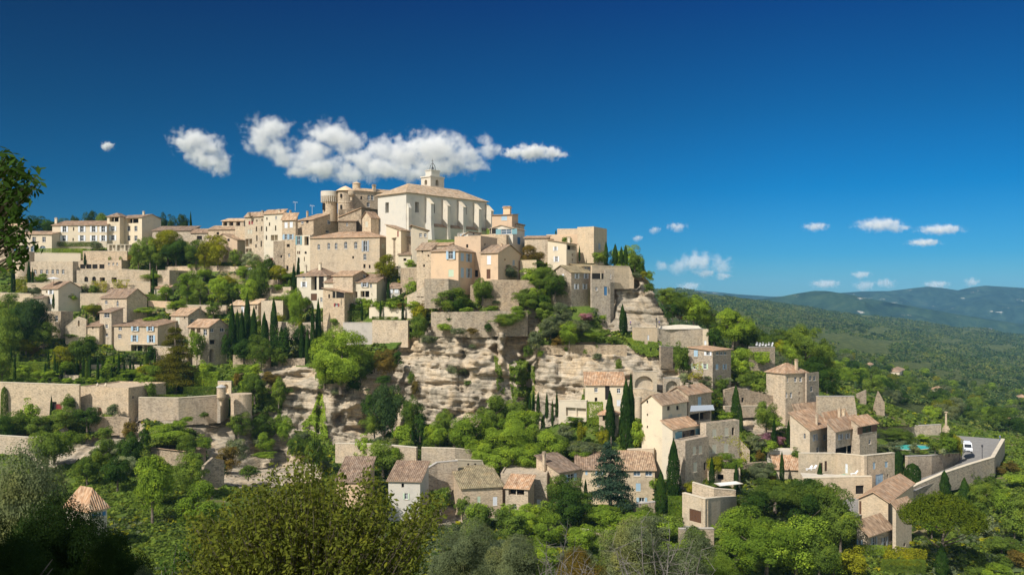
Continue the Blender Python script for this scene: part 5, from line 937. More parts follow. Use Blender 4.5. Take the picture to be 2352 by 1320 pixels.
W('grey gable ruin with a pale chimney strip', [(962,1088,1120),(1005,1062,1116),(1052,1058,1114)], 'g', 'the grey gable ruin', Y=[197,199,200]); W('pale plastered ruin wall with broken beam holes', [(1050,1056,1100),(1108,1058,1096),(1114,1080,1096)], 'c', None, wins=[(0,1076,1066,5,5,'d'),(0,1092,1066,5,5,'d')], Y=[202,206,206])
W('long stone wall under the olive terrace', [(770,1018,1062),(870,1020,1064),(956,1028,1072)], 'b', 'the olive terrace wall'); W('stone wall with dark buttress niche below the round trees', [(968,1028,1072),(1045,1030,1068),(1112,1036,1060)], 'b', None)
W('low beige wall above the ribbed roof house', [(1440,1032,1050),(1502,1030,1050)], 'y', None); W('pale low terrace wall at the bottom between dry shrubs', [(1320,1216,1240),(1420,1220,1244)], 'b', None)
# --- road, van, column, pools
W('long roadside parapet wall along the outer bend', [(2055,1140,1156),(2110,1112,1140),(2170,1086,1120),(2230,1066,1104),(2284,1050,1086),(2308,1008,1040)], 'm', 'the roadside parapet', Y=[198,203,208,214,220,246]); 
W('grey stone wall inside the road bend under the pool garden', [(2085,1048,1090),(2140,1046,1085),(2208,1038,1066)], 'g', 'the pool garden wall', Y=[222,226,238]); W('long boundary wall behind the turquoise pool', [(2012,980,1005),(2090,978,1003),(2162,975,1000)], 'g', 'the boundary wall', Y=[268,268,270])
W('broken stone wall fragment on the slope above the boundary wall', [(1968,905,925),(1990,895,930)], 'r', None, cop=False, Y=272); W('tall pointed rock like ruin in the grass', [(2008,935,950),(2018,898,952),(2032,925,948)], 'r', 'the pointed ruin', cop=False, Y=266)
def col():
    y = 272; c = at(2173, 985, y); s = y / F; r = empty('stone_column', c, 'slender stone memorial column on a stepped plinth', 'column'); LM.append((2173, 960, 30, 'the memorial column')); mb = MB()
    mb.box(tuple(c - (0, 0, 1)), 12 * s, 12 * s, 1 + 3 * s); mb.box(tuple(c + (0, 0, 3 * s)), 8 * s, 8 * s, 5 * s); mb.build('plinth', ST['b'], r, c); mb = MB(); mb.lathe(c + (0, 0, 8 * s), [(2.6 * s, 0), (2.1 * s, 18 * s), (1.9 * s, 28 * s), (3.2 * s, 30 * s)], 12); mb.box(tuple(c + (0, 0, 38 * s)), 6 * s, 6 * s, 2 * s); mb.build('shaft', ST['b'], r, c)
col()
# ================================================================== road, pools, car park, people
def sheet(name, polyA, polyB, m, lift=.0, kind='structure', Ya=None, Yb=None, n=24):
    """ribbon between two photo-pixel lines lying on the ground"""
    def res(P, k):
        P = np.array(P, float); L = np.r_[0, np.cumsum(np.linalg.norm(np.diff(P, axis=0), axis=1))]; t = np.linspace(0, L[-1], k); return np.stack([np.interp(t, L, P[:, i]) for i in range(P.shape[1])], 1)
    A, B = res(polyA, n), res(polyB, n); rows = []
    for f in np.linspace(0, 1, 6):
        p = A * (1 - f) + B * f; d = D(p[:, 0], p[:, 1]) if p.shape[1] < 3 else p[:, 2]; rows.append(np.stack([U(p[:, 0]) * d, d, (HY - p[:, 1]) / F * d + lift], 1))
    V = np.stack(rows); k, q = V.shape[:2]; ii = np.arange(k * q).reshape(k, q); f = np.stack([ii[:-1, :-1], ii[1:, :-1], ii[1:, 1:], ii[:-1, 1:]], -1).reshape(-1, 4)
    o = link(bpy.data.objects.new(name, npmesh(name, V.reshape(-1, 3), f, m, smooth=True))); 
    if kind: o['kind'] = kind
    return o
ASPH = mat('weathered_asphalt', (.20, .19, .175), .9, (.27, .255, .23), .8); PAVE = mat('pale_gravel', (.50, .44, .35), .95, (.58, .52, .42), .6)
sheet('road', [(1900,1165,186),(1990,1128,200),(2070,1112,210),(2140,1090,220),(2195,1068,232),(2212,1046,242),(2196,1000,268)], [(1960,1190,180),(2060,1148,195),(2120,1118,203),(2190,1090,211),(2262,1062,221),(2292,1046,228),(2302,1008,252)], ASPH, .02)
BLOCK.append([(1900,1165),(1990,1128),(2070,1112),(2140,1090),(2195,1068),(2212,1046),(2196,1000),(2302,1008),(2292,1046),(2262,1062),(2190,1090),(2120,1118),(2060,1148),(1960,1190)])
sheet('lane', [(1568,1206),(1640,1214)], [(1600,1222),(1670,1212)], ASPH, .05, n=6)
sheet('terrace_paving', [(1515,750,259.5),(1560,745,262),(1604,748,263)], [(1512,757,258.3),(1560,756,260.2),(1614,756,262)], PAVE, .05, n=8)
sheet('footpath', [(1515,690),(1530,712),(1560,735)], [(1522,690),(1545,712),(1590,738)], PAVE, .1, n=10)
LAWN = mat('lawn', (.05, .09, .022), .95, (.11, .13, .045), 1.2)
sheet('lawn', [(2025,1019.5,243),(2203,1019.5,243)], [(2060,1044.2,226),(2203,1040,230)], LAWN, .0, n=10)
sheet('lawn', [(2260,1275),(2352,1280)], [(2280,1320),(2400,1320)], LAWN, .6, n=10)
def pool(label, P, wm, rim=.5):
    """P: photo pixel outline at one level"""
    Y0 = P[0][2]; z = (HY - P[0][1]) / F * Y0; pts = [(U(a) * (z * F / (HY - b)), z * F / (HY - b), z) for a, b, _ in P]; c = np.mean(pts, 0); r = empty('swimming_pool', c, label, 'pool'); LM.append((float(np.mean([p[0] for p in P])), float(np.mean([p[1] for p in P])), 60, 'the ' + ' '.join(label.split()[:3])))
    mb = MB(); mb.prism([tuple(p) for p in pts][::-1], (0, 0, .05)); mb.build('water', wm, r, c); o2 = [tuple(c + (np.array(p) - c) * (1 + rim / max(np.linalg.norm(np.array(p) - c), 1)) - (0, 0, .05)) for p in pts]; mb = MB(); mb.prism(o2[::-1], (0, 0, .09)); mb.build('rim', ST['c'], r, c); BLOCK.append([(a, b) for a, b, _ in P]); return r
WAT = mat('turquoise_water', (.06, .40, .33), .35, spec=.5); WAT2 = mat('pale_green_water', (.16, .42, .33), .3, spec=.5); TARP = mat('white_pool_cover', (.72, .72, .68), .7)
pool('turquoise garden pool beside the boundary wall', [(2042,1024.5,238),(2075,1021,238),(2142,1024,238),(2140,1029,238),(2096,1033,238),(2062,1031,238)], WAT)
pool('pale green pool on the villa terrace', [(1880,1098,200),(1900,1093,200),(1950,1087,200),(1954,1091,200),(1935,1096,200),(1882,1103,200)], WAT2)
pool('garden pool under a white cover', [(1645,1109,196),(1688,1105,196),(1702,1110,196),(1656,1115,196)], TARP)
sheet('pool_deck', [(1838,1085,203),(1990,1092,201)], [(1850,1103,193.5),(2003,1098,195.5)], PAVE, .0, n=8)
def lounger(x, y, Y, look, rz=.4):
    c = at(x, y, Y); r = empty('sun_lounger', c, look, 'sun lounger', 'white sun loungers'); mb = MB(); mb.box((c[0], c[1], c[2] + .28), 1.2, .6, .12, rz); mb.build('seat', WHITE, r, c)
    mb = MB(); d = np.array((math.cos(rz), math.sin(rz), 0)); n = np.array((-math.sin(rz), math.cos(rz), 0)); a = c + d * .55 + (0, 0, .36); mb.prism([a - n * .3, a + n * .3, a + n * .3 + d * .5 + (0, 0, .55), a - n * .3 + d * .5 + (0, 0, .55)], (.0, .0, .1)); mb.build('backrest', WHITE, r, c)
    for s in (-.5, .5):
        mb = MB(); q = c + d * s; mb.box((q[0], q[1], q[2]), .06, .5, .29, rz); mb.build('leg', WHITE, r, c)
lounger(1857, 1079, 203.5, 'white sun lounger left of the pale green terrace pool, outer one'); lounger(1867, 1078, 203.5, 'white sun lounger nearer the tall narrow doors'); lounger(1960, 1090, 199, 'white sun lounger at the right end of the pale green pool', .1)
for i in range(6): lounger(1738 + i * 7, 793 + (i % 2), 265, ('leftmost ' if i == 0 else 'rightmost ' if i == 5 else ['second', 'third', 'fourth', 'fifth'][i - 1] + ' from left ') + 'white lounger in the row on the dark terrace wall', 1.2)
def van():
    c = at(2221, 1037, 236); r = empty('van', c, 'white van driving down the grey road bend', 'van'); LM.append((2221, 1022, 24, 'the white van')); r.rotation_euler = (0, 0, R(-20)); G = PANE
    mb = MB(); w_ = 1.0; pr = [(-2.7, .35), (-2.7, 1.15), (-2.0, 1.4), (-1.35, 2.3), (-1.0, 2.5), (2.9, 2.55), (3.0, 2.3), (3.0, .35)]
    mb.prism([(w_, y, z) for y, z in pr], (-2 * w_, 0, 0)); b = mb.build('body', WHITE, r)
    mb = MB(); mb.prism([(-.88, -2.01, 1.44), (.88, -2.01, 1.44), (.82, -1.42, 2.25), (-.82, -1.42, 2.25)], (0, -.03, .02)); mb.build('windscreen', G, r)
    for s in (-1, 1):
        mb = MB(); x = s * 1.004; mb.prism([(x, -1.45, 1.45), (x, -.95, 2.1), (x, .1, 2.1), (x, .1, 1.45)], (s * .02, 0, 0)); mb.build('side_window', G, r)
        mb = MB(); mb.box((s * .72, -2.72, .82), .34, .06, .24); mb.build('headlight', mat('headlight_glass', (.6, .62, .65), .1), r)
        for y in (-1.75, 1.95):
            mb = MB(); mb.tube([(s * .74, y, .36), (s * 1.0, y, .36)], .36, 14); wh = mb.build('wheel', IRON, r); mb = MB(); mb.tube([(s * 1.0, y, .36), (s * 1.015, y, .36)], .2, 12); mb.build('rim', SH['W'], wh)
        mb = MB(); mb.box((s * 1.15, -1.35, 1.4), .16, .1, .3); mb.build('mirror', IRON, r)
    mb = MB(); mb.box((0, -2.73, .38), 1.9, .08, .26); mb.build('bumper', IRON, r); mb = MB(); mb.box((0, -2.73, .7), .9, .05, .12); mb.build('grille', IRON, r)
van()
def lamp(x, yb, Y, hpx, label):
    c = at(x, yb, Y); s = Y / F; h = hpx * s; r = empty('street_lamp', c, label, 'street lamp'); mb = MB(); mb.tube([(0, 0, 0), (0, 0, .5), (0, 0, h)], [.13, .09, .07], 8); mb.build('post', IRON, r); mb = MB(); mb.lathe((0, 0, h), [(.05, 0), (.2, .12), (.24, .5), (.26, .52), (.05, .75), (.001, .8)], 8); mb.build('lantern', IRON, r)
lamp(2256, 1061, 221, 34, 'slim dark street lamp on the edge of the grey road')
lamp(1508, 753, 257, 18, 'pale lamp standard on the belvedere corner below the crag')
# people -------------------------------------------------------------
def person_mesh(pose, parts):
    J = {'hip': (0, 0, .92, .115), 'waist': (0, 0, 1.08, .11), 'chest': (0, .0, 1.32, .135), 'neck': (0, 0, 1.49, .05), 'head': (0, -.01, 1.60, .085), 'crown': (0, 0, 1.70, .075), 'kneeL': (-.1, -.05 * pose, .48, .065), 'kneeR': (.1, .10 * pose, .48, .065), 'ankL': (-.1, -.22 * pose, .08, .045), 'ankR': (.1, .26 * pose, .08, .045), 'toeL': (-.1, -.22 * pose - .14, .04, .035), 'toeR': (.1, .26 * pose - .14, .04, .035),
         'shL': (-.17, 0, 1.41, .055), 'shR': (.17, 0, 1.41, .055), 'elL': (-.24, .03, 1.13, .042), 'elR': (.24, .03, 1.13, .042), 'haL': (-.22, -.10, .90, .034), 'haR': (.22, -.10, .90, .034)}
    E = [('hip','waist'),('waist','chest'),('chest','neck'),('neck','head'),('head','crown'),('hip','kneeL'),('hip','kneeR'),('kneeL','ankL'),('kneeR','ankR'),('ankL','toeL'),('ankR','toeR'),('chest','shL'),('chest','shR'),('shL','elL'),('shR','elR'),('elL','haL'),('elR','haR')]
    gr = {'body': 0, 'shirt': .022, 'trousers': .02}[parts]
    if parts == 'shirt': E = [e for e in E if e in (('hip','waist'),('waist','chest'),('chest','shL'),('chest','shR'),('shL','elL'),('shR','elR'))]
    if parts == 'trousers': E = [e for e in E if e in (('hip','kneeL'),('hip','kneeR'),('kneeL','ankL'),('kneeR','ankR'))]
    ks = [k for k in J if any(k in e for e in E)]; me = bpy.data.meshes.new(parts); me.from_pydata([J[k][:3] for k in ks], [(ks.index(a), ks.index(b)) for a, b in E], []); o = bpy.data.objects.new('tmp', me); link(o)
    o.modifiers.new('s', 'SKIN'); sv = me.skin_vertices[0].data if me.skin_vertices else None
    if sv is None: me.attributes; 
    for i, k in enumerate(ks): sv[i].radius = (J[k][3] + gr, J[k][3] * (.8 if k in ('chest', 'waist', 'hip') else 1) + gr)
    sv[ks.index('hip')].use_root = True
    o.modifiers.new('u', 'SUBSURF').levels = 1; dg = bpy.context.evaluated_depsgraph_get(); m2 = bpy.data.meshes.new_from_object(o.evaluated_get(dg)); bpy.data.objects.remove(o); m2.name = parts; m2.materials.clear(); return m2
SKIN = mat('skin', (.45, .27, .19), .6); PC = {}
def person(x, y, Y, label, shirt, trouser, rz=0., pose=1, grp=None):
    c = at(x, y, Y); r = empty('person', c, label, 'person', grp); r.rotation_euler = (0, 0, rz)
    for p, col in (('body', (.45, .27, .19)), ('shirt', shirt), ('trousers', trouser)):
        if (p, pose) not in PC:
            try: PC[(p, pose)] = person_mesh(pose, p)
            except Exception as ex: print('skin', ex); mb = MB(); mb.lathe((0, 0, 0), [(.1, 0), (.14, .5), (.18, 1.3), (.06, 1.45), (.1, 1.6), (.001, 1.72)], 10); q = mb.build(p, SKIN); PC[(p, pose)] = q.data; bpy.data.objects.remove(q); PC[(p, pose)].materials.clear()
        me = PC[(p, pose)]; o = link(bpy.data.objects.new(p, me), r)
        if not me.materials: me.materials.append(None)
        o.material_slots[0].link = 'OBJECT'; o.material_slots[0].material = SKIN if p == 'body' else mat('cloth', col, .9)
person(2297, 1012, 247, 'person in bright blue walking by the end of the road wall', (.02, .22, .42), (.02, .12, .22), .5)
for i, (x, y, s, t, l) in enumerate([(1548, 731, (.6,.6,.6), (.08,.08,.1), 'white top, furthest left on the path'), (1556, 736, (.1,.1,.12), (.3,.3,.35), 'black top on the belvedere path'), (1561, 738, (.55,.5,.45), (.05,.05,.08), 'beige top on the belvedere path'), (1566, 739, (.5,.1,.08), (.1,.1,.12), 'red top on the belvedere path'), (1571, 741, (.65,.65,.6), (.2,.2,.25), 'white top under the round tree'), (1576, 741, (.06,.08,.15), (.4,.35,.3), 'navy top at the right of the path'), (1514, 749, (.02,.1,.5), (.05,.05,.1), 'bright blue top on the white belvedere'), (1448, 749, (.08,.08,.3), (.05,.05,.1), 'dark blue top in the shade under the crag')]):
    person(x, y, 266 if x > 1520 else 258.5, 'small figure in ' + l, s, t, i * .8, 1 if i % 2 else 0, 'visitors on the belvedere' if x > 1520 else None)
def gazing(): pass
# antenna, aerials, statues
def aerial(x, y, Y, label):
    c = at(x, y, Y); r = MB(); r.tube([c, c + (0, 0, 3.0)], .05, 5)
    for k in range(5): r.tube([c + (-.7 + k * .35, 0, 2.6), c + (-.7 + k * .35 + .1, 0, 3.4 - k * .1)], .025, 4)
    r.tube([c + (-.8, 0, 2.95), c + (.9, 0, 2.95)], .035, 4); o = r.build('television_aerial', SH['W'], None, c); o.location = c; setp(o, label, 'aerial')
aerial(717, 492, 306, 'pale television aerial on the roof left of the castle'); aerial(678, 484, 308, 'short bluish aerial on the ridge of the tall row houses')
for i, (x, y, Y, l) in enumerate([(224, 893, 239, 'left small stone urn on the corner bastion parapet'), (243, 893, 238.5, 'right small stone urn on the corner bastion parapet')]):
    mb = MB(); mb.lathe((0, 0, 0), [(.35, 0), (.35, .15), (.14, .4), (.2, .7), (.34, 1.0), (.3, 1.3), (.1, 1.5), (.001, 1.8)], 12); o = mb.build('stone_urn', ST['c']); o.location = at(x, y, Y); setp(o, l, 'urn')
def parasol(x, y, Y, wpx, label, col='c'):
    c = at(x, y, Y); s = Y / F; r = empty('parasol', c, label, 'parasol'); mb = MB(); mb.tube([(0, 0, 0), (0, 0, 2.5)], .05, 6); mb.build('pole', SH['K'], r); mb = MB(); mb.lathe((0, 0, 1.9), [(wpx * s / 2, 0), (.1, .6), (.001, .65)], 8); mb.build('canopy', SH['W'], r)
parasol(123, 653, 303, 30, 'big cream parasol on the terrace below the six window block')
def canopy():
    y = 205; P = [(1583, 946), (1640, 944), (1650, 938), (1590, 936)]; mb = MB(); z0 = (HY - 945) / F * y; z1 = z0 + .9
    a = [np.array((U(1585) * y, y, z0)), np.array((U(1648) * y, y + 3, z0)), np.array((U(1640) * (y + 4), y + 5, z1)), np.array((U(1586) * (y + 4), y + 3.5, z1))]; mb.prism(a, (0, 0, .1)); o = mb.build('awning', SH['G'], None, a[0]); o.location = a[0]; setp(o, 'grey corrugated awning on the canopy house terrace', 'awning')
canopy()
# ================================================================== plants of the village
for k, x, yb, w_, h_ in [
 # crest and hotel gardens
 ('@D',95,560,90,62),('@M',150,560,70,54),('@P',208,566,40,84),('@P',175,566,26,72),('@M',240,566,60,74),('@P',372,570,36,80),('@P',392,572,26,72),('@P',410,574,40,84),('@C',438,572,8,86),('@P',424,572,26,72),
 ('C',195,608,6,28),('B',252,600,7,12),('B',277,600,7,12),('O',222,577,30,24),('Q',300,600,14,18),
 ('M',318,612,44,60),('M',345,612,46,66),('Y',385,600,76,74),('D',405,612,70,66),('M',360,615,40,50),('R',425,592,22,36),('M',450,612,50,60),('Y',500,612,60,74),('Y',470,616,40,54),('M',540,612,30,40),('F',575,612,42,40),
 ('C',28,672,7,66),('C',66,665,9,66),('C',34,670,4,46),('C',75,668,6,54),('C',352,675,5,60),
 ('o',80,678,30,24),('o',60,676,26,20),('M',215,678,20,24),('s',95,648,40,22),('Q',70,640,20,20),('o',190,672,30,20),
 ('R',382,690,36,34),('R',430,690,54,62),('M',460,694,40,50),('R',502,694,56,60),('M',535,695,40,44),('R',575,700,60,62),('M',600,690,46,80),('M',585,660,40,60),('Y',520,668,54,34),('Y',640,650,40,40),('M',615,640,34,50),('s',640,668,26,18),
 ('C',675,665,10,60),('C',685,650,9,58),('B',665,660,8,22),
 # lower left
 ('P',75,800,90,118),('M',15,830,70,110),('M',20,745,60,70),('D',40,780,50,80),('M',100,800,60,60),('M',5,880,50,70),('C',124,708,9,36),('B',168,752,26,20),('Y',215,724,44,26),('n',228,722,16,26),('C',198,745,5,26),('C',227,728,4,20),
 ('Y',145,846,60,50),('M',185,838,64,62),('D',200,830,50,50),('Q',165,805,34,14),('s',265,838,40,26),('D',345,838,36,44),('D',285,835,30,24),('o',300,835,34,26),
 ('R',405,716,50,26),('o',440,724,40,16),('C',389,752,6,34),('M',490,728,36,36),('s',365,735,20,14),('E',402,888,100,150),('R',452,838,36,80),('Y',60,810,50,30),('Q',75,812,30,20),
 ('C',533,812,17,118),('C',545,806,14,95),('C',556,808,14,100),('C',568,792,18,118),('C',583,800,18,96),('C',607,798,17,82),('C',629,802,20,118),('C',613,796,12,60),('D',650,830,44,80),('D',560,830,60,50),('D',520,822,26,60),('C',646,820,14,70),
 ('M',600,845,56,70),('M',640,840,36,44),('R',680,760,44,96),('Y',692,770,20,44),('R',675,715,44,50),('C',718,828,12,130),('C',731,812,16,126),('C',693,832,13,90),('C',706,830,12,76),('M',735,790,30,40),('D',690,800,46,50),
 ('R',783,888,136,130),('R',745,885,60,90),('M',828,880,50,60),('Q',885,858,56,66),('D',905,852,38,46),('M',860,850,30,40),
 ('s',770,752,38,26),('C',796,720,7,42),('C',855,700,6,52),('C',892,688,8,46),('C',831,736,6,46),('C',874,738,6,48),('C',925,740,7,48),('C',982,712,8,30),('S',815,722,26,30),('s',830,706,26,26),('s',845,712,26,30),('s',862,706,24,20),('s',875,716,30,26),('s',905,712,40,26),('Q',925,712,30,20),('s',950,712,36,24),('Q',975,712,24,22),('n',880,708,12,10),('S',900,700,30,20),
 ('Y',885,640,58,54),('s',945,616,34,24),('R',948,676,36,34),('o',1168,641,50,38),
 ('M',1030,720,74,54),('D',1045,716,50,44),('M',1108,694,62,54),('s',1105,690,40,30),('s',1000,722,26,20),('s',1070,724,40,22),('s',1120,722,40,20),('M',963,780,46,60),('Y',965,735,40,36),('s',960,770,30,30),('o',985,790,40,24),
 # cliff top garden
 ('Q',1222,608,68,50),('S',1228,616,50,26),('s',1172,592,16,12),('S',1258,640,40,34),('M',1240,666,60,46),('R',1225,660,70,44),('M',1275,686,66,60),('M',1215,714,70,50),('R',1232,700,50,40),('D',1245,722,34,50),
 ('o',1290,740,60,50),('o',1265,770,60,50),('o',1320,770,56,40),('R',1265,772,40,46),('R',1308,792,52,50),('o',1230,800,40,46),('n',1345,734,36,18),('o',1340,760,40,24),('S',1155,748,70,32),('s',1160,744,50,24),('S',1410,784,20,14),('s',1385,735,18,14),('Q',1280,790,34,20),
 ('C',1331,600,5,36),('C',1277,542,5,14),('S',1300,566,26,26),('M',1375,606,34,28),('C',1392,608,11,54),('C',1413,606,14,46),('C',1427,606,10,40),('C',1437,606,11,44),('&R',1440,645,84,80),('&M',1462,650,50,60),('M',1458,620,34,40),('D',1473,636,16,36),('s',1492,644,24,26),('Y',1478,640,20,18),('S',1490,668,30,24),('o',1462,640,30,16),('C',1430,766,17,68),('C',1437,766,10,50),
 # right shoulder trees
 ('R',1594,745,80,66),('M',1600,742,60,54),('M',1625,758,50,50),('R',1683,792,100,86),('M',1690,788,80,70),('M',1718,800,50,60),('D',1640,790,40,40),('M',1555,720,60,50),('M',1530,700,50,36),('D',1545,735,40,40),('M',1750,820,60,60),('S',1535,812,30,26),
 ('M',1562,862,40,72),('D',1570,866,30,60),('R',1703,862,62,60),('R',1725,830,40,24),('s',1748,836,50,20),('Y',1790,812,30,30),('M',1800,800,60,40),('M',1850,850,90,100),('M',1890,860,60,80),('D',1875,880,60,60),('R',1820,830,50,50),('D',1900,900,50,50),
 ('o',1625,884,50,24),('F',1570,876,26,24),('Q',1602,872,36,16),('Y',1598,850,26,50),('C',1646,876,9,28),('S',1665,888,24,20),('S',1715,886,54,34),('M',1745,904,46,40),('S',1735,894,40,26),('C',1783,885,8,36),('F',1665,880,40,16),
 ('C',1690,982,24,98),('C',1702,992,10,60),('M',1760,990,54,70),('R',1775,992,50,44),('Y',1750,965,24,34),('C',1778,1032,12,70),('C',1811,1024,9,60),('n',1758,1018,40,26),('n',1790,1022,26,26),('R',1765,1040,50,30),('o',1735,1030,50,36),('S',1830,1060,34,34),('Q',1745,1058,26,26),('o',1700,915,30,20),
 ('M',1640,930,40,40),('s',1670,965,50,24),('M',1655,900,30,34),
 # under the cliff
 ('P',880,1004,84,124),('o',868,1028,36,30),('o',905,1028,40,30),('M',945,1000,56,90),('D',965,1012,36,70),('C',902,1036,10,56),('C',948,1036,9,52),('C',975,1030,8,50),('M',1020,1000,52,60),('M',1010,1020,40,50),('o',1035,1020,40,30),('R',1073,1044,90,86),('M',1130,1000,86,90),('M',1170,980,80,60),('R',1180,1060,110,90),('R',1145,1020,70,60),('R',1200,1030,80,80),('R',1265,1060,90,70),('M',1230,1070,60,50),('R',1150,1090,80,60),('D',1110,1030,40,60),('D',1240,1064,50,40),
 ('M',880,1086,100,70),('R',895,1085,70,64),('s',1000,1085,46,26),('C',1017,1082,6,26),('o',1245,1000,20,20),
 ('C',1217,962,8,58),('C',1236,960,10,60),('C',1225,950,8,50),('C',1256,960,9,60),('C',1269,978,7,60),('C',1279,958,8,60),('C',1247,990,12,36),
 ('h',1367,974,34,50),('C',1401,1012,26,114),('C',1438,1030,32,160),('C',1449,1026,20,168),('R',1466,1028,34,60),('D',1455,1030,30,30),('Y',1335,1020,30,46),('Y',1385,1030,30,44),('S',1380,1010,26,40),('o',1300,1010,40,40),('o',1345,1044,90,34),('s',1310,1046,34,24),('s',1320,970,40,16),
 ('Z',1402,1168,104,170),('C',1547,1142,34,134),('C',1518,1180,30,100),('C',1635,1124,15,76),('C',1691,1126,12,62),('C',1796,1106,12,70),('C',1883,1136,17,74),('h',1551,1184,32,44),('Y',1588,1136,38,30),('Y',1642,1096,40,50),('R',1665,1088,60,46),('R',1690,1090,50,40),('o',1752,1098,68,40),('Q',1770,1108,24,20),('S',1655,1126,50,20),('Y',1615,1090,16,30),
 # bottom right
 ('M',1780,1170,130,66),('D',1850,1160,90,60),('D',1740,1190,90,60),('M',1900,1240,130,140),('D',1850,1250,90,110),('M',1930,1260,90,110),('R',1705,1260,120,92),('R',1760,1310,150,120),('R',1830,1320,140,120),('R',1690,1320,110,90),('M',1880,1330,90,100),('R',1915,1320,60,60),('Y',1965,1330,70,70),('Y',1960,1320,50,50),('R',1620,1340,120,80),('M',1560,1330,100,60),
 ('K',2096,1146,38,82),('K',2063,1108,22,72),('C',2169,1146,30,66),('C',2215,1168,28,72),('U',2165,1300,180,166),('C',2163,1325,32,76),('F',2268,1228,46,44),('M',2250,1160,60,50),('M',2220,1110,50,40),('S',2085,1080,36,34),('M',2330,1230,60,70),('M',2300,1265,70,34),('Q',2345,1300,60,40),('s',2290,1330,90,36),('M',2352,1180,50,50),('S',2300,1300,50,30),('H',2075,1318,90,34),('h',2000,1275,60,22),('M',2240,1330,50,30),
 ('o',2015,1040,44,26),('M',2060,1010,90,26),('M',2180,1030,46,40),('Y',2197,1040,16,44),('O',2068,1040,34,30),('M',2098,1042,24,24),('O',2150,1040,30,30),('M',2095,1045,26,20),('n',2165,1050,24,14),('s',2120,1010,30,16),('S',2220,1075,20,14),
 # lower left corner trees
 ('M',105,1075,80,80),('R',125,1060,90,70),('F',250,1060,60,54),('M',235,1080,70,70),('D',300,1075,60,80),('R',350,1190,94,140),('R',360,1150,80,80),('M',440,1130,70,80),('R',455,1220,110,110),('D',270,1120,70,70),('M',200,1110,60,60),('F',280,1090,60,50),('M',30,1000,90,50),('M',90,1002,70,46),('M',150,985,80,50),('R',70,985,50,64),('D',200,985,60,50),('D',5,1010,70,50),('S',185,1008,24,16),('s',245,968,30,20),('B',238,962,9,14),('B',193,960,8,14),('O',258,962,30,36),
 ('B',10,962,16,84),('C',83,920,8,30),('C',118,978,8,70),('M',158,950,34,42),('M',430,1040,60,40),('s',390,1010,100,40),('s',410,985,40,24),('o',395,1000,50,30),('M',720,1090,50,90),('R',735,1080,40,60),('o',745,1080,40,30),
 ('M',600,1000,60,50),('M',585,920,50,60),('M',640,930,40,60),('Q',545,890,18,40),('C',511,890,6,30),('C',549,902,6,32),('s',560,900,30,36),('S',575,880,40,40),('R',580,870,40,36),('Q',620,880,50,30),('h',475,888,52,34),('H',460,910,70,22),('h',516,876,40,8),('H',385,914,80,8),
 ('R',350,890,60,50),('R',380,905,50,30),('M',345,915,30,40),
 ('H',50,872,110,40),('h',90,812,60,10),('h',440,700,50,14),('H',350,696,70,20),('h',300,870,110,10),('h',480,615,90,8),('H',200,560,90,9),('H',895,735,76,8),('H',815,738,46,24),('h',140,585,110,14),('H',165,566,90,10),
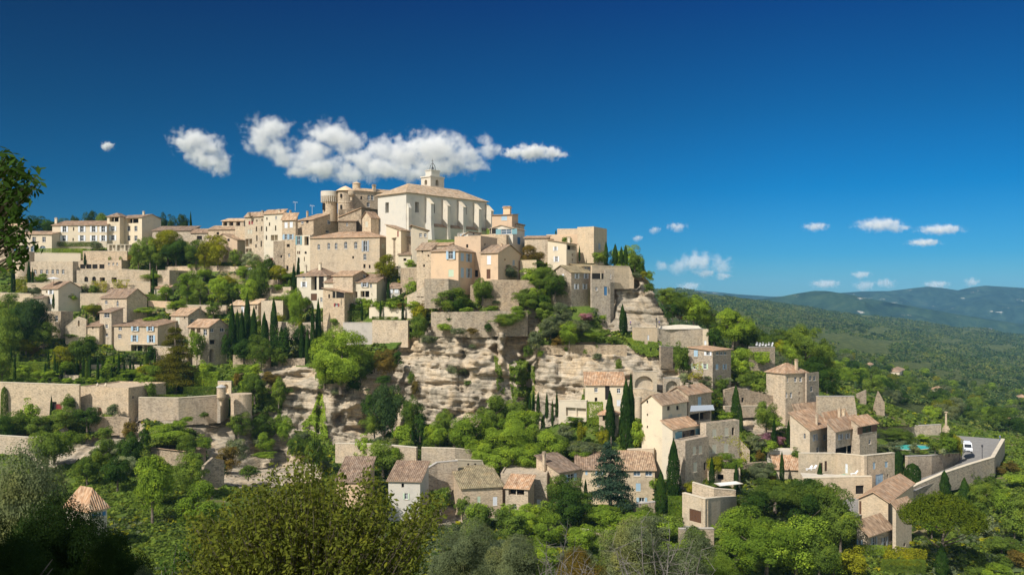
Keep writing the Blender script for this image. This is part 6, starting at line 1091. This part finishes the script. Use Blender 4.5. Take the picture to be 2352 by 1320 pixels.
 ('M',2120,1142,30,22),('s',2150,1130,34,20),('S',2235,1112,40,26),('M',2275,1120,40,30),('Q',2300,1088,30,20),('M',1012,1178,50,60),('R',1165,1205,44,50),('M',1062,1188,40,46),('R',1435,1176,40,34),('M',880,1196,44,60),('R',985,1200,40,44),('s',1235,1190,40,26),('M',1345,1178,44,50),('R',1250,1215,50,60),('R',560,960,34,40),('M',548,1000,50,50),('R',610,1040,50,46),('M',680,1050,50,50),('R',470,1030,40,30),('M',445,1075,50,40),('R',300,1060,50,50),('M',930,1050,40,40),('C',1345,1150,10,50),('R',835,1050,50,50),('M',1195,975,50,50),('R',1225,990,40,50),('R',1150,960,50,40),('M',905,960,40,60),('M',1212,820,26,30),('S',1225,790,26,20),('R',30,800,40,26),('R',150,858,44,30),('s',110,866,60,20),('R',250,860,40,30),('s',300,862,60,16),('Y',330,866,40,30),('R',60,862,40,26),('s',20,850,50,20),('M',400,840,40,30),('R',468,870,40,40),('s',560,855,50,20),('R',300,690,20,14),('R',470,640,40,24),('M',400,640,30,20),('R',560,640,40,30),('s',355,640,60,12),('R',330,720,50,14),('s',345,740,40,14),('R',165,690,24,14),('M',205,790,30,20),('s',165,776,40,12),('R',130,700,10,14),('M',548,748,30,30),('R',585,745,26,24),('Y',640,755,30,34),('s',660,640,40,12),('s',640,690,50,12),('R',700,712,30,30),('M',1120,640,30,12),('s',1215,640,30,14),('R',1190,735,50,30),('M',1250,735,50,40),('s',1300,760,60,20),('s',1360,775,50,14),('R',1240,820,20,16),('M',860,1000,60,50),('R',925,1025,50,50),('R',1000,1030,60,60),('M',1060,1025,60,60),('R',1110,1070,70,60),('R',1215,1085,80,60),('M',1290,1050,60,50),('R',1340,1060,60,30),('D',850,960,40,60),('R',830,1088,40,40),('M',1180,1240,60,60),('R',1260,1250,80,70),('R',1340,1265,90,60),('s',1215,1270,50,40),('R',1530,1240,60,50),('M',1600,1260,60,50),('Q',1480,1275,50,40),('R',1410,1290,90,60),('M',1100,1260,80,60),('R',1560,1300,90,60),('s',1250,1300,80,50),('O',1130,1310,90,70),('O',1330,1320,90,60),('R',1500,1120,24,20),('R',2140,1230,60,50),('M',2240,1200,50,50),('R',2300,1180,50,50),('s',2330,1110,50,24),('Q',2320,1080,40,24),('s',2290,1140,50,24),('o',1085,1200,40,50),('D',1010,735,20,18),('D',1035,742,22,18),('S',1062,738,18,16),('o',1090,740,20,16),('s',1020,760,40,20),('o',1050,768,40,18),('Q',1085,765,30,14),('S',1160,668,14,12),('S',1180,670,12,12),('o',1140,700,24,12),('D',1195,738,22,30),('s',1130,712,30,12),('s',1075,700,34,16),('M',1052,700,40,36),('M',1000,706,34,36),('o',1040,862,34,30),('o',1062,858,26,22),('Q',955,905,24,40),('S',945,880,20,30),('D',880,885,40,24),('D',812,900,36,34),('S',1370,800,12,12),('S',1300,806,12,12),('S',1345,812,14,12),('o',1372,826,26,18),('S',1420,850,20,30),('M',660,905,30,14),('o',600,1020,40,30),('s',655,1005,50,60),('o',690,1020,50,30),('Q',520,1080,70,60),('o',545,1050,50,50),('s',610,1050,60,14),('M',570,1100,50,30),('o',500,1100,40,40),('Q',300,1010,40,50),('M',240,1010,40,30),('D',330,1030,30,50),('M',470,960,24,14),('s',430,968,30,14),('o',1085,800,20,12),('S',1075,885,20,14),('o',770,905,24,14),('D',1120,765,20,24),('M',1110,1215,46,60),('R',1100,1210,56,56),('M',1160,1215,56,50),('R',1215,1225,70,66),('M',1300,1170,80,80),('D',1310,1210,90,90),('M',1270,1210,60,60),('R',1380,1200,90,40),('M',1480,1190,50,30),('R',1440,1235,120,60),('o',1500,1240,80,60),('s',1400,1240,60,40)]:
    T(k.strip('@&'), x, yb, w_, h_, Y=372.0 if '@' in k else 290.0 if '&' in k else None)
for k, x, yb, w_, h_, y_ in (('O',2056,1040,34,26,231),('O',2098,1042,30,24,229),('M',2148,1042,34,32,229),('R',2180,1043,44,42,231),('Y',2204,1048,16,44,232),('S',2120,1044,24,14,228),('S',2078,1044,22,12,228),('F',2165,1044,20,16,227),('D',2196,1040,24,30,233)): T(k, x, yb, w_, h_, Y=y_)
# rows of slim trees in the formal garden
r2 = random.Random(5)
for i in range(34):
    x = 12 + i * 11 + r2.uniform(-4, 4); kk = r2.choice('CCCBRC'); hh = r2.uniform(34, 66); T(kk, x, 872 + r2.uniform(-14, 4), {'C': 7, 'B': 9, 'R': 20}[kk], hh if kk != 'R' else 34)
for i in range(12): x = 20 + i * 27; T('s', x, 878, 22, 13)
ivy([(592,892),(640,868),(652,905),(640,990),(615,1010),(575,1005),(600,950),(582,905)], 11000, .5, 'M', look='thick hanging green creeper'); ivy([(734,898),(741,905),(752,985),(754,1005),(690,1005),(675,990),(715,950)], 9000, .5, 'R', look='triangular green cliff creeper')
ivy([(1170,835),(1200,822),(1228,838),(1228,930),(1205,965),(1180,945),(1172,880)], 9000, .5, 'M', look='broad green cliff creeper'); ivy([(1134,815),(1145,820),(1160,885),(1158,905),(1142,895)], 1800, .45, 'M', look='narrow green creeper streak')
ivy([(1438,776),(1480,772),(1520,785),(1516,815),(1490,820),(1460,808)], 6000, .5, 'M', look='dense spilling green creeper', off=1.2); ivy([(1732,808),(1768,808),(1766,832),(1735,832)], 900, .5, 'R', Y=261.5, look='green creeper hanging from the sun lounger terrace')
ivy([(1668,1000),(1700,1002),(1722,1030),(1722,1058),(1704,1060),(1690,1025),(1640,1010),(1640,1000)], 900, .35, 'Y', Y=203.5, look='yellow creeper round the stair arch'); ivy([(37,636),(62,634),(63,670),(36,672)], 900, .4, 'Y', Y=300, look='yellow green creeper on the round garden tower')
ivy([(208,645),(246,645),(246,672),(212,672)], 900, .4, 'Y', Y=308, look='yellow green creeper panel'); ivy([(256,642),(300,642),(290,660),(262,662)], 800, .4, 'Y', Y=308, look='second yellow green creeper panel', off=.8)
ivy([(2030,1296),(2030,1250),(2130,1262),(2130,1300)], 2600, .35, 'Y', Y=163, look='olive coloured creeper')
ivy([(1585,838),(1612,830),(1616,862),(1580,872)], 800, .35, 'Y', Y=238.5, look='yellow creeper on the attic window house')
# ================================================================== trees of the valley
VG = 'trees filling the wooded valley'
r3 = random.Random(11); cnt = 0
while cnt < 210:
    x = r3.uniform(1740, 2420); rb = float(np.interp(x, [a for a, b in RIDGE], [b for a, b in RIDGE])); y = r3.uniform(max(rb - 135, 815), rb + 8); Yv = float(vdepth(x, y)); 
    if Yv > 900: continue
    k = r3.choice('RRMMMDOY'); wm = r3.uniform(6, 11); s = F / Yv
    T(k, x, y + 2, wm * s, wm * s * r3.uniform(.75, 1.05), Y=Yv, group=VG, look='leafy tree of the wooded valley beyond the village'); cnt += 1
VH = lambda lab, x0, x1, x2, e, b, th, rise: H('country_house', lab, None, (x0, x1, x2), e, b, th, 'H', rise, 'c', 'o', row('L', (x0 + (x1 - x0) * .35, x0 + (x1 - x0) * .7), (e + b) / 2, 2.5, 4, 'd'), Y=float(vdepth((x0 + x1) / 2, b)))
VH('pale country house highest in the wooded valley', 2036, 2066, 2078, 854, 864, 30, 6); VH('pink country house with a small side roof in the valley', 2140, 2168, 2183, 894, 908, 30, 6); VH('long orange roofed house half hidden by valley trees', 2168, 2205, 2212, 939, 948, 10, 5); VH('small orange roofed house at the right edge of the valley', 2299, 2328, 2334, 964, 980, 12, 8)
VH('tiny pale house among valley trees near the crest', 1985, 2000, 2006, 838, 844, 30, 4); VH('tiny farmhouse at the far right edge of the valley', 2340, 2360, 2370, 912, 920, 20, 5)
# ================================================================== undergrowth and far forest: nobody could count them
def clumps(name, C, size, k, lf, jit=.6, flat=.6):
    n = len(C); v = rng.normal(size=(n, k, 3)); v /= np.linalg.norm(v, axis=2)[..., None]; v[..., 2] = np.abs(v[..., 2]); P = C[:, None] + v * size[:, None, None] * np.array((1, 1, flat)) * (.6 + .5 * rng.rand(n, k, 1))
    me_s = np.repeat(size, k) * .95; P = P.reshape(-1, 3); Nn = v.reshape(-1, 3) + (0, 0, .3); Nn = Nn + jit * rng.normal(size=Nn.shape); Nn /= np.linalg.norm(Nn, axis=1)[:, None]
    a = np.cross(Nn, rng.normal(size=Nn.shape)); a /= np.linalg.norm(a, axis=1)[:, None]; b = np.cross(Nn, a); a *= me_s[:, None] * .5; b *= me_s[:, None] * .5
    V = np.stack([P - a - b * .4, P + b - a * .2, P + a + b * .3, P - b + a * .3], 1).reshape(-1, 3); o = link(bpy.data.objects.new(name, npmesh(name, V, np.arange(len(V)).reshape(-1, 4), LF[lf]))); return setp(o, kind='stuff')
def undergrowth():
    n = 105000; X = rng.uniform(-120, 2760, n); Y = rng.uniform(560, 1330, n); rb = np.interp(X, [a for a, b in RIDGE], [b for a, b in RIDGE]); ok = (Y > rb + 4) & (cliffness(X, Y) < .3 + .5 * (rng.rand(n) < .06)) & (fbm(X * .012, Y * .02, 4.4, 3) > -.30)
    for P in BLOCK:
        xs = [p[0] for p in P]; ys = [p[1] for p in P]; q = (X > min(xs) - 2) & (X < max(xs) + 2) & (Y > min(ys) - 2) & (Y < max(ys) + 5); ok[q] &= ~inpoly(X[q], Y[q] - 4, P) & ~inpoly(X[q], Y[q], P)
    X, Y = X[ok], Y[ok]; d = Yfull(X, Y) - .1; C = np.stack([U(X) * d, d, (HY - Y) / F * d], 1); s = rng.uniform(.35, .95, len(C)); t = fbm(X * .01, Y * .014, 9.9, 3) + .2 * rng.normal(size=len(X))
    for name, m_, lf in (('undergrowth', t > .2, 'M'), ('undergrowth', (t <= .2) & (t > -.05), 'u'), ('undergrowth', (t <= -.05) & (t > -.25), 'v'), ('undergrowth', (t <= -.25) & (t > -.32), 'Y'), ('undergrowth', t <= -.32, 'O')): clumps(name, C[m_], s[m_], 9, lf)
def forest():
    n = 70000; X = rng.uniform(1380, 2500, n); c = np.interp(X, [a[0] for a in VAL], [a[1] for a in VAL]); bt = np.maximum(np.interp(X, [a for a, b in RIDGE], [b for a, b in RIDGE]) + 40, c + 60); s = rng.rand(n) ** 1.25 * .9; Y = c + (bt - c) * s
    dens = np.interp(s, [0, .12, .25, .45, .6, .9], [1, .9, .35, .45, .9, 1]); ok = (rng.rand(n) < dens) & (fbm(X * .01, Y * .05, 2.2, 3) > -.25 + (s > .25) * (s < .5) * .2); X, Y, s = X[ok], Y[ok], s[ok]; d = vdepth(X, Y); P = np.stack([U(X) * d, d, (HY - Y) / F * d], 1); P[:, 2] += fbm(P[:, 0] * .006, P[:, 1] * .006, 1.5, 4) * np.clip(d / 3000, .05, 1) * 16 + 1
    sz = rng.uniform(1.2, 3.0, len(P)) * np.clip(d / 1100, .75, 1.35); t = rng.rand(len(P)) + .5 * fbm(X * .02, Y * .05, 7, 3)
    for m_, lf in ((t > .7, 'e'), ((t <= .7) & (t > .25), 'i'), (t <= .25, 'w')): clumps('forest', P[m_], sz[m_], 6, lf, flat=.9)
# ================================================================== foreground plants
def branchy(name, label, cat, base, tips, Y, leafn, ls, lf, bark, spread=.25, up=.5, rad=.03, dj=1.2, gap=.55):
    """shrub seen close: stems from one foot to many tips, leaves along the last part of each"""
    r = empty(name, base, label, cat); mb = MB(); P = []; Nn = []
    for tx, ty in tips:
        y = Y + random.uniform(-dj, dj); e = at(tx, ty, y); m1 = base + (e - base) * .45 + np.array((random.uniform(-spread, spread), random.uniform(-spread, spread), .1)); m2 = base + (e - base) * .8 + np.array((random.uniform(-spread, spread) * .5, 0, .03)); pts = [base, m1, m2, e]
        mb.tube([p - base for p in pts], [rad, rad * .6, rad * .3, rad * .08], 4)
        for k in range(leafn):
            t = random.uniform(1 - gap, 1.02); q = (m2 + (e - m2) * ((t - .6) / .4)) if t > .6 else (m1 + (m2 - m1) * (t - .2) / .4); o_ = np.array([random.gauss(0, 1) for _ in range(3)]); o_ /= np.linalg.norm(o_); P.append(q + o_ * ls * random.uniform(.3, 1.6)); Nn.append(o_ + np.array((0, -.2, up)))
    mb.build('branches', bark, r); P = np.array(P) - base; o = link(bpy.data.objects.new('leaves', leafmesh('leaves', P, np.array(Nn), ls, LF[lf], asp=1.7, jit=.5)), r); return r
def tips_in(poly, n, seed=1):
    r_ = random.Random(seed); xs = [p[0] for p in poly]; ys = [p[1] for p in poly]; o = []
    while len(o) < n:
        x, y = r_.uniform(min(xs), max(xs)), r_.uniform(min(ys), max(ys))
        if inpoly(np.array([x]), np.array([y]), poly)[0]: o.append((x, y))
    return o
def foreground():
    branchy('laurel_bush', 'large olive green laurel bush filling the bottom foreground', 'bush', at(700, 1640, 17), tips_in([(400,1340),(420,1180),(500,1135),(560,1110),(640,1060),(690,1010),(740,1050),(800,1080),(860,1070),(880,1110),(930,1170),(985,1120),(1035,1150),(1010,1220),(960,1250),(1000,1340)], 820, 3), 17, 56, .078, 'L', BARK, dj=1.6, gap=.75, rad=.014)
    LM.append((710, 1200, 560, 'the big laurel bush'))
    branchy('dark_bush', 'very dark leafy bush at the left of the laurel', 'bush', at(420, 1600, 19), tips_in([(330,1340),(380,1270),(420,1230),(470,1240),(480,1340)], 90, 4), 19, 30, .08, 'D', GBARK)
    for x, yb, w_, h_, Yv, k, l in ((50,1600,270,560,30,'O','big grey green tree filling the lower left foreground'),(150,1600,240,430,27,'V','big dark leafy tree in the lower left foreground'),(20,1600,240,400,24,'V','dark tree at the left edge of the foreground'),(285,1600,190,360,26,'V','dark foreground tree right of the grey green one'),(90,1620,240,470,29,'V','tall very dark tree between the grey green tree and the hidden garden house'),(236,1590,190,402,44,'V','dark shrub hiding the foot of the hidden blue window house foreground'),(330,1500,110,210,24,'o','small silvery foreground bush at the bottom left of the laurel')):
        T(k, x, yb, w_, h_, Y=Yv, group='foreground bushes', look=l)
    branchy('overhanging_tree', 'leafy branch hanging in from the left edge against the sky', 'tree', at(-230, 760, 10), [(x + random.gauss(0, s), y + random.gauss(0, s * .9)) for x, y, s, n in [(5,365,13,14),(30,380,9,10),(52,392,7,8),(82,410,7,9),(25,425,16,18),(58,445,8,10),(10,460,16,16),(38,485,10,12),(62,500,6,6),(10,520,13,12),(28,545,8,8),(52,550,7,7),(60,570,7,8),(50,595,5,6),(-20,430,20,20),(-30,520,20,20)] for _ in range(n)], 10, 7, .085, 'D', BARK, spread=.12, rad=.02, dj=.5, gap=.2)
    ot = bpy.data.objects['overhanging_tree']; cr = link(bpy.data.objects.new('crown', proto('round', 4, 7)), ot); cr.scale = (10, 9, 9.5); cr.data.materials.append(LF['D']) if not cr.data.materials else None; cr.location = np.array((-17.0, 16.5, -3.4)) - np.array(ot.location); mb = MB(); mb.tube([(-17, 16.5, -9), (-16.8, 16.5, -3), (-17, 16.5, 1)], [.5, .38, .2], 9); mb.tube([(-16.9, 16.5, -2), (-14, 13, .5), (-10.2, 11, .6)], [.22, .14, .08], 7); mb.build('trunk', BARK, ot, ot.location)
    for i, (x, y, w_, h_, k, Yv, l) in enumerate([(1060,1400,150,200,'O',48,'silvery green foreground shrub beside the laurel'),(1180,1420,150,190,'O',44,'silvery green foreground shrub with rusty shoots'),(1330,1440,150,190,'Q',42,'rust tinted dry foreground shrub at the bottom'),(1450,1420,170,230,'O',45,'bushy grey green foreground shrub with bare twigs'),(1560,1440,170,240,'o',46,'wiry pale foreground shrub at the bottom centre'),(1640,1420,130,150,'M',50,'green foreground shrub left of the leafy trees'),(1250,1440,120,140,'M',44,'low green foreground shrub between dry twigs')]):
        T(k, x, y, w_, h_, Y=Yv, group='foreground bushes', look=l)
    for x, Yv, P in ((1520,34,[(1380,1340),(1400,1210),(1470,1180),(1560,1190),(1640,1240),(1660,1340)]),(1290,36,[(1200,1340),(1220,1240),(1300,1210),(1370,1240),(1380,1340)])):
        b_ = at(x, 1480, Yv); mb = MB(); r_ = random.Random(x)
        for tx, ty in tips_in(P, 22, int(x)):
            e = at(tx, ty, Yv + r_.uniform(-1, 1)); m_ = b_ + (e - b_) * .6 + np.array((r_.gauss(0, .3), r_.gauss(0, .3), .2)); mb.tube([b_ - b_, m_ - b_, e - b_], [.035, .02, .005], 4)
            for q in range(8): f = m_ + (e - m_) * r_.random(); g_ = f + np.array((r_.gauss(0, .35), r_.gauss(0, .3), abs(r_.gauss(0, .3)))); mb.tube([f - b_, g_ - b_], [.012, .004], 3)
        o = mb.build('bare_shrub', GBARK); o.location = b_; setp(o, 'tangle of bare grey branches at the bottom ' + ('right of centre' if x > 1400 else 'centre'), 'shrub')
# ================================================================== clouds and air
def cloudmat(ells, sc_n, dmax):
    """vapour that thins out from a heap of soft ellipsoids, broken up by noise; ells in object space"""
    m = bpy.data.materials.new('cloud_vapour'); m.use_nodes = True; t = m.node_tree; t.nodes.clear(); L = t.links.new; o = N(t, 'ShaderNodeOutputMaterial'); v = N(t, 'ShaderNodeVolumePrincipled'); v.inputs['Color'].default_value = (1, 1, 1, 1); v.inputs['Anisotropy'].default_value = -.2
    g = N(t, 'ShaderNodeTexCoord'); P = g.outputs['Object']; acc = None
    for c, r in ells:
        s = N(t, 'ShaderNodeVectorMath', operation='SUBTRACT'); s.inputs[1].default_value = c; L(P, s.inputs[0]); d = N(t, 'ShaderNodeVectorMath', operation='DIVIDE'); d.inputs[1].default_value = r; L(s.outputs[0], d.inputs[0]); q = N(t, 'ShaderNodeVectorMath', operation='LENGTH'); L(d.outputs[0], q.inputs[0])
        if acc is None: acc = q.outputs['Value']
        else: mn = N(t, 'ShaderNodeMath', operation='MINIMUM'); L(acc, mn.inputs[0]); L(q.outputs['Value'], mn.inputs[1]); acc = mn.outputs[0]
    n = N(t, 'ShaderNodeTexNoise', iScale=sc_n, iDetail=8.0, iRoughness=.66); L(P, n.inputs['Vector'])
    a = N(t, 'ShaderNodeMath', operation='MULTIPLY_ADD'); a.inputs[1].default_value = 3.1; a.inputs[2].default_value = -.72; L(n.outputs[0], a.inputs[0]); b = N(t, 'ShaderNodeMath', operation='SUBTRACT'); L(a.outputs[0], b.inputs[0]); L(acc, b.inputs[1])
    mr = N(t, 'ShaderNodeMapRange'); mr.inputs[1].default_value = 0; mr.inputs[2].default_value = .5; mr.inputs[4].default_value = dmax; L(b.outputs[0], mr.inputs[0]); L(mr.outputs[0], v.inputs['Density']); L(v.outputs[0], o.inputs['Volume']); return m
def clouds():
    CL = [('large lumpy white cloud behind the church', [(615,300,46,28),(655,365,36,18),(690,395,34,12),(700,370,40,24),(830,365,40,22),(880,350,44,26),(900,395,40,14),(960,400,50,14),(1085,380,34,14),(600,325,36,22),(640,345,36,22),(720,350,46,34),(760,310,50,28),(800,330,40,24),(740,385,60,22),(800,395,50,20),(860,385,60,22),(930,360,60,34),(1000,345,70,34),(1060,365,46,28),(1120,345,30,16),(1115,325,20,14),(1000,385,60,16)]),
          ('white cloud left of the big cloud', [(440,325,42,24),(455,350,30,18),(490,370,34,20),(480,340,34,22),(470,365,34,20),(505,385,22,16),(415,325,24,12)]), ('flat thin cloud right of the big cloud', [(1220,350,44,14),(1270,352,26,12),(1180,352,24,10)]),
          ('white cumulus above the right hills', [(1560,612,26,14),(1600,600,40,20),(1655,605,26,16),(1522,612,18,10)]), ('small cloud under the right cumulus', [(1620,628,22,8),(1660,634,16,8)]), ('small white cloud resting on the hill line', [(1583,658,24,9)]),
          ('tiny cloud right of the crest', [(1503,528,12,7),(1555,521,20,8)]), ('small speck cloud below the tiny pair', [(1464,547,11,6)]), ('thin cloud high over the right hills', [(1873,521,26,8)]), ('flat grey cloud over the right hills', [(2020,516,48,12),(2060,524,24,8)]), ('flat faint cloud at far right', [(2160,527,44,9)]), ('small flat cloud under the far right pair', [(2122,557,32,7)]), ('low small cloud on the right', [(1978,631,20,7)]), ('low white cloud over the middle hills', [(1985,656,22,10),(2035,650,22,8)]), ('faint low cloud left of the middle ones', [(1895,652,30,8)]), ('low cloud over the far right hills', [(2150,654,26,8),(2232,648,18,8)]), ('wispy speck in the left sky', [(245,335,14,8)])]
    for lab, B in CL:
        low = B[0][1] > 480; Yc = 9000 if low else 3600; c = at(B[0][0], B[0][1], Yc); V = []; Fq = []; EL = []
        for bx, by, rx, ry in B:
            q = at(bx, by, Yc) - c; a, b = rx * 1.22 * Yc / F, ry * 1.3 * Yc / F; EL.append((tuple(q), (a, a * .8, b * 1.1))); a *= 1.5; b *= 1.5; k = len(V); nu, nv = 14, 9
            for i in range(nv + 1):
                for j in range(nu): th_, ph = math.pi * i / nv, 2 * math.pi * j / nu; V.append((q[0] + a * math.sin(th_) * math.cos(ph), q[1] + a * .8 * math.sin(th_) * math.sin(ph), q[2] + b * 1.15 * math.cos(th_)))
            for i in range(nv):
                for j in range(nu): Fq.append((k + i * nu + j, k + (i + 1) * nu + j, k + (i + 1) * nu + (j + 1) % nu, k + i * nu + (j + 1) % nu))
        o = bpy.data.objects.new('cloud', npmesh('cloud', V, Fq, BARK)); link(o); mo = o.modifiers.new('r', 'REMESH'); mo.mode = 'VOXEL'; mo.voxel_size = (8 if not low else 12) * 1.0; dg = bpy.context.evaluated_depsgraph_get(); me = bpy.data.meshes.new_from_object(o.evaluated_get(dg)); o.modifiers.clear(); o.data = me; o.location = c; setp(o, lab, 'cloud')
        me.materials.clear(); me.materials.append(cloudmat(EL, 2.6 / np.mean([e[1][2] for e in EL]) * .45, 1.6 / np.mean([e[1][2] for e in EL]) * (.9 if not low else .3)))
def haze():
    m = bpy.data.materials.new('blue_haze'); m.use_nodes = True; t = m.node_tree; t.nodes.clear(); o = N(t, 'ShaderNodeOutputMaterial'); v = N(t, 'ShaderNodeVolumePrincipled'); v.inputs['Color'].default_value = (.25, .60, 1.0, 1); v.inputs['Density'].default_value = HAZE; v.inputs['Anisotropy'].default_value = 0; t.links.new(v.outputs[0], o.inputs['Volume'])
    mb = MB(); mb.box((0, 3400, -262), 18600, 11400, 262 + 190); ob = mb.build('haze', m); setp(ob, kind='stuff')
HAZE = .00006
build_terrain(); build_far()
undergrowth(); forest(); foreground(); describe(); haze(); clouds()
